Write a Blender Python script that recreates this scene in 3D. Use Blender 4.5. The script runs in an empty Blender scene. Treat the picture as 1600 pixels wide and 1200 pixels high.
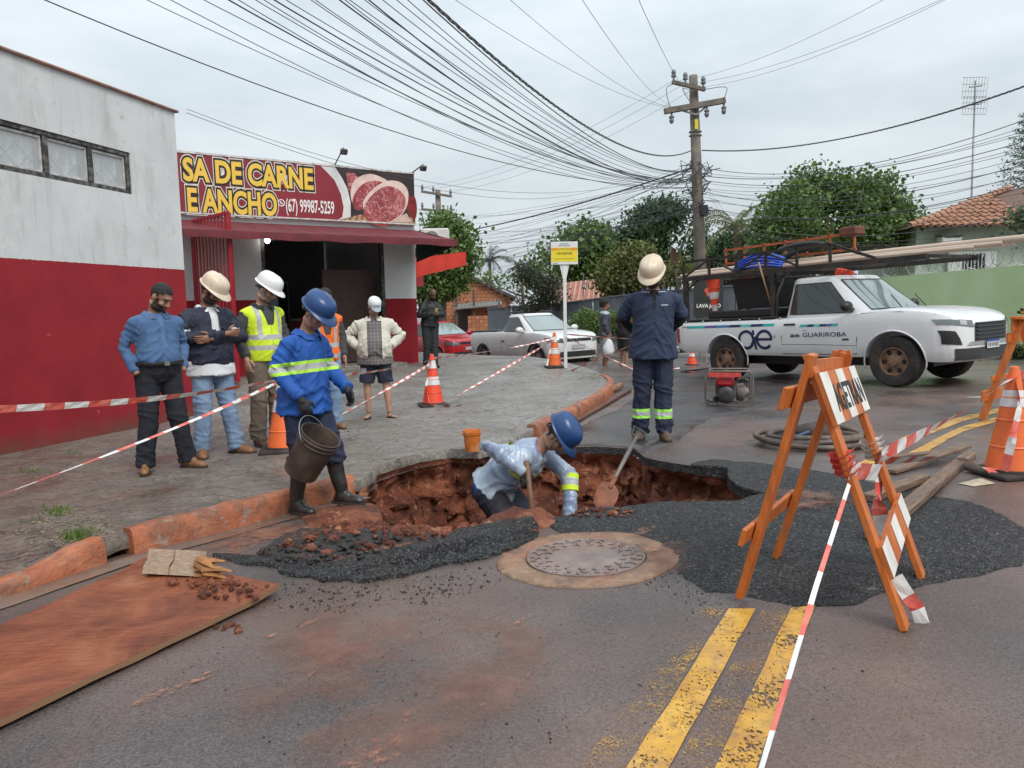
import bpy,bmesh,math,random
import numpy as np
from mathutils import Vector,Matrix,noise,geometry
random.seed(7)
rnd=random.Random(11)
SC=bpy.context.scene
COL=SC.collection
PI=math.pi
FOC,CAMH,YC,ROLL=1150.0,1.25,482.0,0.02
PITCH=math.atan((600-YC)/FOC)
_fw=Vector((0,math.cos(PITCH),-math.sin(PITCH)))
_u0=Vector((0,math.sin(PITCH),math.cos(PITCH)))
_r0=Vector((1,0,0))
_rt=_r0*math.cos(ROLL)-_u0*math.sin(ROLL)
_up=_u0*math.cos(ROLL)+_r0*math.sin(ROLL)
CAM=Vector((0,0,CAMH))
cam_data=bpy.data.cameras.new('camera')
cam=bpy.data.objects.new('camera',cam_data)
COL.objects.link(cam)
cam_data.sensor_width=36.0
cam_data.lens=36.0*FOC/1600.0
cam_data.clip_start=0.05
cam_data.clip_end=2000
cam.matrix_world=Matrix.Translation(CAM)@Matrix((_rt,_up,-_fw)).transposed().to_4x4()
SC.camera=cam
SUN_EL,SUN_AZ=math.radians(48),math.radians(148)
world=bpy.data.worlds.new('World');SC.world=world;world.use_nodes=True
wn,wl=world.node_tree.nodes,world.node_tree.links
bg=wn['Background']
sky=wn.new('ShaderNodeTexSky');sky.sky_type='NISHITA';sky.sun_disc=False
sky.sun_elevation=SUN_EL;sky.sun_rotation=SUN_AZ
sky.air_density=2.0;sky.dust_density=6.0;sky.ozone_density=1.0
tc=wn.new('ShaderNodeTexCoord')
sep=wn.new('ShaderNodeSeparateXYZ');wl.new(tc.outputs['Generated'],sep.inputs[0])
mp=wn.new('ShaderNodeMapping');mp.inputs['Scale'].default_value=(1.0,1.0,3.2)
wl.new(tc.outputs['Generated'],mp.inputs['Vector'])
n1=wn.new('ShaderNodeTexNoise');n1 .inputs['Scale'].default_value=3.6
n1 .inputs['Detail'].default_value=6;n1 .inputs['Roughness'].default_value=0.55
wl.new(mp.outputs[0],n1 .inputs['Vector'])
cr=wn.new('ShaderNodeValToRGB')
cr.color_ramp.elements[0].position=0.33;cr.color_ramp.elements[0].color=(5.8,6.55,7.1,1)
cr.color_ramp.elements[1].position=0.66;cr.color_ramp.elements[1].color=(7.3,8.0,8.45,1)
wl.new(n1 .outputs['Fac'],cr.inputs[0])
gr=wn.new('ShaderNodeMapRange')
gr.inputs['From Min'].default_value=0.0;gr.inputs['From Max'].default_value=1.0
gr.inputs['To Min'].default_value=0.95;gr.inputs['To Max'].default_value=1.95
wl.new(sep.outputs['Z'],gr.inputs['Value'])
ml=wn.new('ShaderNodeVectorMath');ml.operation='SCALE'
wl.new(cr.outputs['Color'],ml.inputs[0]);wl.new(gr.outputs[0],ml.inputs['Scale'])
mxs=wn.new('ShaderNodeMixRGB');mxs.inputs[0].default_value=0.88
wl.new(sky.outputs['Color'],mxs.inputs[1]);wl.new(ml.outputs[0],mxs.inputs[2])
wl.new(mxs.outputs[0],bg.inputs['Color'])
bg.inputs['Strength'].default_value=0.076
sun_d=bpy.data.lights.new('sun','SUN');sun_d.energy=1.5;sun_d.angle=math.radians(24)
sun_d.color=(1.0,0.97,0.93)
sun=bpy.data.objects.new('sun',sun_d);COL.objects.link(sun)
_sd=Vector((math.sin(SUN_AZ)*math.cos(SUN_EL),math.cos(SUN_AZ)*math.cos(SUN_EL),math.sin(SUN_EL)))
sun.rotation_euler=_sd.to_track_quat('Z','Y').to_euler()
SC.view_settings.view_transform='Standard';SC.view_settings.look='None'
SC.view_settings.exposure=0.42;SC.view_settings.gamma=1.0
SC.cycles.use_denoising=True
SC.cycles.max_bounces=6;SC.cycles.transparent_max_bounces=12
def sstep(a,b,v):
 t=min(1,max(0,(v-a)/(b-a)));return t*t*(3-2*t)
def gz(x,y):
 """road level"""
 return 0.03*max(-14,min(14,x))-0.02*max(-5,min(30,y))
def sz(x,y):
 """pavement level: a kerb above the road, rising as a ramp to the shop front"""
 dq=(x+2.2)*0.551+(y-17.4)*-0.834
 r=sstep(5.5,0.6,dq)*sstep(9.5,12.5,y)
 return gz(x,y)+0.13+0.30*r
def ray(px,py):
 return _fw*FOC+_rt*(px-800)-_up*(py-600)
def G(px,py,dz=0.0):
 """photo pixel -> point on the ground"""
 d=ray(px,py)
 t=(CAMH-dz)/(0.03*d.x-0.02*d.y-d.z)
 return CAM+d*t
def at(px,py,Y):
 d=ray(px,py);return CAM+d*(Y/d.y)
def onplane(px,py,p0,n):
 d=ray(px,py);return CAM+d*((Vector(p0)-CAM).dot(n)/d.dot(n))
class Mt:
 def __init__(s,name,base=(.5,.5,.5),rough=.7,metal=0.0,spec=None):
  s.m=bpy.data.materials.new(name);s.m.use_nodes=True
  s.n,s.l=s.m.node_tree.nodes,s.m.node_tree.links
  s.b=s.n['Principled BSDF'];s.out=s.n['Material Output']
  s.set('Base Color',base);s.set('Roughness',rough);s.set('Metallic',metal)
  if spec is not None:s.set('Specular IOR Level',spec)
  s._tc=None
 def set(s,k,v):
  if hasattr(v,'is_output')or isinstance(v,bpy.types.NodeSocket):s.l.new(v,s.b.inputs[k])
  else:s.b.inputs[k].default_value=(*v,1)if(isinstance(v,tuple)and len(v)==3 and s.b.inputs[k].type=='RGBA')else v
  return s
 def co(s,scale=(1,1,1),rot=(0,0,0),kind='Object',loc=(0,0,0)):
  if s._tc is None:s._tc=s.n.new('ShaderNodeTexCoord')
  m=s.n.new('ShaderNodeMapping');s.l.new(s._tc.outputs[kind],m.inputs[0])
  m.inputs['Scale'].default_value=scale;m.inputs['Rotation'].default_value=rot;m.inputs['Location'].default_value=loc
  return m.outputs[0]
 def noise(s,scale,detail=4,rough=.55,vec=None,dist=0.0):
  t=s.n.new('ShaderNodeTexNoise');t.inputs['Scale'].default_value=scale
  t.inputs['Detail'].default_value=detail;t.inputs['Roughness'].default_value=rough;t.inputs['Distortion'].default_value=dist
  s.l.new(vec if vec is not None else s.co(),t.inputs['Vector']);return t.outputs['Fac']
 def vor(s,scale,feature='F1',vec=None,out='Distance',rand=1.0):
  t=s.n.new('ShaderNodeTexVoronoi');t.feature=feature;t.inputs['Scale'].default_value=scale
  t.inputs['Randomness'].default_value=rand
  s.l.new(vec if vec is not None else s.co(),t.inputs['Vector']);return t.outputs[out]
 def wave(s,scale,dist=2.,detail=3,vec=None,direction='X'):
  t=s.n.new('ShaderNodeTexWave');t.bands_direction=direction;t.inputs['Scale'].default_value=scale
  t.inputs['Distortion'].default_value=dist;t.inputs['Detail'].default_value=detail
  s.l.new(vec if vec is not None else s.co(),t.inputs['Vector']);return t.outputs['Fac']
 def ramp(s,f,stops,interp='LINEAR'):
  r=s.n.new('ShaderNodeValToRGB');cr=r.color_ramp;cr.interpolation=interp
  while len(cr.elements)>1:cr.elements.remove(cr.elements[-1])
  for i,(p,c)in enumerate(stops):
   e=cr.elements[0]if i==0 else cr.elements.new(p)
   e.position=p;c=(c,c,c)if isinstance(c,(int,float))else c
   e.color=(*c,1)
  s.l.new(f,r.inputs[0]);return r.outputs[0]
 def mix(s,f,a,b,mode='MIX'):
  m=s.n.new('ShaderNodeMixRGB');m.blend_type=mode
  for i,v in((0,f),(1,a),(2,b)):
   if isinstance(v,bpy.types.NodeSocket):s.l.new(v,m.inputs[i])
   elif isinstance(v,(int,float)):m.inputs[i].default_value=v if i==0 else(v,v,v,1)
   else:m.inputs[i].default_value=(*v,1)
  return m.outputs[0]
 def math(s,op,a,b=0.0):
  m=s.n.new('ShaderNodeMath');m.operation=op
  for i,v in((0,a),(1,b)):
   if isinstance(v,bpy.types.NodeSocket):s.l.new(v,m.inputs[i])
   else:m.inputs[i].default_value=v
  return m.outputs[0]
 def axis(s,ax,kind='Object'):
  if s._tc is None:s._tc=s.n.new('ShaderNodeTexCoord')
  q=s.n.new('ShaderNodeSeparateXYZ');s.l.new(s._tc.outputs[kind],q.inputs[0]);return q.outputs[ax]
 def island(s):
  g=s.n.new('ShaderNodeNewGeometry');return g.outputs['Random Per Island']
 def objrand(s):
  g=s.n.new('ShaderNodeObjectInfo');return g.outputs['Random']
 def bump(s,h,strength=.3,dist=.02):
  b=s.n.new('ShaderNodeBump');b.inputs['Strength'].default_value=strength;b.inputs['Distance'].default_value=dist
  s.l.new(h,b.inputs['Height']);s.l.new(b.outputs[0],s.b.inputs['Normal']);return s
MATS={}
def mat(name,base=(.5,.5,.5),rough=.7,metal=0.0,var=.15,vs=6.0,bump=0.0,bs=60.0,spec=None,dirt=None,ds=3.0,damt=.5):
 """a plain material with colour variation, fine relief and optional dirt"""
 if name in MATS:return MATS[name]
 k=Mt(name,base,rough,metal,spec)
 c=base
 if var>0:
  lo=tuple(v*(1-var)for v in base);hi=tuple(min(1,v*(1+var))for v in base)
  c=k.ramp(k.noise(vs,5),[(.3,lo),(.7,hi)])
 if dirt is not None:
  c=k.mix(k.ramp(k.noise(ds,6,.65),[(.45,0.0),(.45+.35,damt)]),c,dirt)
 if not isinstance(c,tuple):k.set('Base Color',c)
 if bump>0:k.bump(k.noise(bs,3),bump,.01)
 MATS[name]=k.m
 return k.m
class MB:
 def __init__(s):s.v,s.f,s.mi=[],[],[]
 def add(s,vs,fs,mi=0):
  o=len(s.v);s.v.extend([tuple(v)for v in vs])
  for f in fs:s.f.append(tuple(i+o for i in f));s.mi.append(mi)
  return s
 def box(s,c,size,R=None,mi=0,bev=0.0):
  hx,hy,hz=size[0]/2,size[1]/2,size[2]/2
  if bev>0:
   b=min(bev,hx*.9,hy*.9,hz*.9);vs=[]
   fs=[]
   bm=bmesh.new();bmesh.ops.create_cube(bm,size=1.0)
   for v in bm.verts:v.co=Vector((v.co.x*size[0],v.co.y*size[1],v.co.z*size[2]))
   bmesh.ops.bevel(bm,geom=bm.edges[:],offset=b,segments=1,affect='EDGES')
   bm.verts.index_update()
   vs=[v.co.copy()for v in bm.verts];fs=[[v.index for v in f.verts]for f in bm.faces];bm.free()
  else:
   vs=[Vector((x,y,z))for x in(-hx,hx)for y in(-hy,hy)for z in(-hz,hz)]
   fs=[(0,1,3,2),(4,6,7,5),(0,4,5,1),(2,3,7,6),(0,2,6,4),(1,5,7,3)]
  c=Vector(c)
  vs=[((R@v)if R is not None else v)+c for v in vs]
  return s.add(vs,fs,mi)
 def beam(s,a,b,w,h,up=(0,0,1),mi=0,bev=0.0):
  a,b=Vector(a),Vector(b);d=(b-a);L=d.length;d.normalize()
  side=d.cross(Vector(up))
  if side.length<1e-4:side=d.cross(Vector((1,0,0)))
  side.normalize();u=side.cross(d)
  return s.box((a+b)/2,(w,L,h),Matrix((side,d,u)).transposed(),mi,bev)
 def tube(s,pts,r,n=8,caps=True,mi=0,side=None,closed=False):
  pts=[Vector(p)for p in pts];m=len(pts)
  if not isinstance(r,(list,tuple)):r=[r]*m
  rr=[(q,q)if isinstance(q,(int,float))else q for q in r]
  vs=[];prev=Vector(side)if side is not None else None
  for i,p in enumerate(pts):
   if closed:d=pts[(i+1)%m]-pts[i-1]
   else:d=pts[min(i+1,m-1)]-pts[max(i-1,0)]
   if d.length<1e-9:d=Vector((0,0,1))
   d.normalize()
   if prev is None:
    prev=Vector((0,0,1))if abs(d.z)<.9 else Vector((1,0,0))
    prev=prev.cross(d)
   a=prev-d*prev.dot(d)
   if a.length<1e-6:a=d.orthogonal()
   a.normalize();b=d.cross(a)
   if side is None:prev=a
   for k in range(n):
    t=2*PI*k/n
    vs.append(p+a*(math.cos(t)*rr[i][0])+b*(math.sin(t)*rr[i][1]))
  fs=[]
  for i in range(m if closed else m-1):
   for k in range(n):
    i2=(i+1)%m
    fs.append((i*n+k,i*n+(k+1)%n,i2*n+(k+1)%n,i2*n+k))
  if caps and not closed:
   fs.append(tuple(range(n-1,-1,-1)));fs.append(tuple((m-1)*n+k for k in range(n)))
  return s.add(vs,fs,mi)
 def lathe(s,prof,n=24,Mx=None,mi=0,sx=1.0,sy=1.0,caps=True):
  vs=[];m=len(prof)
  for(r,z)in prof:
   for k in range(n):
    t=2*PI*k/n;vs.append(Vector((r*sx*math.cos(t),r*sy*math.sin(t),z)))
  fs=[]
  for i in range(m-1):
   for k in range(n):fs.append((i*n+k,i*n+(k+1)%n,(i+1)*n+(k+1)%n,(i+1)*n+k))
  if caps:
   if prof[0][0]>1e-5:fs.append(tuple(range(n-1,-1,-1)))
   if prof[-1][0]>1e-5:fs.append(tuple((m-1)*n+k for k in range(n)))
  if Mx is not None:vs=[Mx@v for v in vs]
  return s.add(vs,fs,mi)
 def ell(s,c,r,R=None,n=16,m=10,mi=0):
  c=Vector(c);vs=[];fs=[]
  vs.append(Vector((0,0,-1)))
  for i in range(1,m):
   a=-PI/2+PI*i/m
   for k in range(n):t=2*PI*k/n;vs.append(Vector((math.cos(a)*math.cos(t),math.cos(a)*math.sin(t),math.sin(a))))
  vs.append(Vector((0,0,1)));L=len(vs)-1
  for k in range(n):fs.append((0,1+(k+1)%n,1+k));fs.append((L,1+(m-2)*n+k,1+(m-2)*n+(k+1)%n))
  for i in range(m-2):
   for k in range(n):fs.append((1+i*n+k,1+i*n+(k+1)%n,1+(i+1)*n+(k+1)%n,1+(i+1)*n+k))
  out=[]
  for v in vs:
   v=Vector((v.x*r[0],v.y*r[1],v.z*r[2]))
   out.append(((R@v)if R is not None else v)+c)
  return s.add(out,fs,mi)
 def prism(s,poly,o,ux,uy,th,mi=0):
  """polygon (u,v) on the plane o+u*ux+v*uy, pushed th along ux x uy"""
  o,ux,uy=Vector(o),Vector(ux),Vector(uy);nn=ux.cross(uy).normalized()*th
  a=[o+ux*u+uy*v for u,v in poly];n=len(a)
  vs=a+[p+nn for p in a]
  fs=[tuple(range(n-1,-1,-1)),tuple(n+k for k in range(n))]
  fs+=[(k,(k+1)%n,n+(k+1)%n,n+k)for k in range(n)]
  return s.add(vs,fs,mi)
 def quad(s,a,b,c,d,mi=0):return s.add([a,b,c,d],[(0,1,2,3)],mi)
 def build(s,name,mats,parent=None,smooth=None,xf=None):
  me=bpy.data.meshes.new(name);me.from_pydata(s.v,[],s.f)
  if xf is not None:me.transform(xf)
  return link(name,me,mats,parent,smooth,s.mi)
def link(name,me,mats,parent=None,smooth=None,mi=None):
 if not isinstance(mats,(list,tuple)):mats=[mats]
 for m in mats:me.materials.append(m)
 if mi is not None and len(mats)>1:me.polygons.foreach_set('material_index',mi)
 if smooth is not None:
  me.polygons.foreach_set('use_smooth',[True]*len(me.polygons))
  if smooth<180:me.set_sharp_from_angle(angle=math.radians(smooth))
 me.update()
 o=bpy.data.objects.new(name,me);COL.objects.link(o)
 if parent is not None:o.parent=parent
 return o
def tag(o,label=None,cat=None,group=None,kind=None):
 if label:o['label']=label
 if cat:o['category']=cat
 if group:o['group']=group
 if kind:o['kind']=kind
 return o
def thing(name,label,cat,loc=(0,0,0),rz=0.0,group=None,mx=None):
 o=bpy.data.objects.new(name,None);COL.objects.link(o);o.empty_display_size=.1
 if mx is not None:o.matrix_world=mx
 else:o.location=loc;o.rotation_euler=(0,0,rz)
 return tag(o,label,cat,group)
def copy_tree(o,parent=None):
 c=o.copy();COL.objects.link(c);c.parent=parent
 for ch in o.children:copy_tree(ch,c)
 return c
def yaw_to(dx,dy):
 """rotation about z that turns local +Y to (dx, dy)"""
 return math.atan2(dy,dx)-PI/2
_dg=None
def evaluated(me,mods):
 """mesh after modifiers"""
 o=bpy.data.objects.new('tmp',me);COL.objects.link(o)
 for kind,kw in mods:
  md=o.modifiers.new(kind,kind)
  for k,v in kw.items():setattr(md,k,v)
 dg=bpy.context.evaluated_depsgraph_get();dg.update()
 r=bpy.data.meshes.new_from_object(o.evaluated_get(dg),depsgraph=dg)
 bpy.data.objects.remove(o);return r
def boolean_cut(me,cutter):
 mc=bpy.data.meshes.new('cut');mc.from_pydata(cutter.v,[],cutter.f)
 oc=bpy.data.objects.new('cut',mc);COL.objects.link(oc)
 r=evaluated(me,[('BOOLEAN',dict(object=oc,operation='DIFFERENCE',solver='EXACT'))])
 bpy.data.objects.remove(oc);return r
_txt={}
def text_geo(body,size=1.0,bold=0.0,align='LEFT',space=1.0):
 key=(body,size,bold,align,space)
 if key not in _txt:
  c=bpy.data.curves.new('t','FONT');c.body=body;c.size=size;c.offset=bold;c.align_x=align
  c.space_character=space;c.fill_mode='FRONT';c.resolution_u=4
  o=bpy.data.objects.new('t',c);COL.objects.link(o)
  dg=bpy.context.evaluated_depsgraph_get();dg.update()
  me=bpy.data.meshes.new_from_object(o.evaluated_get(dg),depsgraph=dg)
  _txt[key]=([tuple(v.co[:2])for v in me.vertices],[tuple(p.vertices)for p in me.polygons])
  bpy.data.objects.remove(o)
 return _txt[key]
def text_obj(name,body,mapf,size,m,parent,bold=0.0,align='LEFT',space=1.0,width=None,shear=0.0):
 vs,fs=text_geo(body,size,bold,align,space)
 k=1.0
 if width:k=width/(max(v[0]for v in vs)-min(v[0]for v in vs))
 b=MB();b.add([mapf(u*k+shear*v,v)for u,v in vs],fs)
 return b.build(name,m,parent)
def sheet(name,outline,zf,m,spacing=.1,holes=(),skirt=0.0,parent=None,jitter=.3,kind=None,smooth=180,bbox=None,extra=()):
 """a triangulated sheet bounded by outline (xy), with holes, height zf(x,y) and an edge skirt"""
 pts=[Vector(p[:2])for p in outline];edges=[];n=len(pts)
 edges+=[(i,(i+1)%n)for i in range(n)]
 for h in holes:
  o=len(pts);k=len(h);pts+=[Vector(p[:2])for p in h];edges+=[(o+i,o+(i+1)%k)for i in range(k)]
 def inside(poly,x,y):
  c=False;k=len(poly);j=k-1
  for i in range(k):
   xi,yi=poly[i][0],poly[i][1];xj,yj=poly[j][0],poly[j][1]
   if(yi>y)!=(yj>y)and x<(xj-xi)*(y-yi)/(yj-yi)+xi:c=not c
   j=i
  return c
 xs=[p[0]for p in outline];ys=[p[1]for p in outline]
 x0,x1,y0,y1=bbox or(min(xs),max(xs),min(ys),max(ys))
 r=random.Random(5);y=y0+spacing/2
 while y<y1:
  x=x0+spacing/2
  while x<x1:
   p=Vector((x+r.uniform(-1,1)*spacing*jitter,y+r.uniform(-1,1)*spacing*jitter))
   if inside(outline,p.x,p.y)and not any(inside(h,p.x,p.y)for h in holes):pts.append(p)
   x+=spacing
  y+=spacing
 pts+=[Vector(p)for p in extra]
 v2,e2,f2,*_=geometry.delaunay_2d_cdt(pts,edges,[],0,1e-5)
 fs=[]
 for f in f2:
  cx=sum(v2[i].x for i in f)/3;cy=sum(v2[i].y for i in f)/3
  if inside(outline,cx,cy)and not any(inside(h,cx,cy)for h in holes):fs.append(tuple(f))
 b=MB();b.add([(v.x,v.y,zf(v.x,v.y))for v in v2],fs)
 if skirt:
  cnt={}
  for f in fs:
   for a,c in((f[0],f[1]),(f[1],f[2]),(f[2],f[0])):cnt[(a,c)]=1
  low={}
  for(a,c)in list(cnt):
   if(c,a)in cnt:continue
   for q in(a,c):
    if q not in low:low[q]=len(b.v);vv=b.v[q];b.v.append((vv[0],vv[1],vv[2]-skirt))
   b.f.append((c,a,low[a],low[c]));b.mi.append(0)
 o=b.build(name,m,parent,smooth)
 if kind:o['kind']=kind
 return o
def ragged(poly,step=.05,amp=.02,scale=4.0,seed=0.0):
 """resample a closed outline and roughen it"""
 out=[];n=len(poly)
 for i in range(n):
  a,b=Vector(poly[i][:2]),Vector(poly[(i+1)%n][:2]);k=max(1,int((b-a).length/step))
  for j in range(k):
   p=a.lerp(b,j/k)
   q=noise.noise_vector(Vector((p.x*scale,p.y*scale,seed)))+noise.noise_vector(Vector((p.x*scale*3.1,p.y*scale*3.1,seed+7)))*.5
   out.append((p.x+q.x*amp,p.y+q.y*amp))
 return out
def smoothline(pts,k=8,closed=False):
 """Catmull-Rom through points"""
 P=[Vector(p)for p in pts];n=len(P);out=[]
 rng=range(n if closed else n-1)
 for i in rng:
  if closed:a,b,c,d=P[i-1],P[i],P[(i+1)%n],P[(i+2)%n]
  else:a,b,c,d=P[max(i-1,0)],P[i],P[i+1],P[min(i+2,n-1)]
  for j in range(k):
   t=j/k
   out.append(0.5*((2*b)+(c-a)*t+(2*a-5*b+4*c-d)*t*t+(3*b-a-3*c+d)*t**3))
 if not closed:out.append(P[-1])
 return out
# ground materials
def mk_asphalt(name,lo,hi,mud=.35,rlo=.28,rhi=.6,grain=180,bump=.35,gloss_scale=.9,wetz=True):
 k=Mt(name)
 c=k.ramp(k.noise(1.3,6,.6),[(.3,lo),(.7,hi)])
 agg=k.mix(1.0,k.ramp(k.noise(grain,2,.6),[(.34,.68),(.5,1.0),(.68,1.28)]),k.ramp(k.noise(75,3,.7),[(.34,.6),(.5,1.0),(.66,1.28)]),'MULTIPLY')
 c=k.mix(1.0,c,agg,'MULTIPLY')
 v=k.co((1.0,.16,1),(0,0,math.radians(32)))
 sm=k.ramp(k.noise(2.6,7,.62,v),[(.56,0.0),(.74,1.0)])
 du=k.ramp(k.noise(.55,4,.6,k.co(loc=(3,1,0))),[(.4,0.0),(.75,1.0)])
 f=k.math('MULTIPLY',k.math('MAXIMUM',k.math('MULTIPLY',sm,.75),k.math('MULTIPLY',du,.75)),mud)
 c=k.mix(f,c,(.30,.155,.10))
 pits=k.ramp(k.vor(46,'F1'),[(.10,0.15),(.24,1.0)])
 keep=k.ramp(k.noise(5,4,.6),[(.42,1.0),(.58,0.0)])
 c=k.mix(k.math('MULTIPLY',k.math('SUBTRACT',1.0,pits),keep),c,(.018,.014,.014))
 k.set('Base Color',c)
 wet=k.noise(gloss_scale,5,.6)
 k.set('Roughness',k.ramp(wet,[(.38,rlo),(.62,rhi)]))
 h=k.math('ADD',k.math('MULTIPLY',k.noise(grain,2,.6),.7),k.math('MULTIPLY',k.noise(28,4),.5))
 k.bump(h,bump,.008)
 return k.m
M_ROAD=mk_asphalt('wet_old_asphalt',(.070,.059,.058),(.128,.108,.105),mud=.55,rlo=.14,rhi=.46,bump=.55)
M_DARK=mk_asphalt('darker_asphalt',(.038,.037,.040),(.068,.064,.067),mud=.18,rlo=.2,rhi=.5)
def mk_patch():
 k=Mt('fresh_black_asphalt')
 g=k.vor(95,'F1');n=k.noise(2.2,5)
 c=k.mix(.5,k.ramp(k.noise(110,2),[(.34,(.006,.006,.007)),(.5,(.032,.032,.035)),(.66,(.20,.198,.205))]),k.ramp(k.vor(75,'F1',None,'Color'),[(.2,(.010,.010,.011)),(.65,(.050,.050,.054)),(.95,(.26,.255,.26))]))
 c=k.mix(k.ramp(n,[(.56,0.0),(.8,.35)]),c,(.12,.065,.045))
 k.set('Base Color',c);k.set('Roughness',k.ramp(k.noise(3,3),[(.3,.5),(.7,.7)]));k.set('Specular IOR Level',.35)
 k.bump(k.math('ADD',g,k.math('MULTIPLY',k.noise(45,3),.6)),1.0,.03)
 return k.m
M_PATCH=mk_patch()
def mk_soil(name='red_clay_soil',wet=.5):
 k=Mt(name)
 c=k.ramp(k.noise(3.2,8,.66),[(.30,(.060,.016,.009)),(.46,(.175,.046,.022)),(.58,(.32,.098,.046)),(.72,(.50,.22,.12))])
 c=k.mix(k.ramp(k.noise(9,7,.7,k.co(loc=(4,2,1))),[(.57,0.0),(.64,.85)]),c,(.56,.27,.14))
 c=k.mix(k.ramp(k.noise(2.1,4,.6,k.co(loc=(9,2,5))),[(.52,0.0),(.72,.65)]),c,(.055,.022,.014))
 k.set('Base Color',c);k.set('Roughness',k.ramp(k.noise(5,4),[(.3,.45),(.7,.85)]))
 k.bump(k.math('ADD',k.noise(14,7,.72),k.math('MULTIPLY',k.noise(55,4),.5)),1.0,.06)
 return k.m
M_SOIL=mk_soil()
def mk_concrete():
 k=Mt('cracked_pavement_concrete')
 c=k.ramp(k.noise(1.1,7,.62),[(.3,(.21,.19,.17)),(.55,(.31,.295,.27)),(.75,(.41,.405,.385))])
 c=k.mix(k.ramp(k.noise(14,5,.65),[(.35,.55),(.62,0.0)]),c,(.10,.085,.075))
 ax=k.math('ADD',k.math('MULTIPLY',k.axis('Y'),-.34),k.math('MULTIPLY',k.axis('X'),-.30))
 e=k.math('ADD',ax,k.math('MULTIPLY',k.noise(1.6,5,.6),1.6))
 c=k.mix(k.ramp(e,[(-.85+1,0.0),(-.85+1.0,0.0)]),c,c)if False else c
 md=k.n.new('ShaderNodeMapRange');k.l.new(e,md.inputs[0])
 md.inputs[1].default_value=-2.0;md.inputs[2].default_value=.1;md.inputs[3].default_value=0.05;md.inputs[4].default_value=.88
 c=k.mix(md.outputs[0],c,k.ramp(k.noise(5,5),[(.3,(.085,.062,.048)),(.7,(.185,.138,.108))]))
 w=k.n.new('ShaderNodeVectorMath');w.operation='ADD'
 nz=k.n.new('ShaderNodeTexNoise');nz.inputs['Scale'].default_value=2.5;nz.inputs['Detail'].default_value=5;k.l.new(k.co(),nz.inputs['Vector'])
 sc=k.n.new('ShaderNodeVectorMath');sc.operation='SCALE';sc.inputs['Scale'].default_value=.55
 k.l.new(nz.outputs['Color'],sc.inputs[0]);k.l.new(k.co(),w.inputs[0]);k.l.new(sc.outputs[0],w.inputs[1])
 d1=k.vor(.9,'DISTANCE_TO_EDGE',w.outputs[0]);d2=k.vor(3.4,'DISTANCE_TO_EDGE',w.outputs[0])
 m2=k.ramp(k.noise(1.1,4),[(.52,0.0),(.66,.8)])
 k1=k.math('MULTIPLY',k.ramp(d1,[(.003,.8),(.010,0.0)]),k.ramp(k.noise(1.7,4,.6,k.co(loc=(5,3,1))),[(.42,0.0),(.55,1.0)]))
 k2=k.math('MULTIPLY',k.ramp(d2,[(.006,1.0),(.03,0.0)]),m2)
 cr=k.math('MAXIMUM',k1,k2)
 c=k.mix(k.math('MULTIPLY',cr,.85),c,(.045,.035,.03))
 c=k.mix(1.0,c,k.ramp(k.noise(38,4,.7),[(.34,.5),(.52,1.0),(.7,1.25)]),'MULTIPLY');c=k.mix(1.0,c,k.ramp(k.noise(9,7,.75,k.co((1,2.2,1),(0,0,.5))),[(.36,.62),(.5,1.0),(.66,1.15)]),'MULTIPLY');k.set('Base Color',c);k.set('Roughness',k.ramp(k.noise(1.4,4),[(.35,.30),(.65,.75)]))
 h=k.math('SUBTRACT',k.math('ADD',k.noise(22,6,.62),k.math('MULTIPLY',k.noise(4,4),.8)),cr)
 k.bump(h,.55,.02)
 return k.m
M_PAVE=mk_concrete()
k=Mt('terracotta_kerb_paint');c=k.ramp(k.noise(5,6,.65),[(.3,(.30,.085,.038)),(.55,(.42,.135,.06)),(.75,(.50,.22,.12))])
c=k.mix(k.ramp(k.noise(4,7,.7,k.co(loc=(2,5,1))),[(.46,0.0),(.66,.85)]),c,(.10,.062,.046));c=k.mix(k.ramp(k.noise(11,6,.7,k.co(loc=(7,1,3))),[(.56,0.0),(.66,.8)]),c,(.27,.24,.21))
k.set('Base Color',c);k.set('Roughness',.65);k.bump(k.math('ADD',k.noise(30,6,.65),k.math('MULTIPLY',k.noise(8,4),.7)),.8,.02);M_KERB=k.m
M_RING=None
def mk_ring():
 k=Mt('old_ring_concrete')
 c=k.ramp(k.noise(6,7,.65),[(.3,(.15,.088,.054)),(.55,(.27,.165,.102)),(.75,(.39,.27,.175))])
 c=k.mix(k.ramp(k.noise(3,4,.6,k.co(loc=(3,3,0))),[(.47,0.0),(.66,.8)]),c,(.30,.13,.085));c=k.mix(k.ramp(k.noise(9,6,.7,k.co(loc=(1,6,0))),[(.5,0.0),(.66,.75)]),c,(.12,.085,.07))
 d=k.noise(3.0,8,.75,k.co((1,1,.01)),1.2);cr_=k.math('ABSOLUTE',k.math('SUBTRACT',d,.5))
 c=k.mix(k.ramp(cr_,[(.002,.75),(.010,0.0)]),c,(.09,.06,.04))
 k.set('Base Color',c);k.set('Roughness',.6);k.bump(k.noise(40,5),.5,.01);return k.m
M_RING=mk_ring()
M_LID=mat('worn_cast_iron',(.21,.165,.15),.36,var=.3,vs=8,bump=.5,bs=60,dirt=(.36,.17,.12),ds=5,damt=.6)
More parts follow.
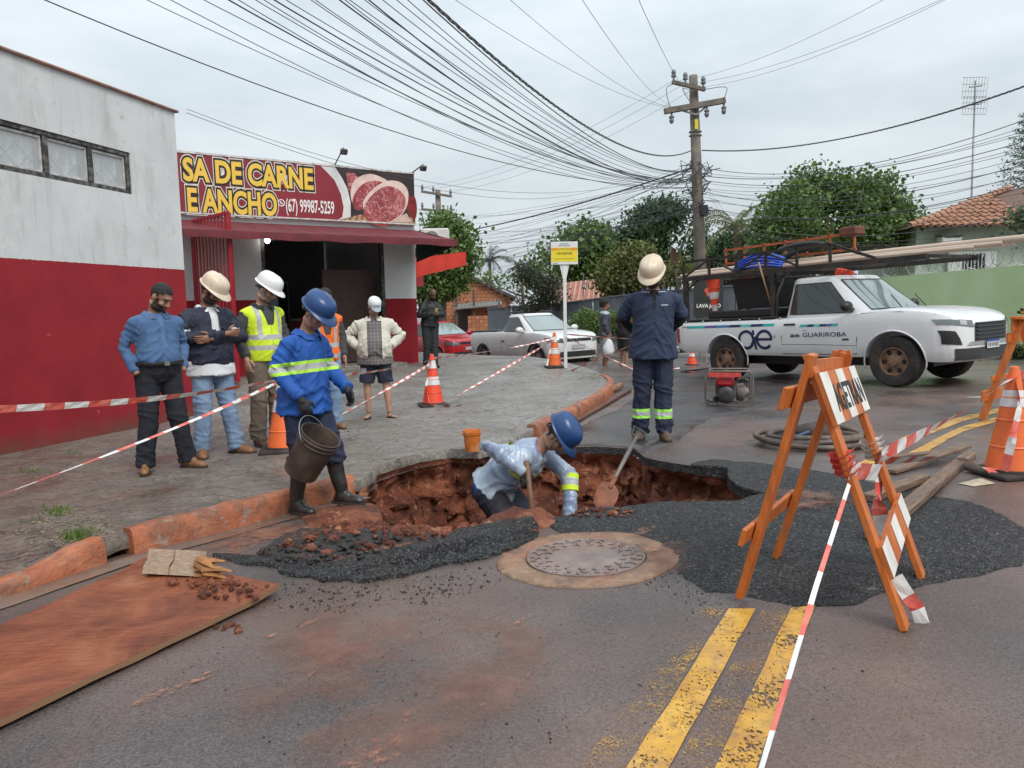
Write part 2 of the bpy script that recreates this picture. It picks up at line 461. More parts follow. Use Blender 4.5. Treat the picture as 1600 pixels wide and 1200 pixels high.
# outlines on the ground (photo pixel > ground)
def gp(l,dz=0.0):return[tuple(G(x,y,dz)[:2])for x,y in l]
rim_near=gp([(506,802),(530,818),(564,829),(630,833),(720,833),(780,824),(846,815),(890,808),(926,797),(986,795),(1040,788),(1100,787),(1145,786),(1193,773)])
rim_far=gp([(1160,763),(1142,751),(1136,734),(1100,730),(1055,724),(1010,715),(992,702),(950,699),(896,698),(840,700),(785,704)])
rim_pave=gp([(748,703),(705,701),(654,709),(610,722),(588,729),(580,742),(561,751)],.13)
rim_kerb=gp([(548,783)])
def rough_open(pts,amp,seed,step=.026):
 r=ragged(pts,step,amp,5.0,seed)
 k=max(1,int((Vector(pts[0])-Vector(pts[-1])).length/step))
 return r[:-k]+[tuple(pts[-1])]
NR=rough_open(rim_near,.022,1.0)
FR=rough_open(rim_far,.03,2.0)
PR=rough_open(rim_pave,.03,3.0)
KR=[tuple(p)for p in rim_kerb]
def dedupe(p):
 o=[]
 for q in p:
  if not o or(Vector(q)-Vector(o[-1])).length>.008:o.append(q)
 if(Vector(o[0])-Vector(o[-1])).length<.008:o.pop()
 return o
RIM=dedupe(NR+FR+PR+KR)
def is_pave_rim(p):return any(abs(p[0]-q[0])+abs(p[1]-q[1])<1e-6 for q in PR)
kerb_l=gp([(0,936),(90,907),(195,873),(330,836),(455,802),(556,775)])
k_dir=(Vector(kerb_l[-1])-Vector(kerb_l[0])).normalized()
k_start=Vector(kerb_l[0])-k_dir*7
kerb_r=gp([(762,699),(800,686),(842,668),(900,640),(938,620),(956,606),(961,596),(950,588),(925,582),(880,578),(800,574),(735,571)],.13)
_kn=Vector((-k_dir.y,k_dir.x))*.06
kerb_li=[tuple(Vector(p)+_kn)for p in kerb_l]
kerb_ri=[]
for i,p in enumerate(kerb_r):
 d=(Vector(kerb_r[min(i+1,len(kerb_r)-1)])-Vector(kerb_r[max(i-1,0)])).normalized();kerb_ri.append(tuple(Vector(p)+Vector((-d.y,d.x))*(.06 if i>1 else 0)))
SIDE=[tuple(k_start+_kn)]+kerb_li+PR[::-1]+kerb_ri+[(-3.4,26),(-24,30),(-24,k_start.y)]
SIDE=dedupe(SIDE)
def road_z(x,y):
 near=max(0,1-max(0,(abs(x)+abs(y-5)-10)/8))
 return gz(x,y)+near*(.010*noise.noise((x*.8,y*.8,0))+.004*noise.noise((x*2.6,y*2.6,3)))
def pave_z(x,y):
 a=sz(x,y)+.014*noise.noise((x*.9,y*.9,5))+.006*noise.noise((x*3.2,y*3.2,8))
 dq=(Vector((x,y))-Vector(kerb_l[0])).dot(k_dir);pe=(Vector((x,y))-Vector(kerb_l[0])).dot(Vector((-k_dir.y,k_dir.x)))
 a-=.085*sstep(.62,.12,dq)*sstep(1.6,0,pe)
 return a
far=420
road=sheet('road',[(-far,-30),(far,-30),(far,far),(-far,far)],road_z,M_ROAD,.3,holes=[RIM],bbox=(-6,9,1,13),kind='structure')
def wall_strip(name,line,ztop,zbot,m,inset=0.0):
 b=MB();n=len(line)
 vs=[]
 for(x,y)in line:vs.append((x,y,ztop(x,y)));vs.append((x,y,zbot(x,y)))
 b.add(vs,[(2*i,2*i+2,2*i+3,2*i+1)for i in range(n-1)])
 o=b.build(name,m,None);o['kind']='structure';return o
wall_strip('road_layer_edge',NR+FR,lambda x,y:road_z(x,y),lambda x,y:gz(x,y)-.07+.02*noise.noise((x*9,y*9,0)),M_PATCH)
pave=sheet('pavement',SIDE,pave_z,M_PAVE,.16,skirt=.085,kind='structure',bbox=(-9,4,1,22))
SPA,SPB=Vector((-.55,5.55)),Vector((.95,5.35))
DEPTH=1.08
def pit():
 b=MB();ring=RIM;N=len(ring);rows=64
 for r in range(rows+1):
  t=r/rows
  for(x,y)in ring:
   p=Vector((x,y));ab=SPB-SPA;u=max(0,min(1,(p-SPA).dot(ab)/ab.length_squared));q=SPA+ab*u
   pv=is_pave_rim((x,y))
   top=(sz(x,y)-.075)if pv else gz(x,y)-.062
   d=(q-p);L=d.length
   left=sstep(-.55,-1.2,x)*sstep(6.0,5.2,y)
   near=sstep(5.2,4.9,y)*(1-left)
   if t<.6:
    k=t/.6
    under=-.07*math.sin(min(1,k*3)*PI)if not(left>.5)else 0
    s=under/max(L,.2)+k**1.4*(.20+.42*left)
    z=top+(gz(q.x,q.y)-DEPTH*.9-top)*(k**(1.0-.1*near)if left<.3 else k**1.15)
   else:
    k=(t-.6)/.4;s0=.20+.42*left;s=s0+(1-s0)*k
    z=gz(q.x,q.y)-DEPTH*(.9+.1*k)
   pp=p+d*s
   v=Vector((pp.x,pp.y,z));env=sstep(0,.1,t)
   w=(noise.noise_vector(v*2.6)*.085+noise.noise_vector(v*6.5+Vector((3,1,2)))*.055+noise.noise_vector(v*17)*.032+noise.noise_vector(v*38)*.014)
   if t>.6:w.z*=1.3
   v=v+w*env*(1-.75*sstep(.85,1,t))
   cell=noise.cell(Vector((v.x*7,v.y*7,v.z*9)))
   v+=Vector((d.x,d.y,0)).normalized()*(cell-.5)*.06*env*(1-sstep(.6,.8,t))if L>1e-4 else Vector()
   b.v.append(tuple(v))
 for r in range(rows):
  for i in range(N):
   j=(i+1)%N;b.f.append((r*N+i,r*N+j,(r+1)*N+j,(r+1)*N+i));b.mi.append(0)
 o=b.build('excavated_pit',M_SOIL,None,180);o['kind']='structure';return o
pit()
def kerb(name,line,base,h,m,w=.13,lean=.02,dip=None,inward=1):
 line=[Vector((p[0],p[1]))for p in line];b=MB();n=len(line);prof=[(0,-.05),(0+.004,.55),(lean,.9),(lean+.02,1.0),(w*.5,1.02),(w,1.0),(w,-.05)]
 L=0
 for i,p in enumerate(line):
  d=(line[min(i+1,n-1)]-line[max(i-1,0)]).normalized();nn=Vector((-d.y,d.x))*inward
  if i:L+=(line[i]-line[i-1]).length
  hh=h(L,p)if callable(h)else h
  for(o,f)in prof:
   q=p+nn*o;jit=noise.noise((q.x*7,q.y*7,f*2))*.008+noise.noise((q.x*23,q.y*23,f*5))*.004
   b.v.append((q.x+nn.x*jit,q.y+nn.y*jit,base(q.x,q.y)+f*hh+jit))
 k=len(prof)
 for i in range(n-1):
  for j in range(k):b.f.append((i*k+j,(i+1)*k+j,(i+1)*k+(j+1)%k,i*k+(j+1)%k));b.mi.append(0)
 b.f.append(tuple(range(k)));b.mi.append(0);b.f.append(tuple((n-1)*k+j for j in range(k-1,-1,-1)));b.mi.append(0)
 o=b.build(name,m,None,50);o['kind']='structure';return o
def resample(pts,step):
 out=[];P=[Vector(p)for p in pts]
 for a,c in zip(P[:-1],P[1:]):
  k=max(1,int((c-a).length/step));out+=[a.lerp(c,j/k)for j in range(k)]
 return out+[P[-1]]
out_l=[Vector(p)-Vector((-k_dir.y,k_dir.x))*.012 for p in kerb_l]
kp=resample(out_l,.05)
i_gap=min(range(len(kp)),key=lambda i:(kp[i]-Vector(G(190,874)[:2])).length)
kerb('kerb',kp[i_gap+1:],gz,.158,M_KERB)
kerb('kerb',[k_start]+kp[:i_gap-1],gz,lambda L,p:.158-.08*sstep(.55,.12,(Vector(p)-Vector(kerb_l[0])).dot(k_dir)),M_KERB)
kerb('kerb',resample(smoothline([Vector(p)for p in kerb_r[2:]],6),.08),gz,.158,M_KERB,inward=1)
pb=MB();g0=G(190,866);_in=Vector((-k_dir.y,k_dir.x,0))
a0=Vector((g0 .x,g0 .y,gz(g0 .x,g0 .y)+.07))-_in*.02
ringp=[(a0+_in*(.35*j))for j in range(2)]
for rr,flip in((.055,0),(.047,1)):
 st=len(pb.v)
 pb.tube(ringp,rr,14,caps=False)
tag(pb.build('gutter_drain_pipe',mat('grey_drain_plastic',(.16,.14,.12),.6,var=.3),None,60),'short grey drain pipe mouth in the gap of the orange kerb','drain pipe')
gut=MB();gl=resample([k_start]+[Vector(p)for p in kerb_l],.2)
for i,p in enumerate(gl):
 nn=Vector((k_dir.y,-k_dir.x));e=.17+.015*noise.noise((p.x*3,p.y*3,0))
 for o in(0,e):q=p+nn*o;gut.v.append((q.x,q.y,road_z(q.x,q.y)+.006))
gut.f=[(2*i,2*i+1,2*i+3,2*i+2)for i in range(len(gl)-1)];gut.mi=[0]*len(gut.f)
_k=Mt('muddy_gutter');_k.set('Base Color',_k.ramp(_k.noise(3,6,.6),[(.3,(.12,.085,.07)),(.55,(.20,.135,.105)),(.75,(.36,.15,.075))]));_k.set('Roughness',_k.ramp(_k.noise(2,3),[(.35,.18),(.65,.55)]));_k.bump(_k.noise(30,4),.4,.01)
o=gut.build('gutter',_k.m);o['kind']='structure'
patch_px=[(846,815),(890,808),(926,797),(986,795),(1040,788),(1100,787),(1145,786),(1193,773),(1160,763),(1142,751),(1136,734),(1100,730),(1075,727),(1110,718),(1180,722),(1260,733),(1340,748),(1430,768),(1520,785),(1585,812),(1612,850),(1590,880),(1510,905),(1420,925),(1330,945),(1262,951),(1180,940),(1110,922),(1070,900),(1050,880),(1020,856),(985,842),(940,836),(900,836),(862,838)]
pxy=gp(patch_px)
rim_part=[p for p in RIM]
pol=ragged(pxy[14:],.05,.035,3.0,4.0)
iA=min(range(len(NR)),key=lambda i:(Vector(NR[i])-Vector(pxy[0])).length)
iB=min(range(len(FR)),key=lambda i:(Vector(FR[i])-Vector(pxy[12])).length)
rim_seg=dedupe(NR[iA:]+FR[:iB])
tail=[]
for a,c in zip(pxy[12:],pxy[13:]):
 k=max(1,int((Vector(c)-Vector(a)).length/.05));tail+=[Vector(a).lerp(Vector(c),j/k)for j in range(k)]
tail=[(p.x+.04*noise.noise((p.x*4,p.y*4,1))+.03*noise.noise((p.x*13,p.y*13,1)),p.y+.04*noise.noise((p.x*4,p.y*4,9))+.03*noise.noise((p.x*13,p.y*13,9)))for p in tail]
PATCH=dedupe(rim_seg+tail[1:])
_pe=np.array([tuple(p)for p in tail])
def patch_z(x,y):
 d_=float(np.sqrt(((_pe-(x,y))**2).sum(1).min()));return road_z(x,y)+.003+.016*sstep(0,.22,d_)+(.3+.7*sstep(0,.1,d_))*.9*(.008*noise.noise((x*3,y*3,2))+.006*noise.noise((x*11,y*11,4))+.005*noise.noise((x*30,y*30,4)))
o=sheet('fresh_asphalt_patch',PATCH,patch_z,M_PATCH,.032,skirt=.03,kind='structure')
dark_px=[(838,697),(900,670),(965,640),(1010,612),(1075,590),(1130,585),(1240,600),(1245,622),(1180,640),(1110,655),(1085,668),(1060,690),(1010,708),(992,701),(950,698),(896,697)]
o=sheet('dark_asphalt_strip',ragged(gp(dark_px),.1,.04,2.0,8.0),lambda x,y:road_z(x,y)+.007,M_DARK,.3,skirt=.01,kind='structure')
slab_px=[(846,834),(825,826),(780,832),(735,842),(690,854),(640,868),(590,876),(530,884),(480,880),(420,872),(370,868),(330,872),(380,884),(430,890),(470,902),(510,910),(560,911),(600,906),(640,898),(690,887),(730,880),(768,874),(800,860),(830,848)]
SL=ragged(gp(slab_px),.02,.035,8.0,3.0)
_crk=np.array([tuple(q)for q in resample([Vector(q)for q in gp([(560,897),(610,888),(650,886),(690,872),(720,874),(760,858),(800,852),(838,838)])],.012)]);_crk+=np.array([[.018*noise.noise((q[0]*14,q[1]*14,0)),.018*noise.noise((q[0]*14,q[1]*14,5))]for q in _crk])
_low=np.array([tuple(q)for q in resample([Vector(q)for q in gp([(470,902),(560,911),(640,898),(768,874),(846,840)])],.02)])
s_top=[Vector(p)for p in gp([(330,872),(480,880),(590,876),(690,854),(780,830),(846,832)])]
def dist_poly(p,line):
 best=9;p=Vector(p)
 for a,c in zip(line[:-1],line[1:]):
  ab=c-a;t=max(0,min(1,(p-a).dot(ab)/ab.length_squared));best=min(best,(p-a-ab*t).length)
 return best
def slab_z(x,y):
 dl=float(np.sqrt(((_low-(x,y))**2).sum(1).min()));dc=float(np.sqrt(((_crk-(x,y))**2).sum(1).min()))
 hump=sstep(-1.3,-.2,x)*(.012+.05*sstep(.05,.16,dl))-.04*sstep(.022,.004,dc)
 return road_z(x,y)+.014+hump+.016*noise.noise((x*5,y*5,1))+.012*noise.noise((x*16,y*16,3))+.008*noise.noise((x*40,y*40,3))
o=sheet('lifted_asphalt_slab',SL,slab_z,M_PATCH,.02,skirt=.05,kind='structure')
rub_px=[(400,868),(430,852),(470,834),(520,826),(570,834),(640,838),(720,838),(780,828),(800,830),(740,842),(690,856),(640,870),(580,880),(500,884),(440,880)]
k=Mt('mixed_rubble')
_c=k.ramp(k.noise(26,5,.7),[(.38,(.022,.02,.02)),(.5,(.06,.035,.028)),(.58,(.22,.075,.045)),(.72,(.34,.14,.09))])
_pl=k.ramp(k.noise(3.0,5,.6),[(.42,0.0),(.6,.9)])
k.set('Base Color',k.mix(_pl,k.ramp(k.noise(60,3),[(.3,(.015,.015,.016)),(.7,(.07,.065,.065))]),_c));k.set('Roughness',.7);k.bump(k.noise(45,6,.7),1.0,.03)
M_RUB=k.m
o=sheet('rubble_bed',ragged(gp(rub_px),.04,.03,5.0,5.0),lambda x,y:road_z(x,y)+.022+.022*noise.noise((x*7,y*7,2))+.014*noise.noise((x*21,y*21,2)),M_RUB,.03,skirt=.05)
tag(o,'black asphalt crumbs and red earth rubble before the pit','rubble',kind='stuff')
mound_px=[(470,812),(500,795),(540,778),(560,772),(585,790),(600,815),(600,832),(560,834),(520,832),(485,826)]
mc=Vector(G(545,806)[:2])
o=sheet('earth_mound',ragged(gp(mound_px),.04,.03,4.0,9.0),lambda x,y:road_z(x,y)-.02+.075*sstep(.5,0,(Vector((x,y))-mc).length)+.02*noise.noise((x*8,y*8,3))+.012*noise.noise((x*22,y*22,3)),M_SOIL,.03,skirt=.14)
tag(o,'low mound of red earth at the pit edge by the black boots','earth',kind='stuff')
def blob_mesh(seed,sub=2,amp=.45):
 bm=bmesh.new();bmesh.ops.create_icosphere(bm,subdivisions=sub,radius=1.0)
 for v in bm.verts:
  n=v.co.normalized();v.co=n*(1+amp*noise.noise(n*1.6+Vector((seed,0,seed*2)))+amp*.5*noise.noise(n*4+Vector((0,seed,0))))
 vs=[v.co.copy()for v in bm.verts];fs=[tuple(v.index for v in f.verts)for f in bm.faces];bm.free();return vs,fs
BL1=[blob_mesh(s*3.7,1)for s in range(6)];BL2=[blob_mesh(s*5.1+2,2)for s in range(5)]
def scatter(name,spots,m,label,cat,hi=False,smooth=None):
 b=MB();r=random.Random(hash(name)%1000 if False else len(name))
 for(x,y,z,s)in spots:
  vs,fs=r.choice(BL2 if hi else BL1);a=r.uniform(0,6.28);R=Matrix.Rotation(a,3,'Z')@Matrix.Rotation(r.uniform(0,6),3,'X')
  sx,sy,s2=s*r.uniform(.8,1.4),s*r.uniform(.7,1.2),s*r.uniform(.5,.9)
  b.add([Vector((x,y,z))+Matrix.Rotation(a,3,'Z')@Vector(((R@v).x*sx,(R@v).y*sy,(R@v).z*s2))for v in vs],fs)
 o=b.build(name,m,None,smooth);return tag(o,label,cat,kind='stuff')
def in_px(poly_px,n,smin,smax,dz=0.0,zf=road_z,pw=2.0):
 out=[];xs=[p[0]for p in poly_px];ys=[p[1]for p in poly_px]
 P=poly_px
 def ins(x,y):
  c=False;j=len(P)-1
  for i in range(len(P)):
   if(P[i][1]>y)!=(P[j][1]>y)and x<(P[j][0]-P[i][0])*(y-P[i][1])/(P[j][1]-P[i][1])+P[i][0]:c=not c
   j=i
  return c
 while len(out)<n:
  x,y=rnd.uniform(min(xs),max(xs)),rnd.uniform(min(ys),max(ys))
  if ins(x,y):
   g=G(x,y,dz);s=smin+(smax-smin)*rnd.random()**pw
   out.append((g.x,g.y,zf(g.x,g.y)+s*.3,s))
 return out
M_CRUMB=mat('asphalt_crumbs',(.022,.02,.02),.6,var=.4,vs=40,bump=.6,bs=80)
sp=in_px([(430,905),(520,915),(640,905),(770,882),(790,905),(700,940),(560,960),(430,950),(370,920)],520,.002,.008,pw=3)
sp+=in_px([(400,870),(480,845),(640,850),(690,870),(560,900),(440,885)],160,.006,.028,zf=lambda x,y:road_z(x,y)+.03)
sp+=in_px([(300,880),(1500,930),(1250,1180),(420,1190),(250,1000)],520,.0012,.0045,pw=3)
sp+=in_px([(1000,860),(1060,890),(1140,930),(1120,960),(1010,920)],160,.002,.006)
scatter('asphalt_crumbs',sp,M_CRUMB,'black asphalt crumbs strewn over the wet road','crumbs')
M_CLOD=mk_soil('red_clay_clods')
sp=in_px([(440,862),(480,838),(560,836),(700,842),(690,858),(560,880),(470,880)],80,.006,.030,zf=lambda x,y:road_z(x,y)+.035)
sp+=in_px([(500,812),(560,800),(600,828),(700,833),(840,820),(840,834),(700,842),(520,836)],200,.008,.036,zf=lambda x,y:road_z(x,y)+.012)
sp+=in_px([(890,806),(930,800),(1000,802),(980,815),(900,815)],34,.006,.022,zf=lambda x,y:patch_z(x,y)+.004)
sp+=in_px([(1190,770),(1330,780),(1320,800),(1200,795)],16,.004,.014,zf=patch_z)
sp+=in_px([(330,972),(385,975),(380,990),(335,985)],14,.008,.024)
sp+=in_px([(560,826),(640,832),(760,826),(850,812),(860,820),(780,836),(640,842),(560,838)],160,.008,.04,zf=lambda x,y:road_z(x,y)+.005)
scatter('red_clay_clods',sp,M_CLOD,'broken red clay clods along the rim of the pit','clods',hi=True)
sp=[]
for i in range(150):
 t=rnd.random();q=SPA.lerp(SPB,rnd.uniform(-.35,1.3));x,y=q.x+rnd.gauss(0,.2),q.y+rnd.gauss(0,.42)
 sp.append((x,y,gz(x,y)-DEPTH+rnd.uniform(.0,.12),.03+.09*rnd.random()**2))
scatter('pit_floor_lumps',sp,M_CLOD,'loose lumps of red clay on the pit floor','clods',hi=True)
hp=gp([(745,822),(790,805),(840,800),(868,806),(862,822),(820,830),(770,832)])
o=sheet('dug_clay_heap',ragged(hp,.03,.03,6.0,2.0),lambda x,y:road_z(x,y)-.02+.10*sstep(.40,0,(Vector((x,y))-Vector(G(812,816)[:2])).length)+.035*noise.noise((x*9,y*9,6))+.015*noise.noise((x*25,y*25,6)),M_CLOD,.025,skirt=.3)
tag(o,'heap of pinkish red clay on the pit lip before the digging worker','earth',kind='stuff')
mh=G(915,872);MHZ=road_z(mh.x,mh.y)
ringp=[(mh.x+(.465+.05*noise.noise((math.cos(a)*1.2,math.sin(a)*1.2,4)))*math.cos(a),mh.y+(.45+.04*noise.noise((math.cos(a)*1.6,math.sin(a)*1.6,1)))*math.sin(a))for a in[2*PI*i/90 for i in range(90)]]
lid_hole=[(mh.x+.318*math.cos(2*PI*i/60),mh.y+.318*math.sin(2*PI*i/60))for i in range(60)]
mt=thing('manhole','round iron manhole cover set in a cracked ochre concrete collar','manhole')
o=sheet('concrete_collar',ringp,lambda x,y:road_z(x,y)+.009+.004*noise.noise((x*9,y*9,0)),M_RING,.06,holes=[lid_hole],skirt=.05,parent=mt)
b=MB();c0=Vector((mh.x,mh.y,gz(mh.x,mh.y)+.008));tilt=Matrix.Translation(c0)@Vector((-.03,.02,1)).to_track_quat('Z','Y').to_matrix().to_4x4()
b.lathe([(0.0,.004),(.15,.004),(.165,.001),(.295,.001),(.300,.006),(.309,.006),(.311,-.03)],64,tilt)
lid=b.build('cover',M_LID,mt,30)
b=MB()
for rr,cnt in((.20,18),(.245,22),(.278,26)):
 for i in range(cnt):
  a=2*PI*(i+.5*(rr>.22))/cnt;R=Matrix.Rotation(a+(0.6 if i%2 else-.5),4,'Z')
  L=.034 if i%3 else .022
  mm=tilt@Matrix.Translation((rr*math.cos(a),rr*math.sin(a),.005))@R
  bb=MB().box((0,0,0),(L,.009,.007),None,0,.002).box((L*.45,.010,0),(.009,.024,.007),None,0,.002)
  b.add([mm@Vector(v)for v in bb.v],bb.f)
b.build('raised_marks',M_LID,lid)['kind']='stuff'
def paint(name,lo,hi,thr,soft=.06,fine=60.):
 k=Mt(name);c=k.ramp(k.noise(8,5),[(.3,(.46,.215,.022)),(.55,(.64,.345,.045)),(.75,(.70,.44,.10))])
 c=k.mix(k.ramp(k.noise(3,6,.65),[(.42,0.0),(.7,.7)]),c,(.36,.20,.10));c=k.mix(k.ramp(k.noise(24,5,.7),[(.5,0.0),(.68,.6)]),c,(.22,.14,.09))
 k.set('Base Color',c);k.set('Roughness',.45);k.bump(k.noise(120,2),.35,.006)
 n=k.math('ADD',k.math('MULTIPLY',k.noise(fine,4,.7,k.co((1,.7,1),(0,0,.55))),.6),k.math('MULTIPLY',k.noise(5,4),.4))
 f=k.ramp(n,[(thr,0.0),(thr+soft,1.0)])
 t=k.n.new('ShaderNodeBsdfTransparent');mx=k.n.new('ShaderNodeMixShader')
 k.l.new(f,mx.inputs[0]);k.l.new(t.outputs[0],mx.inputs[1]);k.l.new(k.b.outputs[0],mx.inputs[2]);k.l.new(mx.outputs[0],k.out.inputs['Surface'])
 return k.m
M_YEL=paint('worn_yellow_paint',0,0,.415,.05,85.);M_GHOST=paint('flaked_old_yellow_paint',0,0,.515,.14,130.)
def stripe(name,l_px,r_px,m,lift=.004,ext=True):
 L=[Vector(p)for p in gp(l_px)];R=[Vector(p)for p in gp(r_px)]
 if ext:L.insert(0,L[0]+(L[0]-L[1]).normalized()*3);R.insert(0,R[0]+(R[0]-R[1]).normalized()*3)
 b=MB();n=len(L);K=14;rows=[]
 for i in range(n-1):
  for j in range(K+(i==n-2)):
   t=j/K;a,c=L[i].lerp(L[i+1],t),R[i].lerp(R[i+1],t);wob=.006*noise.noise((a.x*5,a.y*5,1))
   rows.append((a+Vector((wob,0)),c+Vector((wob*.6,0))))
 for a,c in rows:
  for s in range(4):q=a.lerp(c,s/3);b.v.append((q.x,q.y,road_z(q.x,q.y)+lift))
 for i in range(len(rows)-1):
  for s in range(3):b.f.append((i*4+s,i*4+s+1,i*4+s+5,i*4+s+4));b.mi.append(0)
 o=b.build(name,m);o['kind']='structure';return o
stripe('road_marking',[(984,1196),(1139,952)],[(1049,1196),(1181,952)],M_YEL)
stripe('road_marking',[(1120,1196),(1235,952)],[(1184,1196),(1273,948)],M_YEL)
stripe('faded_road_marking',[(912,1196),(1077,968),(1092,950)],[(982,1196),(1128,962),(1136,950)],M_GHOST,.0045)
stripe('faded_road_marking',[(1056,1196),(1190,955)],[(1118,1196),(1232,955)],M_GHOST,.0045)
stripe('road_marking',[(1335,728),(1409,685),(1497,653),(1556,639),(1640,622)],[(1350,734),(1424,691),(1503,659),(1558,645),(1640,628)],M_YEL,.004,False)
stripe('road_marking',[(1398,716),(1436,700),(1497,669),(1556,652),(1640,636)],[(1412,722),(1448,706),(1505,675),(1560,658),(1640,642)],M_YEL,.004,False)
b=MB();q=[G(1497,757),(G(1522,762)),G(1555,757),G(1532,748)]
b.quad(*[Vector((p.x,p.y,road_z(p.x,p.y)+.005))for p in q]);o=b.build('painted_mark',mat('worn_cream_paint',(.55,.47,.34),.6,var=.3,vs=30));o['kind']='structure'
def splat(px,py,L,W,ang,seed):
 g=G(px,py);c=Vector((g.x,g.y));pts=[]
 for i in range(26):
  a=2*PI*i/26;r=1+.55*noise.noise((math.cos(a)*2,math.sin(a)*2,seed))+.25*noise.noise((math.cos(a)*6,math.sin(a)*6,seed))
  v=Vector((math.cos(a)*L*r,math.sin(a)*W*r));v.rotate(Matrix.Rotation(ang,2));pts.append(c+v)
 return[(p.x,p.y)for p in pts]
k=Mt('smeared_red_mud');k.set('Base Color',k.ramp(k.noise(30,5),[(.35,(.27,.085,.05)),(.6,(.44,.20,.13)),(.75,(.52,.28,.18))]));k.set('Roughness',.6);k.bump(k.noise(60,4),.6,.01)
_f=k.ramp(k.noise(30,6,.75),[(.46,0.0),(.64,.8)]);_t=k.n.new('ShaderNodeBsdfTransparent');_mx=k.n.new('ShaderNodeMixShader')
k.l.new(_f,_mx.inputs[0]);k.l.new(_t.outputs[0],_mx.inputs[1]);k.l.new(k.b.outputs[0],_mx.inputs[2]);k.l.new(_mx.outputs[0],k.out.inputs['Surface'])
M_SMEAR=k.m
sm=MB()
for i,(x,y,L,W)in enumerate([(236,1090,.07,.03),(325,1056,.07,.02),(417,998,.05,.02),(482,976,.05,.018),(578,1186,.11,.06),(812,972,.06,.010),(755,1040,.05,.008),(840,1045,.07,.010),(755,1100,.03,.012),(790,1096,.02,.012),(300,1068,.1,.03),(1005,840,.13,.035),(1260,795,.12,.03),(1020,865,.08,.05),(610,882,.14,.025),(1215,740,.12,.02),(430,838,.3,.08),(360,865,.3,.05),(480,1060,.06,.01),(640,1120,.05,.02)]):
 pts=splat(x,y,L,W,.98 if i not in(12,14,16)else .5,i*1.7);g=G(x,y)
 up=.034 if 940<x<1320 and y<900 and x>1000 else .006
 if i==14:up=.10
 sm.add([(p[0],p[1],road_z(p[0],p[1])+up)for p in pts],[tuple(range(len(pts)))])
tag(sm.build('mud_smears',M_SMEAR),'dried splashes of red mud smeared along the road','mud',kind='stuff')
def film(name,px,amt,seed,lift,scale=3.0):
 k=Mt(name);k.set('Base Color',k.ramp(k.noise(9,5),[(.35,(.20,.075,.045)),(.7,(.34,.155,.10))]));k.set('Roughness',.4);k.bump(k.noise(90,3),.3,.006)
 f=k.ramp(k.noise(scale,7,.68,k.co(loc=(seed,2,0))),[(.40,0.0),(.62,amt)]);ux_=k.axis('Z')
 at_=k.n.new('ShaderNodeAttribute');at_.attribute_name='fade';f=k.math('MULTIPLY',f,at_.outputs['Fac'])
 t=k.n.new('ShaderNodeBsdfTransparent');mx=k.n.new('ShaderNodeMixShader');k.l.new(f,mx.inputs[0]);k.l.new(t.outputs[0],mx.inputs[1]);k.l.new(k.b.outputs[0],mx.inputs[2]);k.l.new(mx.outputs[0],k.out.inputs['Surface'])
 poly=gp(px);o=sheet(name,ragged(poly,.08,.03,3,seed),lambda x,y:road_z(x,y)+lift,k.m,.07)
 edge=np.array([tuple(q)for q in resample([Vector(q)for q in poly]+[Vector(poly[0])],.04)]);me=o.data;a=me.attributes.new('fade','FLOAT','POINT')
 a.data.foreach_set('value',[sstep(.02,.22,float(np.sqrt(((edge-(v.co.x,v.co.y))**2).sum(1).min())))for v in me.vertices]);return tag(o,None,None,None,'stuff')
tag(film('mud_film_by_kerb',[(250,868),(360,830),(470,800),(520,800),(500,830),(440,850),(400,872),(330,890)],.85,1.0,.0085,4.0),'film of red mud on the road between the kerb and the rubble','mud')
tag(film('mud_film_by_manhole',[(985,842),(1030,838),(1090,850),(1090,905),(1020,925),(960,935),(985,900)],.8,4.0,.026,5.0),'film of red mud smeared beside the manhole collar','mud')
tag(film('mud_film_on_lane',[(380,1000),(520,930),(700,930),(900,980),(880,1100),(700,1230),(420,1230),(300,1130)],.45,7.0,.0072,2.2),'faint red mud film on the lane in front of the pit','mud')
tag(film('mud_film_at_patch',[(1180,765),(1330,770),(1350,800),(1260,815),(1170,800)],.6,9.0,.040,5.0),'red mud film on the black asphalt behind the barricade','mud')
# buildings
def Z(p,z):return Vector((p[0],p[1],z))
def wall_open(b,o,u,n,L,z0,z1,opens,th,mi=0):
 """wall from o along u (length L), front face towards n, with rectangular openings (s0,s1,za,zb)"""
 ss=sorted({0,L,*[q for w in opens for q in w[:2]]});zs=sorted({z0,z1,*[q for w in opens for q in w[2:4]]})
 o,u,n=Vector(o),Vector(u),Vector(n)
 P=lambda s,z,d:Vector((o.x+u.x*s-n.x*d,o.y+u.y*s-n.y*d,z))
 for s0,s1 in zip(ss[:-1],ss[1:]):
  for a,c in zip(zs[:-1],zs[1:]):
   if any(w[0]<=s0+1e-6 and s1<=w[1]+1e-6 and w[2]<=a+1e-6 and c<=w[3]+1e-6 for w in opens):continue
   b.quad(P(s0,a,0),P(s1,a,0),P(s1,c,0),P(s0,c,0),mi);b.quad(P(s0,a,th),P(s0,c,th),P(s1,c,th),P(s1,a,th),mi)
 for(s0,s1,a,c)in opens:
  b.quad(P(s0,a,0),P(s0,c,0),P(s0,c,th),P(s0,a,th),mi);b.quad(P(s1,a,0),P(s1,a,th),P(s1,c,th),P(s1,c,0),mi)
  b.quad(P(s0,c,0),P(s1,c,0),P(s1,c,th),P(s0,c,th),mi);b.quad(P(s0,a,0),P(s0,a,th),P(s1,a,th),P(s1,a,0),mi)
 for s in(0,L):b.quad(P(s,z0,0),P(s,z1,0),P(s,z1,th),P(s,z0,th),mi)
 b.quad(P(0,z1,0),P(L,z1,0),P(L,z1,th),P(0,z1,th),mi)
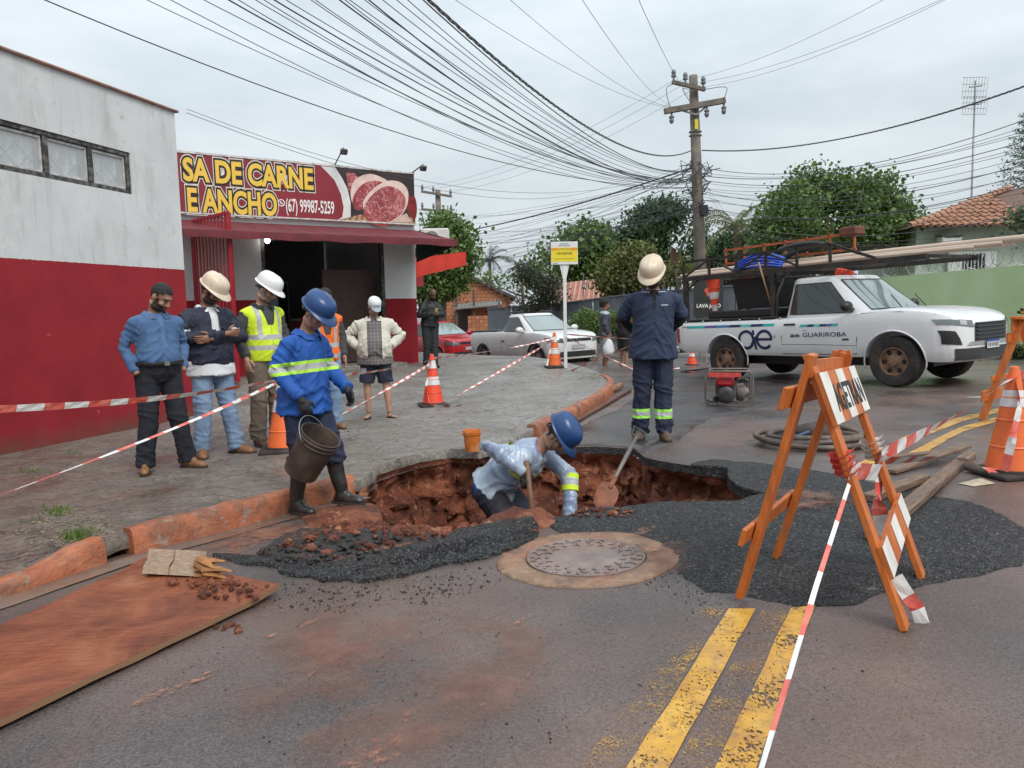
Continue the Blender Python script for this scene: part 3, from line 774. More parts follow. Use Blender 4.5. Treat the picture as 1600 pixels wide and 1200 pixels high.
def painted_wall(name,lo,hi,zdiv,stain=.35,wob=.02,rough=.75):
 k=Mt(name)
 w=k.ramp(k.noise(1.2,7,.65),[(.3,tuple(v*.86 for v in hi)),(.6,hi)])
 w=k.mix(k.ramp(k.noise(2.6,7,.7,k.co((1,1,.35))),[(.50,0.0),(.72,stain)]),w,(.36,.31,.29));w=k.mix(k.ramp(k.noise(1.8,6,.7,k.co((5,5,.35),loc=(3,0,0))),[(.56,0.0),(.72,stain*.8)]),w,(.27,.25,.24))
 w=k.mix(k.ramp(k.noise(7,6,.7,k.co(loc=(2,7,1))),[(.62,0.0),(.7,stain)]),w,(.36,.19,.16))
 r=k.ramp(k.noise(1.6,6,.6),[(.3,tuple(v*.82 for v in lo)),(.7,tuple(v*1.12 for v in lo))])
 r=k.mix(k.ramp(k.noise(5,6,.7,k.co(loc=(5,1,3))),[(.66,0.0),(.72,.5)]),r,(.45,.20,.17))
 z=k.math('ADD',k.axis('Z'),k.math('MULTIPLY',k.noise(20,2),wob))
 f=k.math('GREATER_THAN',z,zdiv+wob/2)
 foot=k.n.new('ShaderNodeMapRange');k.l.new(k.math('ADD',k.axis('Z'),k.math('MULTIPLY',k.noise(3,5),.35)),foot.inputs[0])
 foot.inputs[1].default_value=-.05;foot.inputs[2].default_value=.22;foot.inputs[3].default_value=.75;foot.inputs[4].default_value=0.0
 r=k.mix(foot.outputs[0],r,(.13,.07,.05))
 k.set('Base Color',k.mix(f,r,w));k.set('Roughness',rough);k.set('Specular IOR Level',.25)
 k.bump(k.math('ADD',k.noise(3.5,6,.6),k.math('MULTIPLY',k.noise(40,3),.25)),.3,.02)
 return k.m
RED=(.285,.020,.028);WHITE=(.64,.655,.66)
M_WB=painted_wall('white_over_red_plaster',RED,WHITE,1.89,.5)
M_BLACKP=mat('chipped_black_paint',(.028,.026,.026),.55,var=.4,vs=20,bump=.4,bs=50,dirt=(.35,.33,.31),ds=14,damt=.8)
k=Mt('window_glass',(.75,.78,.8),.08);k.set('Transmission Weight',0.0);k.set('Alpha',.32);k.set('Specular IOR Level',.7);M_GLASS=k.m
k=Mt('dark_glass',(.012,.013,.015),.06);k.set('Specular IOR Level',.6);M_DGLASS=k.m
M_CURT=mat('pale_curtain',(.62,.66,.68),.9,var=.12,vs=9)
M_STEEL=mat('dull_steel',(.25,.25,.25),.5,.6,var=.2)
M_COPE=mat('terracotta_coping',(.30,.15,.11),.7,var=.3,vs=5,dirt=(.4,.38,.36),ds=6,damt=.6)
pA,pB=G(0,712,.13),G(303,651,.13)
uW=Vector((pB.x-pA.x,pB.y-pA.y,0)).normalized();nW=Vector((uW.y,-uW.x,0))
oW=Vector((pB.x,pB.y,0));LW=13.0;backW=-uW
def facW(px,py):q=onplane(px,py,oW,nW);return(q-oW).dot(backW),q.z
wb=thing('commercial_building','white plaster building with red lower wall and high barred window','building')
top=4.06
s_r,z_rt=facW(203,240);_,z_rb=facW(203,302);s_1,_=facW(133,250);s_2,_=facW(61,230)
zb_,zt_=z_rb-.01,z_rt+.01
pane_w=(s_2-s_1)
s_l=s_r+4*pane_w+.05
b=MB()
wall_open(b,oW,backW,nW,LW,-.6,top,[(s_r,s_l,zb_,zt_)],.22)
q0=oW-nW*.22;deep=9.0
b.box(Vector((oW.x,oW.y,(top-.6)/2))-nW*(deep/2+.11)+backW*.11,(.22,deep-.22,top+.6),Matrix((-backW,-nW,(0,0,1))).transposed())
b.box(Vector((oW.x,oW.y,top-.2))+backW*(LW/2)-nW*(deep/2),(LW-.3,deep-.5,.1),Matrix((backW,nW,(0,0,1))).transposed())
b.build('wall',M_WB,wb)
b=MB();b.box(Vector((oW.x,oW.y,top+.016))+backW*(LW/2-.02)-nW*.09,(LW+.06,.27,.032),Matrix((backW,nW,(0,0,1))).transposed(),0,.01)
b.build('coping',M_COPE,wb)
PW=lambda s,z,d=0.0:oW+backW*s-nW*d+Vector((0,0,z))
b=MB();fw_=.055
for z in(zb_+fw_/2,zt_-fw_/2):b.beam(PW(s_r,z,.045),PW(s_l,z,.045),.06,fw_,(0,0,1),0,.006)
ms=[s_r+fw_/2]+[s_r+pane_w*(i+1)for i in range(3)]+[s_l-fw_/2]
for i,s in enumerate(ms):
 b.beam(PW(s,zb_+fw_,.043),PW(s,zt_-fw_,.043),.07 if 0<i<4 else fw_,.055,nW,0,.006)
win=b.build('window',M_BLACKP,wb)
for i in range(4):
 a,c=ms[i]+.04,ms[i+1]-.04
 g=MB();g.box((PW(a,zb_,.06)+PW(c,zt_,.06))/2,(c-a,.006,zt_-zb_-.13),Matrix((backW,nW,(0,0,1))).transposed());g.build('pane',M_GLASS,win)
 g=MB()
 for z in(zb_+.075,zt_-.075):g.beam(PW(a,z,.05),PW(c,z,.05),.018,.025)
 for s in(a+.01,c-.01):g.beam(PW(s,zb_+.09,.05),PW(s,zt_-.09,.05),.018,.02,nW)
 g.build('sash',mat('pale_window_frame',(.5,.5,.48),.6,var=.3,vs=12),win)
 g=MB();w_,h_=c-a,zt_-zb_-.14;zz=zb_+.07;st=.27
 kk=-int(h_/st)-1
 for j in range(-3,9):
  for sg in(1,-1):
   pts=[]
   for t in range(0,41):
    zt=zz+h_*t/40;s=(a+j*st+sg*(zt-zz))if sg>0 else(c-j*st-(zt-zz))
    if a<=s<=c:pts.append(PW(s,zt,.085+.008*(sg>0)))
   if len(pts)>2:g.tube([pts[0],pts[-1]],.007,5)
 g.build('lattice_bar_grille',M_STEEL,win)['kind']='stuff'
 g=MB();m_=30
 for t in range(m_+1):
  s=a+(c-a)*t/m_;dd=.16+.035*math.sin(t*.9+i)+.02*math.sin(t*2.3)
  g.v.append(tuple(PW(s,zb_-.05,dd)));g.v.append(tuple(PW(s,zt_+.05,dd+.02*math.sin(t))))
 g.f=[(2*t,2*t+2,2*t+3,2*t+1)for t in range(m_)];g.mi=[0]*m_
 g.build('curtain',M_CURT,win,180)
S0=Vector((-2.2,17.4,0));uS=Vector((-.834,-.551,0)).normalized();nS=Vector((.551,-.834,0)).normalized();LS=7.4
def facS(px,py):q=onplane(px,py,S0,nS);return(q-S0).dot(uS),q.z
PS=lambda s,z,d=0.0:S0+uS*s+nS*d+Vector((0,0,z))
RS=Matrix((-uS,-nS,(0,0,1))).transposed()
M_SHOP=painted_wall('shop_white_over_red_plaster',(.27,.014,.022),(.66,.67,.67),1.53,.2)
shop=thing('butcher_shop','corner butcher shop with large meat sign, red lower walls and dark open doorway','shop')
sd_r,_=facS(603,480);sd_l,_=facS(412,480);_,zd_t=facS(500,372)
b=MB();wall_open(b,S0,uS,nS,LS,-.6,4.40,[(sd_r,sd_l,.05,zd_t)],.2)
b.box(S0-nS*4.2+uS*.1+Vector((0,0,1.9)),(.2,8.0,5.0),RS)
b.build('wall',M_SHOP,shop)
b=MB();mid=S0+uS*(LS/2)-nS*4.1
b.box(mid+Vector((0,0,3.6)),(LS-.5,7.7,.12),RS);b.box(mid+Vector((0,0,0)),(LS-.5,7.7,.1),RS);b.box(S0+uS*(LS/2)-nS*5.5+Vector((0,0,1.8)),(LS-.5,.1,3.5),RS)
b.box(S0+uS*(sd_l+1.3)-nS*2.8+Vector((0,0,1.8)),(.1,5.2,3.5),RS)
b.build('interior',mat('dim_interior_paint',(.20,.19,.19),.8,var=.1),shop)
b=MB()
for s in(sd_r+.04,sd_l-.04):b.beam(PS(s,.05,-.06),PS(s,zd_t-.08,-.06),.08,.1,nS)
b.beam(PS(sd_r,zd_t-.04,-.06),PS(sd_l,zd_t-.04,-.06),.1,.08)
b.build('door_frame',M_BLACKP,shop)
b=MB()
sA=sd_r+.08;b.box(PS(sA+.62,1.15,-.5),(1.2,.06,2.1),RS);b.build('door_leaf',mat('brown_door_wood',(.085,.05,.04),.6,var=.2,vs=10),shop)
ins=thing('shop_fridge','dark upright display cabinet inside the butcher shop doorway','cabinet')
b=MB();b.box(PS(sd_l-.75,1.05,-2.6),(1.0,.7,2.0),RS,0,.03);b.build('cabinet_body',mat('dark_cabinet',(.05,.05,.052),.4),ins)
b=MB();b.box(PS(sd_l-.75,1.15,-2.24),(.86,.02,1.6),RS);b.build('cabinet_door',M_DGLASS,ins)
ins=thing('shop_counter','pale low counter deep inside the dark butcher shop','counter')
b=MB();b.box(PS(sd_l-2.0,.55,-3.6),(1.3,.7,1.0),RS,0,.02);b.build('counter_body',mat('counter_front',(.36,.06,.06),.4),ins)
b=MB();b.box(PS(sd_l-2.0,1.07,-3.6),(1.4,.8,.05),RS,0,.01);b.build('counter_top',mat('counter_top_white',(.6,.6,.6),.3),ins)
lb=thing('ceiling_lamp','small lit white lamp at the top of the shop doorway','lamp')
k=Mt('lit_bulb');k.set('Emission Color',(1,.97,.9));k.set('Emission Strength',9.0)
lp=PS(sd_l-.12,zd_t-.1,.10)
b=MB();b.ell(lp,(.055,.055,.06));b.build('bulb',k.m,lb,180)
b=MB();b.tube([lp+Vector((0,0,.05)),lp+Vector((0,0,.14)),lp+Vector((0,0,.14))-nS*.12],.018,8);b.build('lamp_holder',mat('white_plastic',(.7,.7,.7),.4),lb)
b=MB();b.box(PS((sd_r+sd_l)/2,.02,.3),(sd_l-sd_r+.3,.9,.16),RS,0,.015);b.build('entrance_step',M_PAVE,shop)
sg=thing('shop_sign','long maroon shop sign with yellow lettering, phone number and steak picture','sign')
zs0,zs1=3.24,4.36
sr,sl=.02,6.6
b=MB();b.box(PS((sr+sl)/2,(zs0+zs1)/2,.06),(sl-sr,.10,zs1-zs0),RS)
k=Mt('sign_print_maroon');k.set('Base Color',k.ramp(k.noise(.8,3),[(.3,(.20,.012,.024)),(.7,(.26,.018,.032))]));k.set('Roughness',.45)
b.build('board',k.m,sg)
b=MB()
for(z,h)in((zs1+.02,.04),(zs0-.015,.03)):b.box(PS((sr+sl)/2,z,.06),(sl-sr+.04,.13,h),RS)
b.build('board_edge',mat('flaking_white_trim',(.62,.6,.58),.7,var=.2,vs=12,dirt=(.12,.1,.09),ds=9,damt=.9),sg)
yS=lambda u,v,d:PS(-u,v,d)
def sign_text(body,px_l,px_r,py_t,py_b,name='lettering'):
 s0,zt=facS(px_l,py_t);s1,_=facS(px_r,py_t);sm_,zb2=facS(px_l,py_b)
 hgt=zt-zb2;size=hgt/.70
 for bold,d,m in((.105,.1135,mat('sign_white_outline',(.72,.70,.62),.45,var=0)),(.080,.1165,mat('sign_black_outline',(.012,.010,.010),.45,var=0)),(.026,.1195,mat('sign_yellow',(.80,.52,.07),.45,var=.05))):
  vs,fs=text_geo(body,1.0,bold/size*.8)
  x0,x1=min(v[0]for v in text_geo(body,1.0,0)[0]),max(v[0]for v in text_geo(body,1.0,0)[0])
  kx=(s0-s1)/(x1-x0);b=MB();b.add([PS(s0-(u-x0)*kx,zb2+v*size,d)for u,v in vs],fs)
  b.build(name,m,sg)
sign_text('SA DE CARNE',284,484,248,282)
sign_text('E ANCHO',291,428,295,330)
s0,zt=facS(443,310);s1,_=facS(519,320);_,zb2=facS(443,330)
vs,fs=text_geo('(67) 99987-5259',1.0,.02);x1=max(v[0]for v in vs);b=MB()
b.add([PS(s0-u*(s0-s1)/x1,zb2-.01+v*(zt-zb2)/.72,.1165)for u,v in vs],fs)
b.build('phone_number',mat('sign_white',(.78,.76,.74),.45,var=0),sg)
b=MB();cx,cz=facS(437,318)
Mx=Matrix.Translation(PS(cx,cz,.1165))@Matrix((-uS,Vector((0,0,1)),nS)).transposed().to_4x4()
for i in range(24):
 a0,a1=2*PI*i/24,2*PI*(i+1)/24;b.add([Mx@Vector((r*math.cos(a),r*math.sin(a),0))for a in(a0,a1)for r in(.075,.055)],[(0,2,3,1)])
b.add([Mx@Vector(v)for v in((-.03,.03,0),(-.01,.035,0),(.0,.01,0),(.015,-.005,0),(.035,-.01,0),(.03,-.032,0),(.005,-.03,0),(-.03,.0,0))],[tuple(range(8))])
b.build('handset_mark',MATS['sign_white'],sg)
def sgn(l):return[facS(x,y)for x,y in l]
def flat(name,l,d,m):
 b=MB();pts=[PS(s,z,d)for s,z in l];b.add(pts,[tuple(range(len(pts)))]);return b.build(name,m,sg)
zt_s,zb_s=zs1-.005,zs0+.005
def clampz(l):return[(max(sr+.01,s),min(zt_s,max(zb_s,z)))for s,z in l]
flat('white_sweep',clampz(sgn([(497,240),(506,268),(520,283),(530,305),(534,325),(532,340),(526,360),(540,360),(545,340),(545,318),(540,296),(532,280),(521,262),(516,240)])),.1125,mat('sign_pale_grey',(.66,.65,.63),.5,var=.1))
flat('picture_ground',clampz(sgn([(521,262),(532,280),(540,296),(545,318),(545,340),(528,372),(700,380),(700,262),(560,240),(516,240)])),.1140,mat('picture_dark',(.028,.016,.016),.5,var=.5,vs=3))
k=Mt('picture_board_wood');k.set('Base Color',k.ramp(k.wave(3,4,3,k.co((1,1,4))),[(.2,(.22,.11,.05)),(.8,(.45,.27,.14))]));k.set('Roughness',.5)
flat('picture_board',clampz(sgn([(528,345),(560,336),(600,352),(640,340),(660,352),(660,366),(600,366),(526,366)])),.1150,k.m)
flat('picture_paper',clampz(sgn([(556,344),(600,350),(632,334),(640,348),(606,360),(560,352)])),.1156,mat('picture_paper',(.55,.40,.33),.5,var=.15))
def meat(name,lo,hi,fat):
 k=Mt(name);c=k.ramp(k.noise(2.6,5,.6,k.co((1.2,1.2,1.0))),[(.3,lo),(.7,hi)])
 f=k.ramp(k.noise(9,6,.7,dist=1.6),[(.50,0.0),(.60,.75)]);k.set('Base Color',k.mix(f,c,fat));k.set('Roughness',.45);return k.m
MR=meat('printed_red_meat',(.16,.012,.02),(.38,.05,.06),(.60,.28,.26));MP=meat('printed_pink_meat',(.20,.02,.03),(.42,.085,.09),(.64,.36,.33));MF=mat('printed_fat',(.70,.52,.47),.45,var=.12,vs=8)
flat('picture_steak',sgn(smoothline([(540,272),(556,274),(560,290),(552,310),(542,300),(536,284)],4,True)if False else[(538,271),(552,272),(561,286),(556,304),(546,308),(540,292)]),.1154,MP)
def lobed(l):return[(p.x,p.y)for p in smoothline([Vector(q)for q in l],5,True)]
flat('picture_fat',sgn(lobed([(545,300),(552,282),(572,273),(592,278),(604,288),(590,305),(562,322),(548,318)])),.1158,MF)
flat('picture_steak',sgn(lobed([(548,312),(560,292),(578,284),(596,288),(590,306),(566,326),(552,328)])),.1162,MR)
flat('picture_fat',sgn(lobed([(564,318),(580,296),(602,284),(622,286),(634,300),(632,324),(618,342),(594,350),(572,340)])),.1167,MF)
flat('picture_steak',sgn(lobed([(566,324),(582,302),(602,292),(620,298),(630,312),(626,332),(608,346),(588,350),(570,340)])),.1172,MP)
flat('picture_steak_side',sgn(lobed([(566,330),(576,342),(592,351),(606,350),(596,356),(578,350),(566,338)])),.1176,MR)
flat('picture_pepper',sgn(lobed([(634,312),(644,308),(648,324),(646,342),(638,340),(633,326)])),.1158,mat('picture_pepper_red',(.20,.012,.012),.4,var=.4,vs=9))
for(pa,pb_)in(((521,263),(545,254)),((648,282),(688,284))):
 s,z=facS(*pa);a=PS(max(s,.05),zs1+.03,.05);e=PS(max(s,.05),zs1+.30 if pa[0]<600 else zs1+.12,.05)+nS*(.6)
 fl=thing('sign_floodlight','black floodlight on an arm above the steak picture' if pa[0]<600 else 'black floodlight on an arm past the right end of the sign','floodlight')
 b=MB();b.tube([a,e],.014,6);b.build('arm',M_BLACKP,fl)
 b=MB();b.box(e+Vector((0,0,-.08)),(.15,.07,.12),RS@Matrix.Rotation(.5,3,'X'),0,.015);b.build('lamp_head',M_BLACKP,fl)
M_AWM=mat('maroon_awning_canvas',(.135,.018,.026),.75,var=.3,vs=4,bump=.3,bs=12);M_AWG=mat('dark_green_awning_underside',(.012,.035,.026),.8,var=.2)
aw=thing('front_awning','long maroon canvas awning over the shop doorway','awning')
dA,zA,zB=2.0,2.72,3.10;a0,a1=0.0,5.35
b=MB();cols,rows_=40,6
for i in range(cols+1):
 s=a0+(a1-a0)*i/cols
 for j in range(rows_+1):
  t=j/rows_;b.v.append(tuple(PS(s,zB+(zA-zB)*t-.05*math.sin(t*PI)*(0.6+.4*math.sin(i*1.57)),.04+(dA-.04)*t)))
 for j in(0,1):b.v.append(tuple(PS(s,zA-.14-.012*math.sin(i*.8)if j else zA-.07,dA+.01)))
R_=rows_+3
for i in range(cols):
 for j in range(R_-1):b.f.append((i*R_+j,i*R_+j+1,(i+1)*R_+j+1,(i+1)*R_+j));b.mi.append(0)
b.build('canvas',M_AWM,aw,60)
b=MB()
b.add([PS(a0-.005,zB,.04),PS(a0-.005,zA-.14,dA),PS(a0-.005,zA-.02,dA),],[(0,1,2)])
b.add([PS(a0-.004,zA-.12,dA-.02),PS(a0-.004,zA-.36,.06),PS(a0-.004,zB,.04)],[(0,1,2)])
b.build('side_panel',M_AWG,aw)
b=MB()
for i in range(6):
 s=a0+(a1-a0)*i/5;b.tube([PS(s,zB-.04,.05),PS(s,zA-.06,dA-.03)],.018,6);
b.tube([PS(a0,zA-.07,dA-.03),PS(a1,zA-.07,dA-.03)],.02,6)
b.build('frame_tubes',M_BLACKP,aw)['kind']='stuff'
def side_awning(t0,t1,proj,z0,z1,m,label):
 w=thing('side_awning',label,'awning',group='awnings along the side of the shop')
 Q=lambda t,d,z:S0-nS*t-uS*d+Vector((0,0,z));b=MB();n=10;k_=6
 for i in range(n+1):
  t=t0+(t1-t0)*i/n
  for j in range(k_+1):
   a=j/k_;b.v.append(tuple(Q(t,.02+proj*a,z1-.20*(1-a))))
  b.v.append(tuple(Q(t,proj+.02,z0-.02*(i%2))))
 K_=k_+2
 for i in range(n):
  for j in range(K_-1):b.f.append((i*K_+j,i*K_+j+1,(i+1)*K_+j+1,(i+1)*K_+j));b.mi.append(0)
 b.build('canvas',m,w,60)
 b=MB()
 for t in(t0+.01,t1-.01):
  l=[Q(t,.02,z1-.20),Q(t,.02+proj*.5,z1-.10),Q(t,.02+proj,z1),Q(t,.02+proj,z0),Q(t,.02,z0-.33)]
  b=MB();b.add(l,[tuple(range(len(l)))]);b.build('end_panel',m,w)
side_awning(.25,2.4,1.5,2.34,2.68,mat('bright_red_awning',(.55,.035,.02),.7,var=.15,vs=4),'bright red rounded awning round the corner of the shop')
side_awning(3.2,5.2,1.8,1.95,2.3,mat('dusty_red_awning',(.28,.025,.035),.75,var=.2,vs=4),'dusty red lower awning behind the bright red one')
gA,gB=at(299,340,14.5),at(357,333,13.35)
gt=thing('bar_gate','tall red metal bar gate standing open beside the shop entrance','gate')
zt_g=3.05;M_REDP=mat('red_gate_paint',(.36,.02,.032),.45,var=.2,vs=8)
b=MB();zb_g=sz(gB.x,gB.y)+.05
for z in(zt_g,zb_g+.05,1.35):b.beam((gA.x,gA.y,z),(gB.x,gB.y,z),.04,.05)
b.beam((gB.x,gB.y,zb_g),(gB.x,gB.y,zt_g),.06,.06);b.beam((gA.x,gA.y,zb_g),(gA.x,gA.y,zt_g),.06,.06)
b.build('gate_frame',M_REDP,gt)
for i in range(1,11):
 p=gA.lerp(gB,i/11);b=MB();b.beam((p.x,p.y,zb_g+.03),(p.x,p.y,zt_g),.022,.05,(gB-gA).normalized());b.build('bar',M_REDP,gt)
ac=thing('air_conditioner','white air conditioner unit above the awnings at the shop corner','air conditioner');p=at(681,373,21)
b=MB();b.box(p,(.75,.3,.55),None,0,.03);b.build('casing',mat('aged_white_plastic',(.6,.6,.57),.5),ac)
b=MB();b.lathe([(.0,0),(.2,0),(.2,.02),(0,.02)],20,Matrix.Translation(p+Vector((-.1,-.155,0)))@Matrix.Rotation(PI/2,4,'X'));b.build('fan_grille',M_STEEL,ac)
b=MB();b.box(p+Vector((-.9,.3,-.2)),(1.9,.5,.06));b.build('bracket_shelf',M_STEEL,ac)
def tiled_roof(b,a,c,d,e,n,r=.11):
 """barrel ridges from eave line a-c up to ridge line d-e"""
 a,c,d,e=map(Vector,(a,c,d,e))
 for i in range(n):
  t=(i+.5)/n;b.tube([a.lerp(c,t),d.lerp(e,t)],r,6)
M_TILE=None
k=Mt('clay_roof_tile');k.set('Base Color',k.mix(k.objrand(),k.ramp(k.noise(4,5),[(.3,(.30,.13,.075)),(.7,(.46,.24,.15))]),k.ramp(k.noise(5,5),[(.35,(.22,.10,.065)),(.7,(.52,.30,.20))])));k.set('Roughness',.8);k.bump(k.noise(40,3),.3,.01);M_TILE=k.m
M_TILE2=mat('distant_roof_tile',(.33,.13,.09),.8,var=.4,vs=3)
bh=thing('brick_house','small unplastered brick house with gable roof beyond the cars','house')
Yb=42.0;pg=lambda x,y,dy=0:at(x,y,Yb+dy)
apex,el,er=pg(735,433),pg(689,460),pg(800,466)
base_z=gz(-3,40)-.2
k=Mt('hollow_clay_brick');k.set('Base Color',k.mix(k.island(),(.36,.135,.065),(.50,.21,.11)));k.set('Roughness',.85);k.bump(k.noise(20,3),.3,.01)
b=MB();wl_,wr_=pg(694,470).x,pg(795,470).x;rr_=random.Random(3)
z=base_z;row=0
while z<apex.z:
 x=wl_-(.1 if row%2 else 0)
 while x<wr_:
  zc=z+.1;lim=apex.z+(el.z-apex.z)*(apex.x-x)/(apex.x-el.x)if x<apex.x else apex.z+(er.z-apex.z)*(x-apex.x)/(er.x-apex.x)
  if zc+.1<lim and x+.12>wl_:b.box((x+.12,Yb+rr_.uniform(-.012,.012),zc),(.225,.14,.185))
  x+=.24
 z+=.2;row+=1
o=b.build('bricks',k.m,bh);o['kind']='stuff'
b=MB();b.add([(wl_,Yb+.04,base_z),(wr_,Yb+.04,base_z),(wr_,Yb+.04,er.z-.1),(apex.x,Yb+.04,apex.z-.08),(wl_,Yb+.04,el.z-.1)],[(0,1,2,3,4)])
b.box(((wl_+.05),Yb+4,(base_z+el.z)/2),(.1,8,el.z-base_z));b.build('mortar_wall',mat('grey_mortar',(.25,.2,.17),.9),bh)
b=MB()
for(p,q)in((el,apex),(er,apex)):
 d=Vector((0,9,0));u=(p-q)*.06
 b.add([q+Vector((0,-.25,.05)),p+u+Vector((0,-.25,.05)),p+u+d,q+d],[(0,1,2,3)]);tiled_roof(b,p+u+Vector((0,-.25,.05)),p+u+d,q+Vector((0,-.25,.05)),q+d,30,.1)
o=b.build('roof',M_TILE2,bh)
b=MB();b.beam(el+Vector((-.2,-.3,0)),apex+Vector((0,-.3,.02)),.08,.16);b.beam(er+Vector((.2,-.3,0)),apex+Vector((0,-.3,.02)),.08,.16);b.build('barge_board',M_BLACKP,bh)
b=MB();p0,p1=pg(713,480,-1),pg(782,474,-1)
for i in range(26):
 q=p0 .lerp(p1,i/25);b.tube([q+Vector((0,-.8,-.1)),q+Vector((0,1,.18))],.05,5)
b.build('porch_roof',mat('grey_corrugated_sheet',(.24,.24,.23),.7,var=.3,vs=6),bh)
b=MB()
for x in(714,741):q=pg(x,500,-1.5);b.box((q.x,q.y,q.z),(.12,.12,3.2))
b.build('porch_posts',mat('old_post_wood',(.10,.08,.07),.8),bh)
b=MB();q=pg(724,500,-.2);b.box((q.x,Yb-.1,q.z),(.8,.1,1.9));b.build('door',mat('dark_doorway_wood',(.06,.035,.03),.7),bh)
b=MB();q0,q1=pg(731,495,-3),pg(763,512,-3)
zz=base_z
while zz<q0 .z:
 x=q0 .x
 while x<q1 .x:b.box((x+.1,Yb-3+rr_.uniform(-.01,.01),zz+.1),(.19,.14,.185));x+=.205
 zz+=.2
o=b.build('low_brick_wall',k.m,bh);o['kind']='stuff'
h2=thing('red_roofed_house','house with faded red tiled roof behind the grey wall','house');Y2=40.0
pe=lambda x,y,dy=0:at(x,y,Y2+dy)
b=MB();e0,e1,r0,r1=pe(862,482),pe(948,468),pe(868,446,3.5),pe(952,436,3.5)
b.quad(e0,e1,r1,r0);b.build('roof_deck',M_TILE2,h2)
nT=22
for i in range(nT):
 t=(i+.5)/nT;b=MB();b.tube([e0 .lerp(e1,t)+Vector((0,0,.03)),r0 .lerp(r1,t)+Vector((0,0,.03))],.09,6);b.build('tile_course',MATS['distant_roof_tile']if i%2 else mat('distant_roof_tile_pale',(.44,.25,.19),.8,var=.3,vs=3),h2)
b=MB();b.box(((e0 .x+e1 .x)/2,Y2+2.2,(e0 .z+base_z)/2),(e1 .x-e0 .x-.4,4,e0 .z-base_z));b.build('wall',mat('beige_plaster',(.5,.42,.34),.8),h2)
gw=thing('grey_boundary_wall','long grey metal sheet wall behind the youths and the truck','wall');gpts=[(762,482,37),(884,473,33),(975,461,29.5),(1060,453,27),(1150,446,25),(1260,440,23.5)]
M_GREYW=mat('blue_grey_sheet_metal',(.135,.155,.175),.55,var=.15,vs=2,bump=.15,bs=9)
P_=[at(x,y,d)for x,y,d in gpts]
for p,q in zip(P_[:-1],P_[1:]):
 n_=max(1,int((q-p).length/1.6))
 for i in range(n_):
  a,c=p.lerp(q,i/n_),p.lerp(q,(i+1)/n_-.012);b=MB()
  d=(c-a).normalized();m_=10
  for j in range(m_+1):
   w=a.lerp(c,j/m_);o_=Vector((d.y,-d.x,0))*(.02 if j%2 else 0);b.v.append(tuple(w+o_));b.v.append((w.x+o_.x,w.y+o_.y,gz(w.x,w.y)-.2))
  b.f=[(2*j,2*j+2,2*j+3,2*j+1)for j in range(m_)];b.mi=[0]*m_
  b.build('panel',M_GREYW,gw)
b=MB()
for p,q in zip(P_[:-1],P_[1:]):b.beam(p+Vector((0,-.05,0)),q+Vector((0,-.05,0)),.08,.06)
b.build('top_rail',M_GREYW,gw)
b=MB();b.beam(at(888,501,31.6),at(917,499,30.6),.05,.08);b.beam(at(917,499,30.6),at(960,495,29.3),.05,.05);b.build('pale_stripe',mat('pale_paint',(.6,.62,.62),.6),gw)
for x in(912,975):
 q=at(x,470,30);b=MB();b.tube([q,q+Vector((0,0,1.1))],.02,5);b.ell(q+Vector((0,0,.55)),(.07,.07,.09));b.build('fence_post',M_STEEL,gw)
M_GRN=None
k=Mt('pale_green_plaster');c=k.ramp(k.noise(1.0,6,.6),[(.3,(.44,.60,.31)),(.7,(.53,.68,.39))]);c=k.mix(k.ramp(k.noise(6,6,.7),[(.62,0.0),(.7,.5)]),c,(.58,.66,.52));k.set('Base Color',c);k.set('Roughness',.75);k.bump(k.noise(12,5),.25,.015);M_GRN=k.m
wg0,wg1,wg2=at(1700,404,14.0),at(1600,414,16.0),at(1376,434,22.0);wg3=at(1240,444,27.0)
gwall=thing('green_boundary_wall','pale green plaster garden wall topped with coiled razor wire','wall')
b=MB();pts=[wg0,wg1,wg2,wg3]
for p,q in zip(pts[:-1],pts[1:]):
 d=(q-p).normalized();nn=Vector((d.y,-d.x,0));zl=-.6
 for(u1,u2,off)in((p,q,0),):
  b.add([p,q,Z(q,zl),Z(p,zl)],[(0,1,2,3)]);bk=Vector((.18,.06,0));b.add([p,q,q+bk,p+bk],[(3,2,1,0)]);b.add([p+bk,q+bk,Z(q+bk,zl),Z(p+bk,zl)],[(3,2,1,0)])
b.build('wall_face',M_GRN,gwall)
b=MB();path=[]
for p,q in((wg1+(wg0-wg1)*.6,wg1),(wg1,wg2),(wg2,wg3)):
 L=(q-p).length;n_=int(L/.05);d=(q-p).normalized();sd=Vector((d.y,-d.x,0))
 for i in range(n_):
  t=i*.05/.32*2*PI;c_=p.lerp(q,i/n_)+Vector((.08,.03,.2));path.append(c_+(Vector((0,0,1))*math.cos(t)+sd*math.sin(t))*.2+d*.0)
b.tube(path,.008,3);b.build('razor_wire_coil',M_STEEL,gwall)
strip=gp([(1060,566),(1250,566),(1420,566),(1620,570),(1700,560),(1700,530),(1500,528),(1250,530),(1060,545)])
far_line=[(2.0,24.0),(6.0,20.5),(9.2,17.2),(12.5,13.6),(14.0,12.0),(18,14),(14,24),(6,30),(2.4,33),(-2.0,36),(-1.0,31)]
sheet('far_pavement',far_line,lambda x,y:gz(x,y)+.12,M_PAVE,.8,skirt=.2,kind='structure')
gh=thing('green_house','pale green house with clay barrel tile roof behind the green wall','house');YH=23.0
hp_=lambda x,y,dy=0:at(x,y,YH+dy)
wl0,wl1=hp_(1432,360,.6),hp_(1720,350,.6)
M_GRN2=mat('pale_green_house_paint',(.42,.49,.40),.8,var=.12,vs=2)
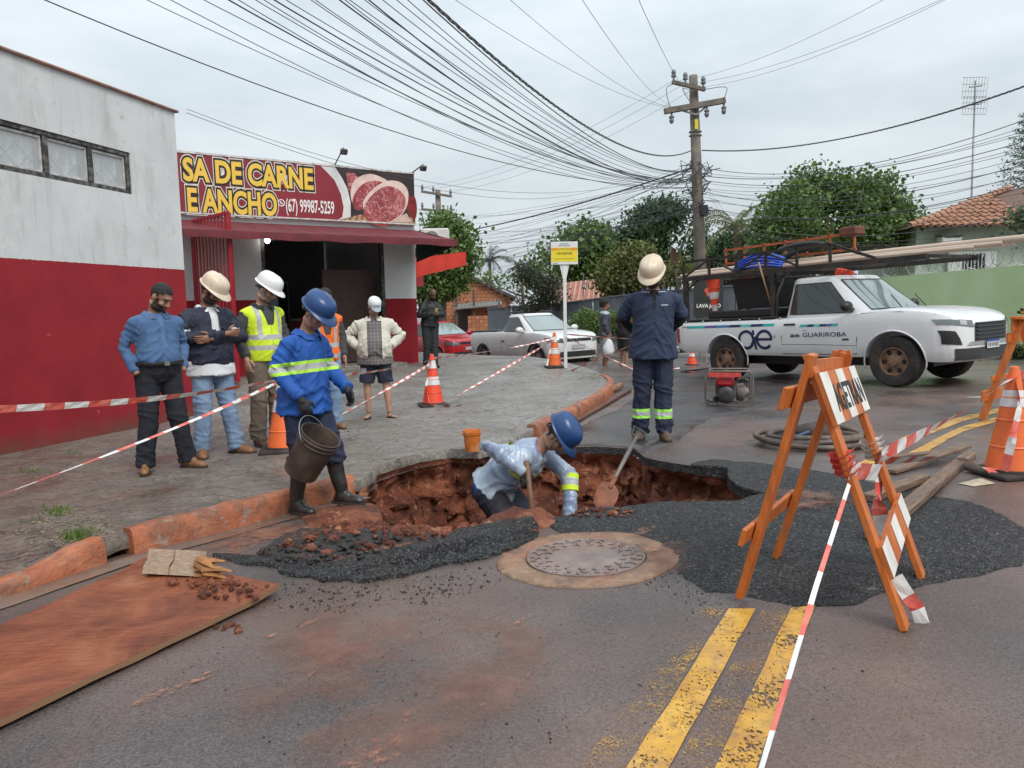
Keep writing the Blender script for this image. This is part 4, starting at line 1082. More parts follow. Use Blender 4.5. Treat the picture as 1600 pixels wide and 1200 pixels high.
b=MB();b.quad(Z(wl0,-.5),Z(wl1,-.5),Z(wl1,wl1 .z+.2),Z(wl0,wl0 .z+.1));b.quad(Z(wl0,-.5),Z(wl0,wl0 .z+.1),Z(wl0,wl0 .z+.1)+Vector((1,6,0)),Z(wl0,-.5)+Vector((1,6,0)));b.build('wall',M_GRN2,gh)
e0,e1=hp_(1421,356,-.2),hp_(1722,350,-.2);r1,r0=hp_(1722,285,3.6),hp_(1578,296,3.6)
b=MB();b.quad(e0,e1,r1,r0);b.add([e0,r0,e0+Vector((.6,7,0))],[(0,1,2)])
rd=b.build('roof',mat('roof_underlay',(.14,.08,.06),.9),gh)
tile=bpy.data.meshes.new('roof_tile');tb=MB();tl,tr=.46,.095
for j in range(2):
 for k2 in range(7):
  a=PI*k2/6;rr=tr*(1.0 if j==0 else .82);tb.v.append((rr*math.cos(a),-tl/2+j*tl,rr*math.sin(a)*.9+(.02 if j==0 else 0)))
tb.f=[(k2,k2+1,8+k2,7+k2)for k2 in range(6)];tile.from_pydata(tb.v,[],tb.f);tile.materials.append(M_TILE)
ux=(e1-e0).normalized();nrm=ux.cross((r1-e0)).normalized();uy=nrm.cross(ux).normalized()
Lslope=(r1-e1).dot(uy);Lx=(e1-e0).dot(ux);hipx,hipy=(r0-e0).dot(ux),(r0-e0).dot(uy)
cnt=0
ncol=int(Lx/.24)
for i in range(ncol):
 for j in range(int(Lslope/.36)):
  u,v=.1+i*.24,.2+j*.36
  if u<hipx*(v/hipy)+.05:continue
  if(e0+ux*u).x>hp_(1625,350).x:continue
  p=e0+ux*u+uy*v+nrm*.01
  t=bpy.data.objects.new('roof_tile',tile);COL.objects.link(t);t.parent=rd
  Mx=Matrix((ux,uy,nrm)).transposed().to_4x4();t.matrix_local=Matrix.Translation(p+nrm*rnd.uniform(-.006,.012))@Mx@Matrix.Rotation(rnd.uniform(-.03,.03),4,'Z');cnt+=1
hd=(r0-e0).normalized();hl=(r0-e0).length
for j in range(int(hl/.36)):
 p=e0+hd*(.2+j*.36)+nrm*.06;t=bpy.data.objects.new('hip_tile',tile);COL.objects.link(t);t.parent=rd
 sx=nrm.cross(hd).normalized()*-1;t.matrix_local=Matrix.Translation(p)@Matrix((-sx,hd,nrm)).transposed().to_4x4()@Matrix.Scale(1.25,4)
wq=hp_(1518,409,.5)
b=MB();b.box(wq,(1.5,.06,.62));w_=b.build('window',mat('white_window_frame',(.7,.72,.70),.5),gh)
b=MB();b.box(wq+Vector((.05,-.035,0)),(.7,.02,.5));b.build('pane',M_DGLASS,w_)
for i in range(14):b=MB();b.tube([wq+Vector((-.72+i*.11,-.09,-.33)),wq+Vector((-.72+i*.11,-.09,.33))],.012,5);b.build('bar',mat('white_bar',(.7,.7,.68),.5),w_)
p=hp_(1483,378,.2);b=MB();b.box(p,(.62,.35,.32),None,0,.03);b.build('air_conditioner_casing',MATS['aged_white_plastic'],gh)
b=MB();b.box(p+Vector((0,-.18,.13)),(.5,.02,.03));b.box(p+Vector((0,0,.19)),(.72,.42,.04));b.build('air_conditioner_hood',M_BLACKP,gh)
# people
def remesh(mb,voxel,it=4):
 me=bpy.data.meshes.new('r');me.from_pydata(mb.v,[],mb.f)
 return evaluated(me,[('REMESH',dict(mode='VOXEL',voxel_size=voxel)),('SMOOTH',dict(factor=.5,iterations=it))])
def get_np(me):
 n=len(me.vertices);co=np.empty(n*3);me.vertices.foreach_get('co',co);no=np.empty(n*3);me.vertices.foreach_get('normal',no)
 return co.reshape(-1,3),no.reshape(-1,3)
def displace(me,f):
 """f(co, normal) -> offset along the normal, per vertex"""
 co,no=get_np(me);d=np.array([f(c,n)for c,n in zip(co,no)]);me.vertices.foreach_set('co',(co+no*d[:,None]).ravel());me.update()
def submesh(me,mask,off=None):
 co,no=get_np(me)
 if off is not None:co=co+no*off(co)[:,None]
 fs=[tuple(p.vertices)for p,m in zip(me.polygons,mask)if m]
 if not fs:return None
 used=sorted({i for f in fs for i in f});mp_={o:i for i,o in enumerate(used)}
 r=bpy.data.meshes.new('s');r.from_pydata([tuple(co[i])for i in used],[],[tuple(mp_[i]for i in f)for f in fs]);return r
def centers(me):
 c=np.empty(len(me.polygons)*3);me.polygons.foreach_get('center',c);return c.reshape(-1,3)
def split_parts(me,name,m,parent,parts,drop=None):
 """faces that satisfy a test become children parts of their own"""
 ce=centers(me);left=np.ones(len(ce),bool)
 if drop is not None:left&=~np.array([bool(drop(c))for c in ce])
 made=[]
 for(pn,pm,test)in parts:
  mk=np.array([bool(test(c))for c in ce])&left;left&=~mk
  s=submesh(me,mk)
  if s:made.append((pn,pm,s))
 main=link(name,submesh(me,left),m,parent,180)
 for pn,pm,s in made:link(pn,s,pm,main,180)
 return main
def skin_mat(name,c):
 if name in MATS:return MATS[name]
 k=Mt(name);k.set('Base Color',k.ramp(k.noise(14,4),[(.3,tuple(v*.85 for v in c)),(.7,tuple(min(1,v*1.1)for v in c))]));k.set('Roughness',.5)
 k.set('Subsurface Weight',.08);k.b.inputs['Subsurface Radius'].default_value=(.01,.004,.002);MATS[name]=k.m;return k.m
def cloth(name,c,rough=.85,var=.18,vs=5,weave=260,fade=None):
 if name in MATS:return MATS[name]
 k=Mt(name);col=k.ramp(k.noise(vs,6,.6),[(.3,tuple(v*(1-var)for v in c)),(.7,tuple(min(1,v*(1+var))for v in c))])
 if fade:col=k.mix(k.ramp(k.noise(3.5,5,.65,k.co(loc=(3,1,2))),[(.45,0.0),(.7,.7)]),col,fade)
 k.set('Base Color',col);k.set('Roughness',rough)
 k.bump(k.math('ADD',k.math('MULTIPLY',k.noise(weave,2),.4),k.noise(22,5,.6)),.35,.01);MATS[name]=k.m;return k.m
def cap_dist(p,a,b):
 a,b,p=Vector(a),Vector(b),Vector(p);ab=b-a;t=(p-a).dot(ab)/max(1e-9,ab.length_squared);tc_=max(0,min(1,t))
 return(p-a-ab*tc_).length,t
class Pose:pass
TORSO=[(-.12,.125,.100,0),(-.06,.163,.122,-.005),(0,.166,.122,-.005),(.08,.154,.114,0),(.16,.147,.108,.003),(.26,.156,.112,.005),(.34,.166,.118,0),(.40,.155,.108,-.006),(.44,.120,.088,-.012),(.475,.085,.07,-.012),(.51,.06,.058,-.012)]
def person(label,base,face,H,pose,wear,vox=.010,group=None,hair_amt=.006):
 k=H/1.75;V=lambda*a:Vector(a)*k
 root=thing('person',label,'person',base,yaw_to(*face),group)
 g=pose.get
 pel=V(*g('pel',(0,0,.93)));R=Matrix.Rotation(math.radians(g('twist',0)),3,'Z')@Matrix.Rotation(math.radians(g('slean',0)),3,'Y')@Matrix.Rotation(-math.radians(g('lean',0)),3,'X')
 bw=g('build',1.0);gut=g('gut',0.0);bend=math.radians(g('bend',0))
 def spine(h,x=0.0,y=0.0):
  """point along the (slightly curved) spine"""
  t=max(0,h)/.5;Rb=R@Matrix.Rotation(-bend*t*.5,3,'X')
  return pel+Rb@(Vector((x,y,h))*k)
 def torso(mb,e,h0=-.13,h1=.6,n=22):
  pts,rs=[],[]
  h0,h1=max(h0,TORSO[0][0]),min(h1,TORSO[-1][0]);hs=[q[0]for q in TORSO]
  for i in range(15):
   h=h0+(h1-h0)*i/14;rx,ry,yo=[float(np.interp(h,hs,[q[j]for q in TORSO]))for j in(1,2,3)]
   gg=gut*math.exp(-((h-.10)/.13)**2)
   pts.append(spine(h,0,yo+gg*.6));rs.append(((rx*bw+gg*.25+e)*k,(ry*bw+gg*.55+e)*k))
  mb.tube(pts,rs,n,True,0,R@Vector((1,0,0)))
 sh={s:spine(.405,sg_*.172*bw,-.012)for s,sg_ in(('R',1),('L',-1))}
 arms,legs={},{}
 dflt={'R':((.228,-.03,1.13),(.225,.05,.88)),'L':((-.228,-.03,1.13),(-.225,.05,.88))}
 for s in 'RL':arms[s]=[sh[s]]+[V(*q)for q in g('arm'+s,dflt[s])[:2]]
 dl={'R':((.10,.02,.49),(.11,-.02,.085),12),'L':((-.10,.02,.49),(-.11,-.02,.085),-12)}
 for s,sg_ in(('R',1),('L',-1)):
  kn,an,ty=g('leg'+s,dl[s]);hipj=pel+R@(Vector((sg_*.092,0,-.03))*k);legs[s]=[hipj,V(*kn),V(*an),ty]
 hp,hy=math.radians(g('hp',15)),math.radians(g('hy',0))
 Rh=Matrix.Rotation(hy,3,'Z')@Matrix.Rotation(math.radians(g('ht',0)),3,'Y')@Matrix.Rotation(-hp,3,'X')
 nb=spine(.49,0,-.012);Rn=Matrix.Rotation(hy*.5,3,'Z')@Matrix.Rotation(-hp*.75,3,'X')
 hc=nb+Rn@V(0,.02,.176);kh=k*g('headscale',1.0)
 HX=Matrix.Translation(hc)@Rh.to_4x4()@Matrix.Scale(kh,4)
 Hinv=HX.inverted()
 b=MB();torso(b,-.012)
 for s in 'RL':
  a=arms[s];b.ell(a[0],V(.052,.052,.055));b.tube([spine(.43),a[0]],[.055*k,.045*k],12)
  mid=(a[1]+a[2])/2
  b.tube([a[0],a[0].lerp(a[1],.5),a[1],a[1].lerp(a[2],.3),a[2]],[q*k for q in(.048,.044,.037,.036,.026)],12)
  l=legs[s]
  b.tube([l[0],l[0].lerp(l[1],.4),l[1],l[1].lerp(l[2],.32),l[2]],[q*k for q in(.085,.076,.053,.053,.036)],14)
  f=Matrix.Rotation(-math.radians(l[3]),3,'Z')@Vector((0,1,0));Rf=Matrix.Rotation(-math.radians(l[3]),3,'Z')
  b.ell(l[2]+f*.085*k+V(0,0,-.052),V(.036,.10,.022),Rf);b.ell(l[2]+f*-.02*k+V(0,0,-.04),V(.028,.042,.036),Rf)
 hb=MB()
 hb.ell((0,-.012,.03),(.074,.094,.088));hb.ell((0,.022,-.045),(.056,.070,.078));hb.ell((0,.058,-.098),(.026,.024,.020))
 hb.tube([(0,.088,.022),(0,.102,-.010),(0,.114,-.030)],[.008,.012,.016],8);hb.ell((0,.102,-.034),(.019,.012,.009))
 hb.ell((0,.074,.034),(.050,.018,.012));hb.ell((0,.083,-.068),(.024,.010,.009));hb.ell((0,.084,-.056),(.020,.009,.005))
 for sg_ in(1,-1):hb.ell((sg_*.077,-.008,-.012),(.010,.024,.033));hb.ell((sg_*.038,.062,-.030),(.022,.022,.02));hb.ell((sg_*.05,.01,-.085),(.014,.05,.02))
 b.add([HX@Vector(v)for v in hb.v],hb.f)
 b.tube([spine(.45,0,-.012),nb+V(0,0,.01),HX@Vector((0,-.022,-.06))],[.066*k,.054*k,.052*k],14)
 gl=wear.get('gloves');fing=MB();glove=MB()
 for s,sg_ in(('R',1),('L',-1)):
  a=arms[s];fd=(a[2]-a[1]).normalized()
  hd=g('hand'+s,None)
  if hd=='hide':continue
  d,th,curl=hd if hd else(fd,(0,1,0),.35)
  d=Vector(d).normalized();th=Vector(th);th=(th-d*th.dot(d)).normalized();n_=d.cross(th)*(-1 if s=='R' else 1);w=a[2]
  big=1.18 if gl else 1.0;tgt=glove if gl else fing
  Rm=Matrix((th,d,n_)).transposed();(glove if gl else b).ell(w+d*.048*k,V(.041*big,.054,.019*big),Rm)
  if not gl:b.tube([w-fd*.02*k,w+d*.03*k],[.026*k,.027*k],10)
  else:glove.tube([w-fd*.05*k,w+d*.03*k],[.036*k,.032*k],12)
  for i,(of,L)in enumerate(((.030,.070),(.010,.078),(-.010,.073),(-.029,.057))):
   p=w+d*.088*k+th*of*k*big;pts=[p-d*.02*k,p];c_=d.copy();
   for j,fr in enumerate((.45,.3,.25)):
    ang=curl*(1.0+.25*i*.3)*(j*.5+.7);c_=(Matrix.Rotation(ang,3,th if s=='R' else th))@c_ if False else(c_*math.cos(ang)+n_*math.sin(ang)).normalized()if j==0 else(c_*math.cos(ang)+(c_.cross(th)*(1 if(c_.cross(th)).dot(n_)>0 or j else-1))*0+(n_*math.cos(curl*j)-d*math.sin(curl*j)).normalized()*math.sin(ang)).normalized()
    pts.append(pts[-1]+c_*L*fr*k)
   tgt.tube(pts,[q*k*big for q in(.009,.0092,.0088,.008,.0065)],7)
  p=w+d*.02*k+th*.034*k;td=(d*.62+th*.62+n_*.25).normalized();td2=(d*.9+th*.15+n_*.4).normalized()
  tgt.tube([p,p+td*.035*k,p+td*.035*k+td2*.03*k,p+td*.035*k+td2*.052*k],[q*k*big for q in(.012,.0115,.0095,.007)],7)
 me=remesh(b,vox*.85,3)
 bm=bmesh.new();bm.from_mesh(me)
 if fing.v:
  tmp=bpy.data.meshes.new('f');tmp.from_pydata(fing.v,[],fing.f);bm.from_mesh(tmp)
 full=bpy.data.meshes.new('body');bm.to_mesh(full);bm.free()
 body=link('body',full,skin_mat(wear['skin'][0],wear['skin'][1]),root,180)
 ce=centers(me);hl=np.array([tuple(Hinv@Vector(c))for c in ce]);X,Y,Zh=hl[:,0],hl[:,1],hl[:,2];R3=np.sqrt(X**2+Y**2+Zh**2)
 hat=wear.get('hat');hm=wear.get('hair')
 if hm:
  mk=(R3<.17)&(Zh>np.where(Y>.045,.072,np.where(Y>-.03,.012,-.065)))&~((np.abs(X)>.076)&(Zh<.03))&~((Y>.02)&(Zh<.05))
  if hat:mk&=Zh<.085
  amt=hair_amt*k if not hat else .004*k
  def off(co):
   return np.array([amt*(1+.8*noise.noise(Vector(c)*45/k)+(.5*noise.noise(Vector(c)*90/k)))for c in co])
  s_=submesh(me,mk,off)
  if s_:link('hair',s_,hm,body,180)
 if wear.get('beard'):
  mk=(R3<.17)&(Y>.0)&(Zh<-.035-.25*np.abs(Y-.05))&(Zh>-.125)&~((np.abs(X)<.02)&(np.abs(Zh+.064)<.008))&(R3>.06)
  mk|=(R3<.17)&(np.abs(X)>.045)&(np.abs(X)<.072)&(Y>.012)&(Y<.04)&(Zh<.0)&(Zh>-.08)
  mk|=(np.abs(X)<.03)&(Y>.08)&(Zh<-.042)&(Zh>-.055)
  s_=submesh(me,mk,lambda co:np.full(len(co),.0035*k))
  if s_:link('beard',s_,wear['beard'],body,180)
 eb=mat('dark_eye',(.02,.014,.012),.25,var=0);bb_=mat('dark_brow',(.025,.018,.014),.8,var=0)
 for sg_ in(1,-1):
  q=MB();q.ell((sg_*.031,.079,.008),(.0125,.008,.006),None,10,6);q.v=[tuple(HX@Vector(v))for v in q.v];q.build('eye',eb,body,180)
  q=MB();q.tube([(sg_*.015,.092,.030),(sg_*.033,.090,.037),(sg_*.05,.076,.032)],[.003,.0042,.002],6);q.v=[tuple(HX@Vector(v))for v in q.v];q.build('eyebrow',bb_,body,180)
 if wear.get('glasses'):
  q=MB()
  for sg_ in(1,-1):
   q.tube([(sg_*.033+.021*math.cos(a),.098-abs(math.cos(a)*.004),.006+.017*math.sin(a))for a in[2*PI*i/14 for i in range(14)]],.0025,5,closed=True);q.tube([(sg_*.054,.094,.010),(sg_*.078,-.005,.012)],.0022,5)
  q.tube([(-.012,.100,.01),(.012,.100,.01)],.0022,5);q.v=[tuple(HX@Vector(v))for v in q.v];q.build('glasses',mat('black_plastic',(.015,.015,.015),.35,var=0),body)
 if hat:headgear(hat,HX,root)
 joints=[arms['R'][1],arms['L'][1],legs['R'][1],legs['L'][1],legs['R'][2],legs['L'][2],sh['R'],sh['L'],pel]
 seed=len(label)*1.37
 def segd(co,a,b_):
  a,b_=np.array(a),np.array(b_);ab=b_-a;t_=np.clip(((co-a)@ab)/max(1e-9,ab@ab),0,1);return np.linalg.norm(co-a-t_[:,None]*ab,axis=1),t_
 def wrinkles(me,amp,kind):
  co,no=get_np(me);n_=len(co);best=np.full(n_,9.0);S=np.zeros(n_);typ=np.zeros(n_,int);lens={}
  limbs=[(1,arms[s][:3])for s in 'RL']if kind=='top' else[(2,legs[s][:3])for s in 'RL']
  for code,pts in limbs:
   l1=(pts[1]-pts[0]).length/k;l2=(pts[2]-pts[1]).length/k
   for(a_,b_,s0,L_)in((pts[0],pts[1],0,l1),(pts[1],pts[2],l1,l2)):
    d,t_=segd(co,a_,b_);m_=d<best;best[m_]=d[m_];S[m_]=s0+t_[m_]*L_;typ[m_]=code;lens[code]=(l1,l1+l2)
  typ[best>(.10 if kind=='top' else .2)*k]=0
  ridge=lambda q:max(0,1-abs(q)*2.6)**1.6
  out=np.zeros(n_)
  for i in range(n_):
   v=Vector(co[i])/k;s_=S[i]
   if typ[i]==1:
    l1,lt=lens[1];e=.45+1.2*math.exp(-((s_-l1)/.09)**2)+.7*math.exp(-((s_-lt)/.10)**2)+.5*math.exp(-(s_/.1)**2)
    f=ridge(noise.noise(Vector((s_*19+v.x*5+v.z*3,v.x*5+seed,v.y*5))))*e+.5*ridge(noise.noise(Vector((s_*6,v.x*12,v.y*12+seed))))
   elif typ[i]==2:
    l1,lt=lens[2];kn_=math.exp(-((s_-l1)/.10)**2);an_=math.exp(-((s_-lt)/.16)**2);hp_=math.exp(-(s_/.14)**2)
    f=ridge(noise.noise(Vector((s_*17+v.x*6,v.x*5+seed,v.y*5))))*(.2+1.0*kn_+1.3*an_+.4*hp_)+ridge(noise.noise(Vector((s_*4.0+v.x*4,v.x*13+seed,v.y*13))))*(.75-.4*kn_)
   else:
    lo_=sstep(1.30,1.0,v.z);sg_=1 if v.x>0 else-1
    f=ridge(noise.noise(Vector((v.x*9+sg_*v.z*5,v.y*9+seed,v.z*3.2))))*(.5+.6*lo_)+ridge(noise.noise(Vector((v.x*4+seed,v.y*6,v.z*13+sg_*v.x*9))))*(.25+.6*lo_)
   out[i]=amp*k*(1.75*f-.55+.35*noise.noise(v*9+Vector((seed,0,0)))+.15*noise.noise(v*30))
  me.vertices.foreach_set('co',(co+no*out[:,None]).ravel());me.update()
 def bisect(me,cuts):
  if not cuts:return me
  bm=bmesh.new();bm.from_mesh(me)
  for(c_,n_)in cuts:bmesh.ops.bisect_plane(bm,geom=bm.verts[:]+bm.edges[:]+bm.faces[:],plane_co=Vector(c_)*k,plane_no=Vector(n_),dist=1e-5)
  r_=bpy.data.meshes.new('b');bm.to_mesh(r_);bm.free();return r_
 def garment(nm,w,sleeves=True):
  e=w.get('ease',.016)*.82;mb=MB();torso(mb,e,w.get('hem',-.12),w.get('top',.49))
  if 'flare' in w:h0=w['flare'][0];mb.tube([spine(.05),spine(h0)],[((.165*bw+gut*.25+e)*k,(.122*bw+gut*.5+e)*k),((.175*bw+gut*.2+e+w['flare'][1])*k,(.13*bw+gut*.45+e+w['flare'][1])*k)],22,True,0,R@Vector((1,0,0)))
  for s in 'RL':
   a=arms[s];mb.ell(a[0]+V(0,0,-.008),V(.052+e*.6,.052+e*.7,.052+e*.5));mb.tube([spine(.425),spine(.43).lerp(a[0],.5),a[0]+V(0,0,.0)],[.07*k,(.058+e*.3)*k,(.046+e*.5)*k],12)
   if not sleeves:continue
   es=w.get('sease',e)
   if w.get('sleeve','long')=='long':
    end=a[2]+(a[2]-a[1]).normalized()*w.get('cuff',-.01)*k
    mb.tube([a[0],a[0].lerp(a[1],.5),a[1],a[1].lerp(end,.45),end],[q*k for q in(.050+es*.9,.046+es*.9,.040+es,.037+es*.9,.030+es*.8)],14)
   else:mb.tube([a[0],a[0].lerp(a[1],.45),a[0].lerp(a[1],w.get('slen',.8))],[q*k for q in(.050+es*.9,.048+es,.05+es)],14)
  me=remesh(mb,vox,4);wrinkles(me,w.get('wr',.0055),'top');me=bisect(me,w.get('cuts'));return split_parts(me,nm,w['mat'],root,[(a_,b_,(lambda c,t=t_:t(Vector(c)/k)))for a_,b_,t_ in w.get('parts',[])],drop=(lambda c:w['drop'](Vector(c)/k))if 'drop' in w else None)
 t=wear.get('trousers')
 if t:
  e=t.get('ease',.018);mb=MB();torso(mb,e*.35,-.13,t.get('rise',.05))
  for s in 'RL':
   l=legs[s]
   if t.get('len','long')=='long':
    end=l[2]+V(0,0,-.02)
    if 'drop_hem' in t:mb.tube([l[0]+V(0,0,.03),l[0].lerp(l[1],.45),l[1],l[1].lerp(l[2],.22),l[1].lerp(l[2],.34)],[q*k for q in(.088+e*.8,.078+e*.8,.06+e,.062+e,.06+e*1.1)],16)
    else:mb.tube([l[0]+V(0,0,.03),l[0].lerp(l[1],.45),l[1],l[1].lerp(l[2],.4),l[1].lerp(l[2],.85),end],[q*k for q in(.088+e*.8,.078+e*.8,.058+e,.054+e,.046+e*1.15,.05+e)],16)
   else:mb.tube([l[0]+V(0,0,.03),l[0].lerp(l[1],.45),l[0].lerp(l[1],t.get('slen',1.0))],[q*k for q in(.094+e,.088+e,.085+e)],16)
  me=remesh(mb,vox,3);wrinkles(me,t.get('wr',.0065),'legs');me=bisect(me,t.get('cuts'));split_parts(me,t.get('name','trousers'),t['mat'],root,[(a_,b_,(lambda c,tt=t_:tt(Vector(c)/k)))for a_,b_,t_ in t.get('parts',[])])
 for nm,key,sl in(('shirt','shirt',True),('jacket','jacket',True),('safety_vest','vest',False)):
  if wear.get(key):
   o=garment(wear[key].get('name',nm),wear[key],sl)
   if wear[key].get('collar'):
    q=MB();cc=wear[key]['collar'];n_=20;ce_=wear[key].get('ease',.016)
    rows=[]
    for i in range(n_+1):
     a=math.radians(-250+320*i/n_);a=math.radians(90+20+320*i/n_)
     dx,dy=math.cos(a),math.sin(a)
     for(rr,hh)in((.084+ce_*.6,.455),(.074+ce_*.5,.512),(.102+ce_*.7,.474)):
      q.v.append(tuple(spine(hh-(.03 if dy>.6 else 0),dx*rr*1.05,dy*rr*.98-.008+(.014 if dy>.5 else 0))))
    q.f=[(3*i+j,3*i+3+j,3*i+4+j,3*i+1+j)for i in range(n_)for j in(0,1)];q.mi=[0]*len(q.f);q.build('collar',cc,o,60)
 if wear.get('belt'):
  q=MB();pts=[pel+R@V((.166*bw+gut*.25+.022)*math.cos(a),(.122*bw+gut*.5+.024)*math.sin(a)+gut*.4-.003,.055)for a in[2*PI*i/28 for i in range(28)]]
  q.tube(pts,[(.006*k,.019*k)]*28,6,closed=True,side=None);bo=q.build('belt',wear['belt'],root)
  q=MB();q.box(pel+R@V(0,(.122*bw+gut*.5+.03)+gut*.4,.055),(.045*k,.008,.035*k),R);q.build('buckle',M_STEEL,bo)
 st=wear.get('shoes')
 for s in 'RL':
  l=legs[s];an=l[2];Rf=Matrix.Rotation(-math.radians(l[3]),3,'Z');f=Rf@Vector((0,1,0))
  if not st:break
  kind,m1,m2=st
  sole=[Rf@(Vector((.044*math.cos(a)*(1.0 if math.sin(a)>0 else .82),.145*math.sin(a)+.055,0))*k)for a in[2*PI*i/22 for i in range(22)]]
  if kind=='sandal':
   q=MB();q.prism([(p.x,p.y)for p in sole],an+V(0,0,-.088),(1,0,0),(0,1,0),.016*k);fo=q.build('sandal',m1,root)
   q=MB();c0=an+f*.115*k+V(0,0,-.045)
   for sg_ in(1,-1):q.tube([c0+f*.03*k+V(0,0,-.012),c0+Rf@V(sg_*.03,-.02,.004),an+Rf@V(sg_*.042,.05,-.075)],.005*k,5)
   q.build('strap',m2,fo);continue
  mb=MB()
  if kind=='boot':
   up=l[2].lerp(l[1],.86);mb.tube([an+V(0,0,-.05),an+V(0,-.0,.03),an.lerp(up,.45),up],[.046*k,.055*k,.062*k,.070*k],16)
  else:mb.tube([an+V(0,0,-.05),an+V(0,0,.03 if kind=='shoe' else .075)],[.044*k,.048*k],14)
  wd=1.12 if kind!='shoe' else 1.0
  mb.ell(an+f*.085*k+V(0,0,-.046),V(.043*wd,.112,.036*wd),Rf);mb.ell(an+f*-.025*k+V(0,0,-.045),V(.038*wd,.05,.042),Rf);mb.ell(an+f*.03*k+V(0,0,-.02),V(.04*wd,.07,.045),Rf);mb.ell(an+f*.15*k+V(0,0,-.055),V(.037*wd,.05,.025*wd),Rf)
  me=remesh(mb,.008,2)
  zs_=an.z-.082*k
  co,no=get_np(me);co[:,2]=np.maximum(co[:,2],zs_);me.vertices.foreach_set('co',co.ravel());me.update()
  if kind=='boot':displace(me,lambda c,n:.004*k*noise.noise(Vector((c[0]*8,c[1]*8,c[2]*26)))*(1 if c[2]>an.z else 0))
  bo=link('boot' if kind!='shoe' else 'shoe',me,m1,root,180)
  q=MB();q.prism([(p.x*1.06*wd,p.y*1.04)for p in sole],an+V(0,0,-.0865),(1,0,0),(0,1,0),.024*k);q.build('sole',m2,bo)
 if gl and glove.v:
  bm=bmesh.new();tmp=bpy.data.meshes.new('g');tmp.from_pydata(glove.v,[],glove.f);bm.from_mesh(tmp)
  cut=np.array([v.co.x for v in bm.verts]);bm.free()
  rg=remesh(glove,.006 if vox<.012 else .01,2);ce=centers(rg)
  for s in 'RL':
   mk=np.array([(Vector(c)-arms[s][2]).length<(Vector(c)-arms['L' if s=='R' else 'R'][2]).length for c in ce]);sm_=submesh(rg,mk)
   if sm_:link('glove',sm_,gl,root,180)
 info=Pose();info.root,info.arms,info.legs,info.HX,info.k,info.spine,info.pel=root,arms,legs,HX,k,spine,pel
 Mw=Matrix.Translation(Vector(base))@Matrix.Rotation(yaw_to(*face),4,'Z');info.Mw=Mw;info.body=body
 return info
